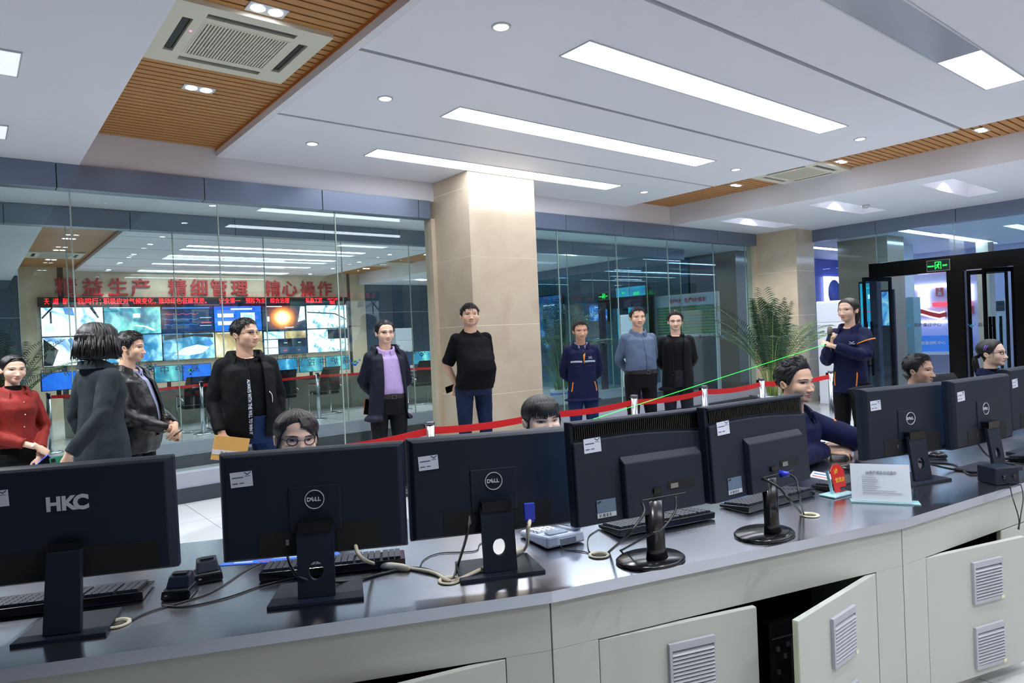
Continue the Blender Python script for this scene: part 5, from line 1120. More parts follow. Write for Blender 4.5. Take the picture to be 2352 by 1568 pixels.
# hair: a cap grown from the scalp, plus strands
def hair_cap(q, line, T, rows=22, cols=72, ridge=.012, seed=1):
    az = np.linspace(-PI, PI, cols, endpoint=False); els = np.linspace(-1.2, PI/2*.995, 90); A, E_ = np.meshgrid(az, els); r = cast(dirs(A.ravel(), E_.ravel()), q).reshape(A.shape); Z = C0[2]+r*np.sin(E_)
    R = random.Random(seed); ph = [R.uniform(0, 6) for _ in range(6)]; out = np.zeros((rows, cols, 3))
    for j, a in enumerate(az):
        zb = line(abs(a)*180/PI, a); k = int(np.argmax(Z[:, j] > zb)); e0 = els[max(k, 0)]
        s = np.linspace(0, 1, rows); e = e0+(PI/2*.995-e0)*s**.9; D = dirs(np.full(rows, a), e); rr = cast(D, q)
        th = np.array([T(abs(a)*180/PI, t_, a) for t_ in s]); rg = ridge*(np.sin(a*23+ph[0]+3*s)+.7*np.sin(a*41+ph[1]-4*s)+.5*np.sin(a*67+ph[2]))*np.minimum(1, 2.5*(1-s)+.05)*np.minimum(1, s*6)
        out[:, j] = C0+D*(rr+th+rg*.5)[:, None]
    return out
def cap_g(P): return G().loft([[tuple(p) for p in row] for row in P])
def strand(g, pts, r, seg=5):
    n = len(pts); g.tube(pts, [r*(1-.85*(i/(n-1))**1.5) for i in range(n)], seg, 0, True, .6)
def short_hair(q, R, front_z=.83, T0=.05, quiff=0., fringe=0., temple=.60, n=330):
    def line(d, a):
        pts = [(0, front_z-fringe), (28, front_z-.01-fringe*.9), (46, front_z-.06), (58, temple+.06), (70, temple-.07), (80, .43), (92, .45), (100, .52), (112, .40), (125, .26), (150, .17), (180, .16)]
        return np.interp(d, *zip(*pts))+.006*math.sin(a*31)
    def T(d, s, a):
        top = 1.3*T0*(1-(1-min(1, s*1.6))**2); sd = np.interp(d, [0, 50, 90, 180], [1.15+quiff*4, .9, .55, .6]); return .006+top*(sd if s < .75 else 1*(1-(s-.75)*4)+sd*(s-.75)*0+.0 if 0 else sd*(1-max(0, s-.6)/.4)+1.*max(0, s-.6)/.4)
    P = hair_cap(q, line, T, seed=R.randint(0, 99)); g = cap_g(P)
    rows, cols = P.shape[:2]
    for _ in range(n):
        i = int(rows*(R.random()**.8)*.92); j = R.randrange(cols); p = Vector(P[i, j]); c = Vector((0, .06, .6)); nn = (p-c).normalized(); top = max(0, nn.z)
        fl = Vector((R.uniform(-.35, .35), (-.9 if quiff < .1 else .5) if nn.y < .25 else .5, .15))*top+Vector((0, .35, -.9))*(1-top)
        fl = fl-nn*fl.dot(nn); d = (fl.normalized()+nn*R.uniform(.02, .16)).normalized(); l = R.uniform(.09, .17)
        strand(g, [p-nn*.016-d*.01, p+d*l*.5+nn*.004, p+d*l-nn*l*.12], .017, 4)
    return g
def long_strands(g, R, starts, fall, r=.02, n=6):
    for p, path in zip(starts, fall): strand(g, [p]+path, r*R.uniform(.7, 1.2), 5)
# hands
def hand_g(wr, f, nrm, right, curl=(.35, .4, .45, .5), spread=.06, thumb=(.55, .3), size=1.):
    f = Vector(f).normalized(); nrm = Vector(nrm); nrm = (nrm-f*nrm.dot(f)).normalized(); th = f.cross(nrm)*(-1 if right else 1); M = Matrix((f, th, nrm)).transposed().to_4x4(); M.translation = Vector(wr)
    g = G(); R = []
    for x, w, t_, zc in ((-.05, .027, .021, 0), (-.012, .027, .019, 0), (.015, .034, .018, .0), (.05, .041, .016, .0), (.085, .042, .0135, -.001), (.1, .038, .010, -.002)): R.append([(x, w*math.cos(a)*(1 if 1 else 0), zc+t_*math.sin(a)) for a in [2*PI*k/14 for k in range(14)]])
    g.loft(R)
    for k, (y, L_, r) in enumerate(((.031, .072, .0092), (.0105, .080, .0095), (-.0105, .074, .009), (-.030, .058, .0082))):
        p = Vector((.084, y, -.001)); yaw = spread*(1.2-k*.8); pts = [p.copy()]; a = 0; x = p; rs = [r*1.05]
        for m_, (fr, cv) in enumerate(((.16, .0), (.36, 1.), (.27, 1.15), (.21, .8))):
            a += curl[k]*cv; d = Vector((math.cos(a)*math.cos(yaw), math.cos(a)*math.sin(yaw), -math.sin(a))); x = x+d*L_*fr*1.12; pts.append(x.copy()); rs.append(r*(1.02, 1.0, .92, .72)[m_])
        g.tube(pts, rs, 9); g.ball(pts[-1], rs[-1]*.98, 8, 6)
    p = Vector((.018, .028, -.004)); d1 = Vector((.62, .72-thumb[1]*.6, -.25-thumb[0]*.3)).normalized(); d2 = Vector((.85, .42-thumb[1], -.30-thumb[0]*.4)).normalized(); a, b, c = p, p+d1*.04, p+d1*.04+d2*.032; e = c+d2*.022
    g.tube([a, b, c, e], [.0135, .0115, .0105, .0085], 9); g.ball(e, .0084, 8, 6)
    if size != 1: g.xf(Matrix.Diagonal((size, size, size, 1)))
    return g.xf(M)
def bez(S, E, W_, n=9):
    S, E, W_ = Vector(S), Vector(E), Vector(W_); P = []
    for k in range(n+1):
        t = k/n
        if t < .4: P.append(S.lerp(E, t/.4*.86))
        elif t > .6: P.append(E.lerp(W_, .14+(t-.6)/.4*.86))
        else: s = (t-.4)/.2; a, b = S.lerp(E, .86), E.lerp(W_, .14); P.append(a*(1-s)**2+E*2*s*(1-s)+b*s*s)
    return P
def ring(z, hw, hd, y=0., x=0., n=32, p=2.4):
    R = []
    for k in range(n):
        a = 2*PI*k/n; c, s = math.cos(a), math.sin(a); R.append((x+hw*abs(c)**(2/p)*(1 if c > 0 else -1), y+hd*abs(s)**(2/p)*(1 if s > 0 else -1), z))
    return R
def shape_cloth(me, amp, sc=(9, 9, 4.5), seed=0, elbows=()):
    n = len(me.vertices); co = np.empty(n*3); me.vertices.foreach_get('co', co); no = np.empty(n*3); me.vertices.foreach_get('normal', no); co = co.reshape(-1, 3); no = no.reshape(-1, 3)
    d = np.array([noise.noise(Vector((p[0]*sc[0]+seed*7.3, p[1]*sc[1], p[2]*sc[2]+seed)))+.6*noise.noise(Vector((p[0]*sc[0]*2.3+p[2]*4, p[1]*sc[1]*2.3, p[2]*sc[2]*3.2+seed*3))) for p in co])
    w = np.full(n, amp)
    for e in elbows: w = w+amp*1.6*np.exp(-np.sum((co-np.array(e))**2, 1)/.012)
    co = co+no*(d*w)[:, None]; me.vertices.foreach_set('co', co.ravel()); me.update()
def bvh_of(me): return BVHTree.FromPolygons([v.co.copy() for v in me.vertices], [tuple(p.vertices) for p in me.polygons])
ON_FAR = [.27]
def on(b, phi, z, off=.003, c=(0, 0), far=.9):
    """point on a garment at azimuth phi degrees (0 = front, + = wearer's left) and height z"""
    a = math.radians(phi); d = Vector((-math.sin(a), math.cos(a), 0)); o = Vector((c[0], c[1], z))-d*min(far, ON_FAR[0])
    for _ in range(4):
        h = b.ray_cast(o, d)
        if not h[0]: return None
        if h[1].dot(d) < 0: return h[0]-d*off
        o = h[0]+d*.003
    return None
def ribbon_on(b, pts, w, m, name, par, off=.003, vert=False, c=(0, 0)):
    """a narrow strip lying on a garment through (phi, z) points"""
    g = G(); a_, b_ = [], []
    for phi, z in pts:
        if vert: p, q = on(b, phi-w, z, off, c), on(b, phi+w, z, off, c)
        else: p, q = on(b, phi, z-w, off, c), on(b, phi, z+w, off, c)
        if p is None or q is None: continue
        a_.append(p); b_.append(q)
    if len(a_) < 2: return None
    n = len(a_); ctr = Vector((c[0], c[1], 0))
    inn = lambda p: p+((Vector((ctr.x, ctr.y, p.z))-p).normalized())*.002
    g.loft([[p, q, inn(q), inn(p)] for p, q in zip(a_, b_)], 0, False); return g.obj(name, m, par)
def mark_on(b, g0, phi, z, m, name, par, off=.004, c=(0, 0)):
    """flat lettering or emblem pressed on a garment"""
    R_ = .14; g = G(); vs = []
    for x, y, zz in g0.v: p = on(b, phi+math.degrees(x/R_), z+zz, off-y, c); vs.append(p if p is not None else Vector((x, -.2, z+zz)))
    g.v = vs; g.f = g0.f; g.m = g0.m; g.sm = g0.sm; g.v = [tuple(v) for v in g.v]; return g.obj(name, m, par)
def open_front(me, xl, xr, z0, z1, ymax=-.02):
    """cuts the front opening of an unzipped jacket"""
    bm = bmesh.new(); bm.from_mesh(me); kill = [f for f in bm.faces if z0 < f.calc_center_median().z < z1 and f.calc_center_median().y < ymax and xl(f.calc_center_median().z) < f.calc_center_median().x < xr(f.calc_center_median().z)]
    bmesh.ops.delete(bm, geom=kill, context='FACES')
    for e in bm.edges:
        if e.is_boundary:
            for v in e.verts:
                if v.co.y < ymax+.02:
                    a, b = xl(v.co.z), xr(v.co.z)
                    if abs(v.co.x-a) < .014: v.co.x = a
                    elif abs(v.co.x-b) < .014: v.co.x = b
    bm.to_mesh(me); bm.free(); me.update()
def collar_g(z0, z1, r0, r1, gap, y=.012, tilt=.03, n=28, th=.004, fold=0.):
    """a stand or turned-down collar, open by gap degrees at the front"""
    g = G(); R = []
    for k in range(n+1):
        a = math.radians(gap)+(2*PI-2*math.radians(gap))*k/n; sx, sy = math.sin(a), -math.cos(a); fr = max(0, -sy); dz = -tilt*fr
        def P(r, z): return (r*sx, y+r*1.02*sy, z+dz)
        if fold: R.append([P(r0, z0), P(r1, z1), P(r1+.016, z1-.004), P(r1+fold, z1-.052-.012*fr), P(r1+fold-.006, z1-.054-.012*fr), P(r1+.008, z1-.016), P(r0+th, z0)])
        else: R.append([P(r0, z0), P(r1, z1), P(r1+th, z1), P(r0+th, z0)])
    return g.loft(R, 0, False)
def glasses_g(q, hh, M, round_=False, w=.078, h=.05, wr_=.0015):
    g = G(); L_ = []
    for s in (-1, 1):
        n = 20; cx, cz = s*.142, .497; pts = []
        for k in range(n+1):
            a = 2*PI*k/n; e = 2 if round_ else 3.4; c, sn = math.cos(a), math.sin(a); pts.append((cx+w*abs(c)**(2/e)*(1 if c > 0 else -1), cz+h*abs(sn)**(2/e)*(1 if sn > 0 else -1)))
        y0 = float(np.min(front([(cx, cz)], q)))-.085; y1 = y0+.03
        P = [Vector((x, y0+.03*abs(x-s*.07)/.14, z))*hh for x, z in pts]; g.tube(P, wr_, 6, 0, False); L_.append(P)
        tpl = [Vector((s*.222, y0+.032, .51)), Vector((s*.292*(.6+.4*q.get('fat', 1)), -.12, .505)), Vector((s*.318*(.6+.4*q.get('fat', 1)), .04, .50)), Vector((s*.315*(.6+.4*q.get('fat', 1)), .10, .46))]; g.tube([p*hh for p in tpl], .0014, 6)
    y = float(front([(0, .5)], q)[0])-.018; g.tube([Vector((-.066, y-.004, .507))*hh, Vector((0, y-.014, .515))*hh, Vector((.066, y-.004, .507))*hh], .0013, 6)
    lg = G()
    for P in L_: lg.add([tuple(p) for p in P[:-1]], [tuple(range(len(P)-1))], 0)
    return g.xf(M), lg.xf(M)
LENS = glass('spectacle_lens', (246, 248, 250), .012)
def skin_mat(name, rgb): return mat('skin_'+name, rgb, .48, spec=.35, var=.05, vscale=14)
LIPS = {'m': mat('lips_plain', (178, 110, 100), .4), 'f': mat('lips_rose', (186, 84, 84), .35), 'r': mat('lips_red', (168, 44, 50), .3)}
BROW = mat('brow_black', (40, 32, 30), .8)
HAIR = mat('hair_black', (22, 20, 22), .38, bump=.35, bscale=60, stretch=(6, 6, 1)); HAIRB = mat('hair_brown_black', (36, 27, 25), .36, bump=.35, bscale=60, stretch=(6, 6, 1))
HH = .232
def woman_line(front=.83, part=None):
    def line(d, a):
        pts = [(0, front), (28, front-.02), (44, front-.10), (56, .62), (68, .52), (82, .47), (95, .43), (120, .27), (150, .17), (180, .15)]
        z = np.interp(d, *zip(*pts)); return z
    return line
def curtain(g, q, az0, az1, zt, zb, off0, off1, n=30, rows=12, wav=.012, th=.03, seed=0):
    """hanging hair between two azimuths (degrees, 180 = back of the head)"""
    az = np.radians(np.linspace(az0, az1, n)); zs = np.linspace(0, 1, rows); O, I = [], []
    for s in zs:
        z = zt+(zb-zt)*s; zz = max(z, .38); ro, ri = [], []
        for k, a in enumerate(az):
            D = np.array([[math.sin(a), -math.cos(a), 0]]); t = 0.; lo, hi = 0., .8
            for _ in range(14):
                m_ = (lo+hi)/2; ins = sdf_head(np.array([[D[0, 0]*m_, .03+D[0, 1]*m_, zz]]), q)[0] < 0; lo, hi = (m_, hi) if ins else (lo, m_)
            r = lo+off0+(off1-off0)*s+wav*math.sin(k*2.1+s*3+seed)+wav*.6*math.sin(k*4.7+s*5); ez = .03*math.sin(k*3.3+seed)*s
            ro.append((D[0, 0]*r, .03+D[0, 1]*r, z+ez)); ri.append((D[0, 0]*(r-th), .03+D[0, 1]*(r-th), z+ez+.01*s))
        O.append(ro+ri[::-1])
    g.loft(O, 0, True)
def hair_of(style, q, R, o):
    if style == 'short': return short_hair(q, R, **o)
    T0 = o.get('T0', .05); fz = o.get('front', .83)
    line = woman_line(fz)
    P = hair_cap(q, line, lambda d, s, a: .008+T0*(1-(1-min(1, s*2.2))**2)*np.interp(d, [0, 90, 180], [.9, .8, 1.]), ridge=.014, seed=R.randint(0, 99)); g = cap_g(P); rows, cols = P.shape[:2]
    def fr(x, z, off): return Vector((x, float(front([(x, z)], q)[0])-off, z))
    if style == 'bangs':
        for k in range(64):
            x0 = -.27+.54*k/63; x1 = x0*1.04+R.uniform(-.015, .015); zb = o.get('zb', .60)+R.uniform(-.03, .03)+.05*abs(x0)/.27*-1; st = Vector((x0*.55, -.13+.2*x0*x0, .985-.5*x0*x0))
            strand(g, [st, Vector((x0*.86, -.30+.6*x0*x0, .90-.4*x0*x0)), fr(x0*.97, .76, .035), fr(x1, (.76+zb)/2, .03), fr(x1, zb, .014)], .026*R.uniform(.7, 1.1), 5)
    if style == 'swept':
        for k in range(70):
            t = k/69; x0 = -.10+.42*t; zb = .76-.34*t**1.2+R.uniform(-.015, .015); xe = -.02+.32*t**.7; st = Vector((-.06+.12*t, -.05-.06*t, 1.0))
            strand(g, [st, Vector((-.02+.16*t, -.24, .93)), fr(min(.02+.22*t, .25), .80, .04), fr(min(xe, .27), (.8+zb)/2, .038), fr(min(xe+.01, .285), zb, .02)], .030*R.uniform(.75, 1.1), 5)
        for k in range(26):
            t = k/25; st = Vector((-.06-.1*t, -.05, 1.0-.02*t)); strand(g, [st, Vector((-.18-.06*t, -.2+.1*t, .90)), fr(-.24, .78-.1*t, .04) if t < .6 else Vector((-.30, -.10, .7)), Vector((-.31, -.11+.1*t, .50)), Vector((-.30, -.06+.1*t, .33))], .03, 5)
    if style in ('bob',):
        curtain(g, q, 44, 316, .80, o.get('zb', .02), .10, .15, 44, 14, .018, .07)
        curtain(g, q, 66, 294, .72, o.get('zb', .02)+.05, .125, .185, 44, 14, .022, .04, 3)
        for _ in range(170):
            a = math.radians(R.uniform(30, 330)); d = Vector((math.sin(a), -math.cos(a), 0)); zb = o.get('zb', .02)+R.uniform(.0, .3); w = R.uniform(-.03, .03); sd = Vector((-d.y, d.x, 0)); c_ = Vector((R.uniform(-.04, .04), .03+R.uniform(-.08, .08), 0))
            strand(g, [c_+Vector((0, 0, 1.095)), c_+d*.26+Vector((0, 0, 1.04)), c_*.5+d*.43+sd*w+Vector((0, 0, .86)), d*.505+Vector((0, .035, .62))+sd*w, d*.53+Vector((0, .04, (.62+zb)/2))+sd*w*1.5, d*.53+Vector((0, .04, zb))+sd*w*2], .032, 5)
        for _ in range(230):
            a = math.radians(R.uniform(40, 320)); d = Vector((math.sin(a), -math.cos(a), 0)); k = R.uniform(.49, .54); zt = R.uniform(.35, .7); zb = o.get('zb', .02)+R.uniform(-.06, .12); w = R.uniform(-.04, .04); sd = Vector((-d.y, d.x, 0))
            strand(g, [Vector((0, .04, 0))+d*(k*math.sqrt(max(.05, 1-((zt-.5)/.62)**2)))+Vector((0, 0, zt)), Vector((0, .04, 0))+d*(k+.03)+sd*w+Vector((0, 0, (zt+zb)/2)), Vector((0, .04, 0))+d*(k+.05+R.uniform(-.03, .05))+sd*w*1.8+Vector((0, 0, zb))], .03, 5)
    if style in ('pony', 'bangs', 'swept', 'parted'):
        if o.get('tail', True):
            z0 = o.get('tz', .60); L_ = o.get('tl', .75); sd = o.get('ts', 0.)
            for _ in range(60):
                a, b = R.uniform(-.07, .07), R.uniform(-.07, .07); e = R.uniform(.85, 1.1)
                strand(g, [Vector((a*.6, .44, z0+b*.6)), Vector((a+sd*.3, .56+b*.3, z0-.02+b*.4)), Vector((a*1.2+sd*.7, .57+b, z0-.3*L_)), Vector((a*1.1+sd, .52+b, z0-.7*L_)), Vector((a*.8+sd, .47+b*.8, z0-L_*e))], .05, 5)
            g.ball((0, .45, z0), (.085, .06, .085), 12, 8)
    if style == 'parted':
        g2 = G()
        for s in (-1, 1):
            for k in range(30):
                t = k/29; strand(g, [Vector((s*.012, -.22+.3*t, .985-.06*(1-t))), Vector((s*.15, -.26+.32*t, .93)), Vector((s*.27, -.17+.3*t, .76)), Vector((s*.315, -.05+.2*t, .56)), Vector((s*.30, .12+.16*t, .42))], .034, 5)
    if o.get('wisps'):
        for s in (-1, 1):
            for k in range(o['wisps']): strand(g, [Vector((s*.27, -.16+.015*k, .74)), Vector((s*.325, -.15+.015*k, .5)), Vector((s*(.315+.01*k), -.13+.015*k, .26-.02*k))], .012, 4)
    return g
TORSO = [(.80, .166, .118, .004), (.84, .168, .120, .002), (.95, .162, .117, 0), (1.05, .152, .110, 0), (1.15, .149, .108, -.003), (1.27, .156, .110, -.005), (1.34, .157, .102, 0), (1.375, .136, .086, .006), (1.402, .106, .074, .010), (1.424, .080, .066, .013), (1.440, .067, .062, .014)]
BEHIND = dict(L=((.218, .105, 1.11), (.05, .16, .93)), R=((-.218, .105, 1.11), (-.04, .17, .94)))
def rot_to(loc, yaw):
    """heading whose angle from the direction to the photographer is yaw degrees, positive towards the right of the picture"""
    t = Vector((-loc[0], -loc[1])).normalized(); r = Vector((-t.y, t.x)); a = math.radians(yaw); f = t*math.cos(a)+r*math.sin(a); return math.atan2(f.x, -f.y)
def person(label, loc, yaw, s, skin, q, head=(0, 0, 0), hair=('short', {}), hairm=None, lips='m', arms=BEHIND, bw=1., belly=0., fem=False, seated=False, top=None, top_m=None, sleeve=1.0, sr=(.066, .059, .052, .043), hem=.80, flare=0., wr=.0045, legs_m=None, shoes=True, hands='LR', hcfg=None, inner=None, inner_m=None, opening=None, lean=0., hs=1., legs='trousers', shirt_r=None, seed=1, kx=1., tuck=False):
    R = random.Random(seed); hh = HH*hs; dz = -.37 if seated else 0.; ln = lambda z: -lean*max(0, z-.95-dz)
    hd_ = rot_to(loc, yaw); k_ = ln(1.58+dz)*s; loc = (loc[0]+math.sin(hd_)*k_, loc[1]-math.cos(hd_)*k_)
    root = thing('person', label, 'person', (loc[0], loc[1], 0), hd_, None); root.scale = (s, s, s)
    if callable(arms): Mi = (TR(loc[0], loc[1], 0) @ RZ(hd_) @ Matrix.Diagonal((s, s, s, 1))).inverted(); arms = arms(lambda p: Mi @ Vector(p))
    wf = bw*(.86 if fem else 1.)
    def tr(rows, gx=0., sc=1.):
        out = []
        for z, hw, hd, y in rows:
            b = belly*math.exp(-((z-1.07)/.16)**2); k = wf*(1 if z < 1.38 else 1+(1-wf)*-.0); w_ = hw*(k if z < 1.42 else 1+(k-1)*.4)
            if fem: w_ *= 1-.07*math.exp(-((z-1.12)/.09)**2); b += .022*math.exp(-((z-1.27)/.06)**2)
            f = 1+flare*max(0, (1.1-z)/.3); tl = .42*min(1, max(0, (z-1.36)/.05)); out.append([(a_, b_, c_+tl*(b_-y+b*.7-ln(z+dz))) for a_, b_, c_ in ring(z+dz, (w_*f+gx), (hd*(.93 if fem else 1)*(.5+.5*bw)*f+b*.6+gx), y-b*.7+ln(z+dz))])
        return out
    sx = .143*(.5+.5*wf); S = {'L': Vector((sx, .01+ln(1.36+dz), 1.352+dz)), 'R': Vector((-sx, .01+ln(1.36+dz), 1.352+dz))}
    A = {k: (Vector(v[0]), Vector(v[1])) for k, v in arms.items()}
    # ---- body: head, trunk, arms, hands and legs as one mesh
    Mh = TR(0, ln(1.49+dz), 1.488+dz) @ TR(0, .07*hh, .1*hh) @ RZ(math.radians(head[0])) @ Matrix.Rotation(math.radians(head[1]), 4, 'X') @ Matrix.Rotation(math.radians(head[2]), 4, 'Y') @ TR(0, -.07*hh, -.1*hh) @ Matrix.Diagonal((1.10*kx, 1, .925, 1))
    body = G(); hg = head_g(q); hg.v = [(x*hh, y*hh, z*hh) for x, y, z in hg.v]; body.join(hg, Mh)
    body.loft(tr([(z, hw*(.82 if z > 1.15 else .7), hd*(.8 if z > 1.15 else .68), y) for z, hw, hd, y in TORSO[1:]]))
    for k in 'LR':
        E_, W_ = A[k]; P = bez(S[k], E_, W_); f = (W_-E_).normalized()
        ag = G(); ag.tube(P, [.05, .048, .046, .043, .04, .039, .038, .034, .029, .0255] if not fem else [.043, .041, .039, .037, .035, .034, .033, .029, .025, .0225], 14)
        if k in hands:
            c = (hcfg or {}).get(k, {}); fd = Vector(c.get('f', f)); nm = Vector(c.get('n', (0, -1, .2))); fd = fd.normalized()
            ag.join(hand_g(W_+f*.02, fd, nm, k == 'R', c.get('curl', (.4, .45, .5, .55)), c.get('spread', .05), c.get('thumb', (.55, .3)), .9 if fem else 1.))
            body.join(mesh_g(fuse(ag, 'a', .0042, 2)))
        else: body.join(ag)
    if seated: LG = [[(x*.09, .02, .56), (x*.10, -.16, .57), (x*.11, -.33, .545), (x*.11, -.35, .48), (x*.11, -.34, .3), (x*.11, -.32, .08)] for x in (-1, 1)]
    else: LG = [[(x*.085*wf, 0, .88), (x*.093*wf, -.006, .70), (x*.098*wf, -.01, .50), (x*.10*wf, .0, .30), (x*.103*wf, .015, .08)] for x in (-1, 1)]
    for P in LG: body.tube(P, [.07, .07, .056, .05, .045, .035][-len(P):] if seated else [.075, .068, .05, .048, .033], 14)
    bo = body.obj('body', skin, root)
    face_parts(bo, q, hh, Mh, LIPS[lips], BROW)
    hr = hair_of(hair[0], q, R, dict(hair[1])) if hair else None
    if hr: hr.v = [(x*hh, y*hh, z*hh) for x, y, z in hr.v]; hr.xf(Mh).obj('hair', hairm or HAIR, root)
    # ---- clothes
    out = dict(ln=ln, root=root, hh=hh, Mh=Mh, dz=dz, A=A, S=S, body=bo, q=q)
    def garment(rows, gx, sleeve, sr, wr, m, name, cut=None, vox=.0085):
        g = G(); g.loft(tr(rows, gx))
        for k in 'LR':
            P = bez(S[k], *A[k]); N = len(P); last = max(2, int(round((N-1)*sleeve))); rr = np.interp(np.linspace(0, 1, N), [0, .25, .5, 1], sr); P = P[:last+1]; pr = list(rr[:last+1]*(.94 if fem else 1)*(.6+.4*bw))
            if sleeve >= 1: P[-1] = P[-1]-(P[-1]-P[-2])*.12
            g.tube(P, pr, 16); g.ball(S[k]+Vector((0, 0, .0)), pr[0]*1.02, 14, 10)
        me = fuse(g, name, vox, 5); shape_cloth(me, wr, seed=seed, elbows=[A[k][0] for k in 'LR'])
        out.setdefault('bvh', {})[name] = bvh_of(me)
        if cut: open_front(me, *cut)
        return mobj(name, me, m, root)
    rows = [r for r in TORSO if r[0] >= hem-.005] if hem >= .8 else [(hem, .215, .15, .006), (.5*(hem+.8), .208, .142, .004)]+TORSO
    if hem > .8 and rows[0][0] > hem+.02: rows = [(hem, rows[0][1], rows[0][2], rows[0][3])]+rows
    if inner: out['inner'] = garment([r for r in TORSO if r[0] > .82], -.012 if shirt_r is None else shirt_r, .3, (.05, .045, .04, .035), .003, inner_m, inner, None, .008)
    if top: out['top'] = garment(rows, .016 if inner and opening else .008, sleeve, sr, wr, top_m, top, opening)
    if legs_m:
        g = G(); g.loft(tr([(.80, .160, .114, .004), (.88, .164, .117, 0), (.96, .161, .116, 0), (1.0, .157, .113, 0)], tuck if tuck else -.004))
        for P in LG:
            if seated: g.tube(P, [.092, .088, .072, .068, .062, .056], 18); g.ball(P[0], .1, 14, 10)
            else: g.tube([(P[0][0], 0, .9)]+P[1:-1]+[(P[-1][0], .012, .055)], [.098, .086, .068, .062, .058], 18)
        me = fuse(g, legs, .009, 4); shape_cloth(me, .004, (7, 7, 10), seed+3); out['legs'] = mobj(legs, me, legs_m, root); out['bvh_legs'] = bvh_of(me)
    if shoes:
        for P in LG:
            x, y = P[-1][0], P[-1][1]; g = G(); g.loft([ring(z, w, l, y-.055+o, x, 20, 2.3) for z, w, l, o in ((.0, .044, .135, 0), (.02, .047, .138, 0), (.045, .046, .125, .008), (.07, .042, .085, .04), (.095, .038, .06, .055))]); g.obj('shoe', mat('shoe_black', (22, 22, 24), .3), root)
    return out
def add(par, g, name, m, M=None): return (g.xf(M) if M is not None else g).obj(name, m, par)
def specs(p, round_=False, m=None, **k):
    g, l = glasses_g(p['q'], p['hh'], p['Mh'], round_, **k); o = g.obj('glasses', m or mat('glasses_black', (26, 24, 26), .3), p['root']); l.obj('lens', LENS, o)
SK = {k: skin_mat(k, c) for k, c in dict(light=(232, 192, 166), mid=(222, 178, 150), warm=(212, 162, 132), pale=(238, 202, 180)).items()}
JEANS = mat('denim', (22, 42, 84), .75, spec=.2, var=.25, vscale=9, bump=.2, bscale=500); JEANSD = mat('denim_dark', (22, 34, 62), .75, spec=.2, var=.2, vscale=9); TRB = mat('trouser_black', (13, 14, 18), .75, spec=.2); TRG = mat('trouser_charcoal', (30, 32, 40), .75, spec=.2)
NAVY = mat('work_navy', (17, 24, 60), .75, spec=.2, var=.08, vscale=14, bump=.15, bscale=400); REFL = mat('reflective_grey', (178, 188, 202), .4); ORNG = mat('trim_orange', (238, 140, 30), .5)
LT = mat('thread_white', (206, 214, 228), .5)
def emblem_g(s=.03):
    g = G()
    for k in (-1, 1): g.prism([(k*.0, -.35*s), (k*.0, -.1*s), (k*.75*s, .45*s), (k*.95*s, .3*s)], -.001, .0005, 0, 'y')
    g.box(-1.1*s, 1.1*s, -.001, .0005, -.75*s, -.5*s); return g
def uniform(p, name='jacket', stripe=True, full=True, face=1):
    b = p['bvh'][name]; r = p['top']; dz = p['dz']; rt = p['root']; cc = (0, p['ln'](1.2+dz)); ON_FAR[0] = .15 if dz else .22
    cg = collar_g(1.412+dz, 1.468+dz, .068, .082, 34, tilt=.05, fold=.032, y=.012+p['ln'](1.46+dz)); add(rt, cg, 'collar', NAVY)
    if stripe:
        for a0, a1 in ((-62, -7), (7, 62)): ribbon_on(b, [(a0+(a1-a0)*k/10, 1.235+dz+.004*k*(10-k)/25) for k in range(11)], .0105, REFL, 'reflective_stripe', r, .003, False, cc)
    if not dz: mark_on(b, emblem_g(.021), 34, 1.285+dz, LT, 'chest_emblem', r, .004, cc)
    ON_FAR[0] = .27
    if full:
        ribbon_on(b, [(1, z+dz) for z in np.linspace(1.18, .84, 12)], .7, mat('zip_dark', (18, 22, 50), .4), 'zip', r, .004, True)
        for sg in (-1, 1): ribbon_on(b, [(sg*(54+1*k), 1.0+dz-.022*k) for k in range(6)], 2.4, ORNG, 'pocket_trim', r, .005, True)
        for sg in (-1, 1): ribbon_on(b, [(sg*(14+4*k), 1.185+dz) for k in range(8)], .004, mat('navy_flap', (22, 30, 70), .6), 'pocket_flap', r, .005)
# 1 woman in the red blouse
RED = mat('blouse_red', (132, 22, 10), .75, var=.12, vscale=16, bump=.3, bscale=160); BLKC = mat('cloth_black', (12, 12, 15), .8, spec=.2); BLKT = mat('tee_black', (9, 10, 13), .85, spec=.15)
def put(px, py, dep): p = at(px, py, dep=dep); return (p.x, p.y)
pw = person('woman in rust red blouse and black trousers at the left border, arms crossed low', put(30, 846, 4.95), 24, .885, SK['light'], dict(fem=1, fat=.98, jaw=.95, eye=.034, brow=.022), (-4, 6, 0), ('parted', dict(T0=.04, tz=.42, tl=.35, front=.82)), lips='r', fem=True, bw=1.0, top='blouse', top_m=RED, hem=.96, flare=.12, sr=(0.059, 0.057, 0.054, 0.047), sleeve=.86, wr=.007, legs_m=BLKC, inner='turtleneck', inner_m=BLKT, shirt_r=-.002,
    arms=dict(R=((-.215, -.02, 1.09), (.03, -.225, .96)), L=((.205, .0, 1.09), (.07, -.20, .88))), hcfg=dict(R=dict(f=(.75, -.1, -.65), n=(.3, -.9, .5), curl=(.9, 1.0, 1.1, 1.1)), L=dict(f=(-.15, -.25, -1), n=(.2, -1, .1), curl=(.5, .5, .5, .5))), seed=11)
add(pw['root'], collar_g(1.405, 1.45, .068, .088, 38, fold=.038, tilt=.055), 'collar', RED)
g = G(); g.loft([ring(z, r, r, .016+.0, 0, 24, 2) for z, r in ((1.38, .062), (1.42, .060), (1.45, .0565), (1.458, .0575))], cap=False); add(pw['inner'], g, 'turtleneck_collar', BLKT)
BTN = mat('button_pale', (220, 205, 190), .3)
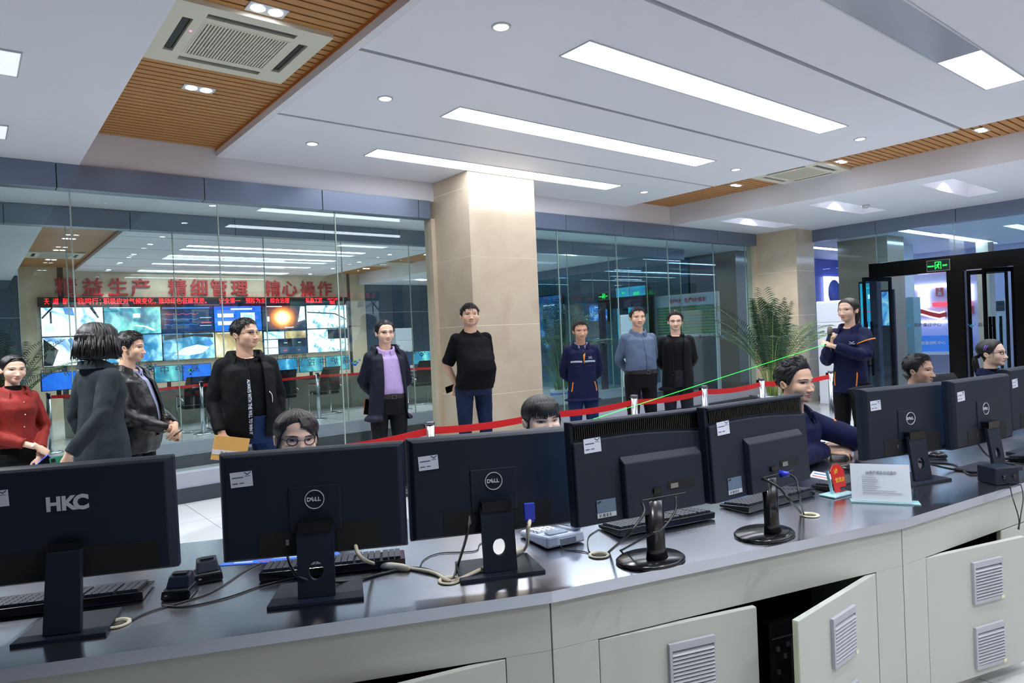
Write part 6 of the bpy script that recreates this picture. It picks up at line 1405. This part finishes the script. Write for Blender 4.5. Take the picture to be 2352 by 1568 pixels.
for z in (1.32, 1.22, 1.12, 1.02):
    c = on(pw['bvh']['blouse'], 6, z, .002)
    if c: add(pw['top'], G().ball(c, .0055, 8, 6), 'button', BTN)
c = pw['A']['L'][1]; M = RZ(0); g = G(); g.tube([Vector(c)+Vector((.031*math.cos(a), .026*math.sin(a), .004)) for a in np.linspace(0, 2*PI, 20)], .0025, 6); add(pw['root'], g, 'bracelet', CHROME)
def held(p, name, label, cat, g, m, off, rot=(0, 0, 0)):
    """a thing held in a hand: top-level, placed in the holder's frame"""
    rt = p['root']; M = TR(*rt.location) @ rt.rotation_euler.to_matrix().to_4x4() @ Matrix.Diagonal((*rt.scale, 1)); q = M @ Vector(off)
    o = thing(name, label, cat, q, (rot[0], rot[1], rot[2]+rt.rotation_euler.z)); return o
def phone(p, label, rgb, off, rot, name):
    o = held(p, 'mobile_phone', label, 'phone', None, None, off, rot); G().box(-.037, .037, -.004, .004, -.078, .078).obj('case', mat('phone_'+name, rgb, .3), o, bevel=.006); G().box(-.033, .033, -.0048, -.0041, -.072, .072).obj('screen', BLK2, o); G().box(.008, .03, .0042, .0058, .045, .068).obj('camera_bump', BLK2, o)
phone(pw, 'bright blue mobile phone held low by the woman in red', (30, 60, 220), (.045, -.275, .805), (.2, .9, .2), 'blue')
# 2 woman in the long grey coat, seen from behind
COAT = mat('coat_grey', (42, 50, 55), .85, spec=.2, var=.06, vscale=20, bump=.3, bscale=240)
pw = person('woman with black bob in long charcoal coat seen from behind', put(224, 786, 4.45), 118, .985, SK['light'], dict(fem=1), (8, 4, 0), ('bob', dict(T0=.11, zb=-.03)), fem=True, bw=1.12, top='coat', top_m=COAT, hem=.55, flare=.16, sr=(0.069, 0.064, 0.055, 0.045), wr=.006, legs_m=BLKC,
    arms=dict(R=((-.22, .12, 1.12), (-.15, .28, .90)), L=((.21, .06, 1.12), (.18, .0, .90))), hcfg=dict(R=dict(f=(.1, .35, -1), n=(-1, .2, 0), curl=(.7, .8, .9, .9))), seed=12)
add(pw['root'], collar_g(1.415, 1.475, .07, .088, 40, fold=.03, tilt=.05), 'collar', COAT)
phone(pw, 'dark green mobile phone in the hand of the woman in the charcoal coat', (20, 110, 80), (-.15, .345, .83), (.5, .1, 1.2), 'green')
# 3 man in the leather jacket
LEATH = mat('black_leather', (8, 9, 13), .33, spec=.45, bump=.25, bscale=70, var=.15, vscale=10); SHL = mat('shirt_lavender_grey', (146, 152, 184), .7)
pm = person('man in black leather jacket and pale shirt, hands folded in front', put(298, 795, 4.95), 60, .96, SK['mid'], dict(fat=1.12, jaw=1.05, eye=.028), (14, 4, 0), ('short', dict(front_z=.80, T0=.065, fringe=.02)), bw=1.14, belly=.06, top='leather_jacket', top_m=LEATH, hem=.80, wr=.009, sr=(0.067, 0.060, 0.054, 0.042), legs_m=TRB, inner='shirt', inner_m=SHL, opening=(lambda z: -.035-.03*(z-1.1), lambda z: .055+.06*(z-1.1), .92, 1.475),
    arms=dict(L=((.225, -.05, 1.10), (.05, -.28, .985)), R=((-.225, -.05, 1.10), (-.03, -.275, .965))), hcfg=dict(L=dict(f=(-.7, -.35, -.4), n=(.2, -.9, .4), curl=(.5, .6, .6, .7)), R=dict(f=(.75, -.3, -.5), n=(-.2, -.9, .4), curl=(.7, .8, .9, .9))), seed=13)
add(pm['root'], collar_g(1.412, 1.465, .07, .088, 48, fold=.034, tilt=.05), 'collar', LEATH); add(pm['inner'], collar_g(1.418, 1.462, .063, .070, 20, fold=.022, tilt=.05), 'shirt_collar', SHL)
def edge(p, name, fx, z0, z1, m, nm='jacket_edge', r=.006):
    b = p['bvh'][name]; P = []
    for z in np.linspace(z0, z1, 14):
        h = b.ray_cast(Vector((fx(z), -.9, z)), Vector((0, 1, 0)))
        if h[0]: P.append(h[0]+Vector((0, .002, 0)))
    if len(P) > 2: G().tube(P, r, 8, 0, True, .6).obj(nm, m, p['top'])
edge(pm, 'leather_jacket', lambda z: -.035-.03*(z-1.1), .9, 1.45, LEATH); edge(pm, 'leather_jacket', lambda z: .055+.06*(z-1.1), .9, 1.45, LEATH)
o = held(pm, 'pen', 'dark pen held by the man in the leather jacket', 'pen', None, None, (-.02, -.345, .935), (.3, 1.3, .3)); G().tube([(0, 0, -.06), (0, 0, .06)], .0045, 8).obj('barrel', BLK2, o); G().box(.004, .006, -.002, .002, .02, .06).obj('clip', CHROME, o)
# 4 man in the black hooded jacket with brown envelope
JBL = mat('jacket_black', (7, 8, 11), .7, spec=.15, bump=.1, bscale=200)
pm = person('man in glasses and black hooded jacket holding a brown envelope', put(562, 758, 5.0), 14, .998, SK['mid'], dict(fat=1.15, jaw=1.1, eye=.028), (36, -2, 0), ('short', dict(front_z=.82, T0=.035, n=380)), bw=1.16, belly=.05, top='hooded_jacket', top_m=JBL, hem=.83, wr=.007, sr=(0.071, 0.064, 0.059, 0.047), legs_m=JEANS, inner='polo_shirt', inner_m=BLKT, opening=(lambda z: -.02-.02*(z-1.1), lambda z: .085+.03*(z-1.1), .80, 1.47),
    arms=dict(R=((-.232, .03, 1.11), (-.215, -.11, .90)), L=((.225, .04, 1.11), (.19, -.06, .88))), hands='R', hcfg=dict(R=dict(f=(.15, -.2, -1), n=(-.3, -1, .1), curl=(.5, .55, .55, .6), thumb=(.8, .5))), seed=14)
add(pm['root'], collar_g(1.41, 1.475, .074, .105, 46, y=.03, fold=.04, tilt=.07), 'hood', JBL); add(pm['inner'], collar_g(1.412, 1.448, .066, .076, 38, fold=.02, tilt=.06), 'polo_collar', BLKT)
specs(pm)
edge(pm, 'hooded_jacket', lambda z: -.02-.02*(z-1.1), .83, 1.45, JBL); edge(pm, 'hooded_jacket', lambda z: .085+.03*(z-1.1), .83, 1.45, JBL)
b = pm['bvh']['hooded_jacket']; g = text_g('ALWAYS WITH THE WILL TO WIN IT', .0235, .001, .0006); g.xf(Matrix.Rotation(PI/2, 4, 'Y')); mark_on(b, g, -11, 1.07, LT, 'printed_words', pm['top'], .006)
ZP = [q for q in (on(b, 33, 1.17, .004), on(b, 37, 1.15, .005), on(b, 38, 1.12, .005), on(b, 37, 1.09, .004)) if q is not None]
if len(ZP) > 1: g = G().tube(ZP, .003, 6); add(pm['top'], g, 'zip_puller', LT)
o = held(pm, 'envelope', 'brown paper envelope held by the man in black hooded jacket', 'envelope', None, None, (-.175, -.165, .79), (0, .22, -.15)); KR = mat('kraft_paper', (206, 158, 84), .7); G().box(-.115, .115, -.004, .004, -.085, .085).obj('cover', KR, o, bevel=.002); g = G(); g.box(-.114, .114, -.0062, -.0043, -.045, -.012); g.obj('white_band', mat('band_white', (206, 204, 206), .6), o); g = G()
for k in range(5): g.box(-.06+.028*k, -.044+.028*k, -.0074, -.0064, -.036, -.022)
g.obj('band_print', mat('band_print', (140, 128, 120), .6), o)
# 5 man in purple shirt
PUR = mat('shirt_purple', (172, 150, 200), .7, var=.04, vscale=60, bump=.1, bscale=300); JNV = mat('jacket_dark_navy', (18, 22, 38), .7, spec=.25, bump=.12, bscale=250)
pm = person('man in glasses with purple shirt under an open dark navy jacket', put(884, 759, 6.6), 14, .985, SK['light'], dict(fat=1.0, jaw=.98, eye=.028), (5, 0, 0), ('short', dict(front_z=.86, T0=.045, quiff=.12, n=360)), bw=1.05, belly=.045, top='open_jacket', top_m=JNV, hem=.74, wr=.007, sr=(0.069, 0.064, 0.060, 0.049), legs_m=TRB, tuck=.003, inner='shirt', inner_m=PUR, shirt_r=-.004, opening=(lambda z: -.075+.05*(z-1.1), lambda z: .13-.12*(z-1.1), .70, 1.475), hands='', seed=15)
add(pm['root'], collar_g(1.41, 1.478, .078, .11, 56, y=.03, fold=.045, tilt=.07), 'hood', JNV); add(pm['inner'], collar_g(1.416, 1.463, .063, .072, 20, fold=.026, tilt=.05), 'shirt_collar', PUR)
specs(pm); edge(pm, 'open_jacket', lambda z: -.075+.05*(z-1.1), .74, 1.45, JNV); edge(pm, 'open_jacket', lambda z: .13-.12*(z-1.1), .74, 1.45, JNV)
def belt_on(p, z, rgb=(26, 22, 24)):
    b = p['bvh_legs']; W_ = mat('leather_belt', rgb, .35); dz = p['dz']; g = G(); R = [[on(b, a, z+dz-.018, .005), on(b, a, z+dz+.018, .005)] for a in np.linspace(-100, 100, 31)]; R = [r for r in R if r[0] and r[1]]; g.loft([[r[0], r[1], r[1]*.99+Vector((0, 0, r[1].z*.01)), r[0]*.99+Vector((0, 0, r[0].z*.01))] for r in R], 0, False); g.obj('belt', W_, p['legs'])
    c = on(b, 6, z+dz, .012)
    if c: h = G(); h.box(c.x-.024, c.x+.024, c.y-.003, c.y+.003, c.z-.021, c.z+.021); h.box(c.x-.016, c.x+.016, c.y-.0045, c.y-.0031, c.z-.013, c.z+.013, 1); h.obj('belt_buckle', [mat('buckle_steel', (120, 122, 128), .25, metal=.9), W_], p['legs'])
belt_on(pm, .975)
for z in (1.40, 1.31, 1.22, 1.13, 1.05):
    c = on(pm['bvh']['shirt'], 3, z, .002)
    if c: add(pm['inner'], G().ball(c, .005, 8, 6), 'button', BTN)
phone(pm, 'orange cased mobile phone behind the back of the man in purple shirt', (176, 80, 24), (-.175, .15, .87), (0, .2, .4), 'orange')
# 6 heavy man in black T-shirt before the column
pm = person('heavy man in black T-shirt and jeans in front of the marble column, hands behind back', put(1080, 722, 7.4), 22, 1.083, SK['mid'], dict(fat=1.2, jaw=1.12, eye=.026), (-12, -4, 0), ('short', dict(front_z=.80, T0=.06, fringe=.035, n=360)), bw=1.12, belly=.16, top='t_shirt', top_m=BLKT, hem=.86, wr=.006, sleeve=.5, sr=(0.067, 0.062, 0.059, 0.050), legs_m=JEANSD, hands='R', arms=dict(L=((.225, .09, 1.11), (.07, .18, .93)), R=((-.24, .09, 1.10), (-.12, .18, .92))), hcfg=dict(R=dict(f=(-.1, .1, -1), n=(.2, -1, 0), curl=(.6, .7, .8, .8))), seed=16)
g = G(); g.loft([[(a, b, c+.42*(b-.014)) for a, b, c in ring(z, r, r*.94, .014, 0, 28, 2)] for z, r in ((1.428, .082), (1.440, .0795), (1.442, .074), (1.430, .076))], cap=False); add(pm['top'], g, 'neck_band', BLKT)
phone(pm, 'black mobile phone in the hand of the man in black T-shirt', (12, 12, 14), (-.165, .195, .865), (0, 1.35, .3), 'black')
# 7 short man in navy work jacket
pm = person('short man in navy work jacket with grey stripe and orange zip, hands behind back', put(1333, 758, 7.6), 10, .945, SK['warm'], dict(fat=.96, jaw=.96, eye=.028), (3, 2, 0), ('short', dict(front_z=.86, T0=.04, temple=.66)), bw=1.03, top='jacket', top_m=NAVY, hem=.78, wr=.007, sr=(0.071, 0.066, 0.060, 0.047), legs_m=JEANS, hands='', seed=17)
uniform(pm); b = pm['bvh']['jacket']
g = G(); P = [on(b, -1, 1.30, .006), on(b, 7, 1.37, .006), on(b, 12, 1.325, .006), on(b, 2, 1.21, .006)]
g.add([tuple(p) for p in P]+[tuple(p+Vector((0, .004, 0))) for p in P], [(0, 1, 2, 3), (7, 6, 5, 4), (0, 4, 5, 1), (1, 5, 6, 2), (2, 6, 7, 3), (3, 7, 4, 0)]); add(pm['top'], g, 'orange_facing', ORNG)
add(pm['root'], collar_g(1.42, 1.462, .061, .067, 22, fold=.012, tilt=.05), 'inner_collar', SHL)
# 8 man in blue grey shirt
BGS = mat('shirt_bluegrey', (82, 100, 126), .7, var=.07, vscale=90, bump=.1, bscale=300)
pm = person('man in blue grey shirt and black trousers with belt, hands behind back', put(1465, 726, 8.0), 22, 1.025, SK['mid'], dict(fat=1.05, jaw=1.0, eye=.028), (-6, 1, 0), ('short', dict(front_z=.85, T0=.04, quiff=.08)), bw=1.08, belly=.05, tuck=.012, top='shirt', top_m=BGS, hem=.90, wr=.007, sr=(0.064, 0.059, 0.054, 0.039), legs_m=TRB, hands='', seed=18)
add(pm['top'], collar_g(1.414, 1.465, .065, .075, 24, fold=.030, tilt=.05), 'collar', BGS); belt_on(pm, .975, (42, 26, 22)); ribbon_on(pm['bvh']['shirt'], [(2, z) for z in np.linspace(1.42, .98, 12)], 1.1, mat('placket_dark', (40, 52, 76), .6), 'placket', pm['top'], .003, True)
# 9 man in black blazer
BLZ = mat('blazer_black', (10, 11, 15), .75, spec=.2, bump=.1, bscale=250)
pm = person('young man in glasses with black blazer over black T-shirt, hands behind back', put(1551, 736, 8.2), 6, .985, SK['light'], dict(fat=.98, jaw=.95, eye=.03, mouth=.01), (-2, 1, 0), ('short', dict(front_z=.85, T0=.085, quiff=.14, n=380)), bw=1.04, top='blazer', top_m=BLZ, hem=.76, wr=.005, sr=(0.069, 0.062, 0.055, 0.044), legs_m=TRG, inner='t_shirt', inner_m=BLKC, opening=(lambda z: -.055-.12*max(0, z-1.15), lambda z: .075+.10*max(0, z-1.15), .70, 1.46), hands='', seed=19)
ON_FAR[0] = .27
specs(pm, m=mat('glasses_grey', (96, 92, 92), .3)); edge(pm, 'blazer', lambda z: -.055-.12*max(0, z-1.15), .78, 1.44, BLZ, 'lapel', .012); edge(pm, 'blazer', lambda z: .075+.10*max(0, z-1.15), .78, 1.44, BLZ, 'lapel', .012)
for z in (1.04, .95):
    c = on(pm['bvh']['blazer'], -26, z, .003)
    if c: add(pm['top'], G().ball(c, .007, 8, 6), 'button', BLK2)
add(pm['root'], collar_g(1.405, 1.45, .072, .082, 66, fold=.032, tilt=.05), 'collar', BLZ)
# 10 young woman with microphone
pw = person('young woman with ponytail in navy work jacket speaking into a microphone', put(1948, 712, 6.6), -27, .998, SK['light'], dict(fem=1, fat=.92, jaw=.9, eye=.036, brow=.018), (-8, 0, 0), ('pony', dict(T0=.05, tz=.62, tl=.85, front=.84, wisps=3)), hairm=HAIRB, lips='f', fem=True, bw=1.08, top='jacket', top_m=NAVY, hem=.80, wr=.009, sr=(0.077, 0.072, 0.066, 0.049), legs_m=BLKC,
    arms=dict(R=((-.195, -.10, 1.10), (-.06, -.235, 1.265)), L=((.215, -.13, 1.15), (.0, -.28, 1.255))), hcfg=dict(R=dict(f=(.25, -.35, 1), n=(-.8, -.6, 0), curl=(1.1, 1.2, 1.3, 1.3), thumb=(.9, .5)), L=dict(f=(-.6, -.6, .35), n=(.3, -.5, .8), curl=(1.0, 1.1, 1.2, 1.2), thumb=(.8, .4))), seed=20)
uniform(pw, stripe=False, full=False); b = pw['bvh']['jacket']
for sg in (-1, 1): ribbon_on(b, [(sg*(50-1*k), 1.0-.026*k) for k in range(6)], 2.0, ORNG, 'pocket_trim', pw['top'], .005, True)
pl_ = [pw['S']['L'].lerp(pw['A']['L'][0], .35)+Vector((.09*math.cos(a), .086*math.sin(a), .035*math.cos(a)+.0)) for a in np.linspace(-1.9, .3, 12)]; add(pw['top'], G().tube(pl_, .006, 6), 'sleeve_piping', ORNG)
o = held(pw, 'microphone', 'handheld microphone with grey mesh head, held by the young woman', 'microphone', None, None, (-.04, -.27, 1.315), (.25, .1, 0)); G().lathe([(.001, -.11), (.011, -.11), (.013, .0), (.017, .055), (.017, .07)], 20).obj('handle', BLK2, o); G().lathe([(.0175, .07), (.024, .085), (.025, .10), (.021, .125), (.010, .136), (.001, .138)], 20).obj('mesh_head', mat('mic_mesh', (150, 138, 128), .4, metal=.6, bump=.5, bscale=900), o); G().lathe([(.0255, .078), (.0265, .084), (.0255, .09)], 20, cap=False).obj('ring', mat('mic_ring', (120, 118, 116), .3, metal=.8), o)
rt = pw['root']; Mw = TR(*rt.location) @ RZ(rt.rotation_euler.z) @ Matrix.Diagonal((*rt.scale, 1)); tip = Mw @ Vector((-.055, -.385, 1.275)); back = Mw @ Vector((-.03, -.31, 1.272)); tgt = at(1292, 985, dep=3.05)
LAS = mat('laser_green', (60, 255, 90), .5, emit=2.2, ecol=(10, 235, 60))
o = thing('laser_pointer', 'small laser pointer glowing green in the hand of the young woman', 'laser pointer', tip); dl = (tgt-tip).normalized(); G().tube([back-tip, dl*-.004], .007, 10).obj('barrel', BLK2, o); G().ball(dl*.002, .012, 12, 8).obj('glowing_tip', mat('laser_tip', (120, 255, 150), .5, emit=9, ecol=(40, 255, 80)), o)
g = G().tube([tip+dl*.02, tgt], .0015, 6); tag(g.obj('laser_beam', LAS), 'thin green laser beam crossing the room from the young woman to the desk', 'laser beam')
# seated operators; the desk top is at z = .75
def desk_arms(**k): return k
SEATF = dict(seated=True, shoes=True, legs_m=TRB)
pw = person('seated woman in round glasses with side swept fringe behind the left monitors', put(678, 1004, 2.74), 12, .92, SK['light'], dict(fem=1, fat=1.0, jaw=.92, eye=.034), (0, 4, 4), ('swept', dict(T0=.07, tail=False, front=.85, wisps=5)), hairm=HAIRB, lips='f', fem=True, bw=1.0, top='jacket', top_m=NAVY, sr=(0.066, 0.059, 0.052, 0.042), hands='', arms=dict(L=((.27, -.05, .80), (.12, -.20, .70)), R=((-.27, -.05, .80), (-.12, -.20, .70))), seed=21, **SEATF)
specs(pw, True, mat('glasses_brown', (52, 40, 40), .35), w=.086, h=.085, wr_=.0022)
uniform(pw, full=False)
pw = person('seated woman with straight fringe and low ponytail behind the middle monitor', put(1244, 963, 3.02), 20, .913, SK['pale'], dict(fem=1, fat=1.0, jaw=.95, eye=.026), (4, 2, 0), ('bangs', dict(T0=.06, tz=.36, tl=.6, zb=.62, wisps=4)), lips='f', fem=True, bw=1.0, top='jacket', top_m=NAVY, sr=(0.066, 0.059, 0.052, 0.042), hands='', arms=dict(L=((.27, -.05, .80), (.12, -.20, .70)), R=((-.27, -.05, .80), (-.12, -.20, .70))), seed=22, **SEATF)
uniform(pw, full=False)
pm = person('seated young man with quiff in navy work jacket, hands clasped on desk', put(1834, 876, 3.62), 56, .965, SK['mid'], dict(fat=1.05, jaw=1.02, eye=.03), (-2, 2, 0), ('short', dict(front_z=.85, T0=.075, quiff=.22, n=420)), bw=1.04, top='jacket', top_m=NAVY, sr=(0.071, 0.066, 0.059, 0.045), lean=.18, arms=lambda T: dict(L=(T(at(1968, 1008, z=.85)), T(at(1946, 1026, z=.795))), R=(T(at(1815, 1056, z=.82)), T(at(1893, 1034, z=.795)))), hcfg=dict(R=dict(f=(.6, -.8, .0), n=(-.3, -.5, 1), curl=(.4, .5, .5, .6)), L=dict(f=(-.8, .25, .18), n=(.3, -.6, 1), curl=(.6, .65, .7, .75))), seed=23, **SEATF)
uniform(pm, full=False)
b = pm['bvh']['jacket']; P = [pm['S']['L'].lerp(pm['A']['L'][0], .22)+Vector((.086*math.cos(a), .086*math.sin(a), .03)) for a in np.linspace(-1.1, -.3, 6)]; add(pm['top'], G().tube(P, .008, 6), 'sleeve_tab', ORNG)
pm = person('seated man in profile behind the right round logo monitor', put(2114, 852, 4.70), 70, .925, SK['mid'], dict(fat=1.08, jaw=1.05, eye=.028), (2, 2, 0), ('short', dict(front_z=.85, T0=.05, temple=.64)), bw=1.06, top='jacket', top_m=NAVY, hands='', lean=.1, arms=dict(L=((.29, -.15, .82), (.10, -.36, .81)), R=((-.29, -.15, .82), (-.10, -.36, .81))), seed=24, **SEATF)
uniform(pm, full=False)
pw = person('seated woman with dark glasses, ponytail and purple hair clip at right edge', put(2283, 808, 5.45), 66, .965, SK['pale'], dict(fem=1, fat=1.08, jaw=1.0, eye=.03), (6, -2, 0), ('pony', dict(T0=.04, tz=.38, tl=.8, front=.84, wisps=2)), lips='f', fem=True, bw=1.12, top='jacket', top_m=NAVY, hands='', lean=.1, arms=dict(L=((.30, -.28, .90), (.16, -.5, .84)), R=((-.29, -.15, .82), (-.10, -.36, .81))), inner='turtleneck', inner_m=BLKT, seed=25, **SEATF)
specs(pw, False, w=.084, h=.066, wr_=.0024); uniform(pw, full=False)
g = G(); g.loft([ring(z+pw['dz'], r, r, .012-.05, 0, 24, 2) for z, r in ((1.40, .066), (1.45, .0585), (1.468, .0585))], cap=False); add(pw['root'], g, 'turtleneck_collar', BLKT)
g = G(); hh = pw['hh']; g.tube([(-.345*hh, .0, .80*hh), (-.36*hh, .05*hh, .72*hh), (-.372*hh, .08*hh, .62*hh)], .004, 6); g.tube([(-.345*hh, .06*hh, .82*hh), (-.362*hh, .11*hh, .72*hh), (-.368*hh, .13*hh, .62*hh)], .004, 6); add(pw['root'], g, 'hair_clip', mat('clip_purple', (150, 100, 220), .3), pw['Mh'])
# chairs on our side
def seat_at(px, py, dep, label, back=.0, rz=None, yaw=60):
    x, y = put(px, py, dep); r = rot_to((x, y), yaw) if rz is None else rz; return dup(ch0, (x+math.sin(r)*-back, y+math.cos(r)*back, 0), r, label, 'chairs at the control desk')
seat_at(678, 1010, 2.86, 'black office chair under the woman in round glasses', .05, yaw=12); seat_at(1244, 963, 3.14, 'black office chair under the woman with straight fringe', .05, yaw=20)
seat_at(1834, 876, 3.62, 'black office chair under the young man with clasped hands', .06, yaw=56); seat_at(2118, 850, 4.72, 'black office chair under the man in profile', .06, yaw=70); seat_at(2283, 808, 5.45, 'black office chair under the woman with hair clip', .06, yaw=66)
seat_at(1868, 905, 4.65, 'empty black office chair tilted between the young man and the right monitors', .0, yaw=118); seat_at(2200, 850, 5.75, 'empty black office chair right of the seated man in profile', .0, yaw=110)
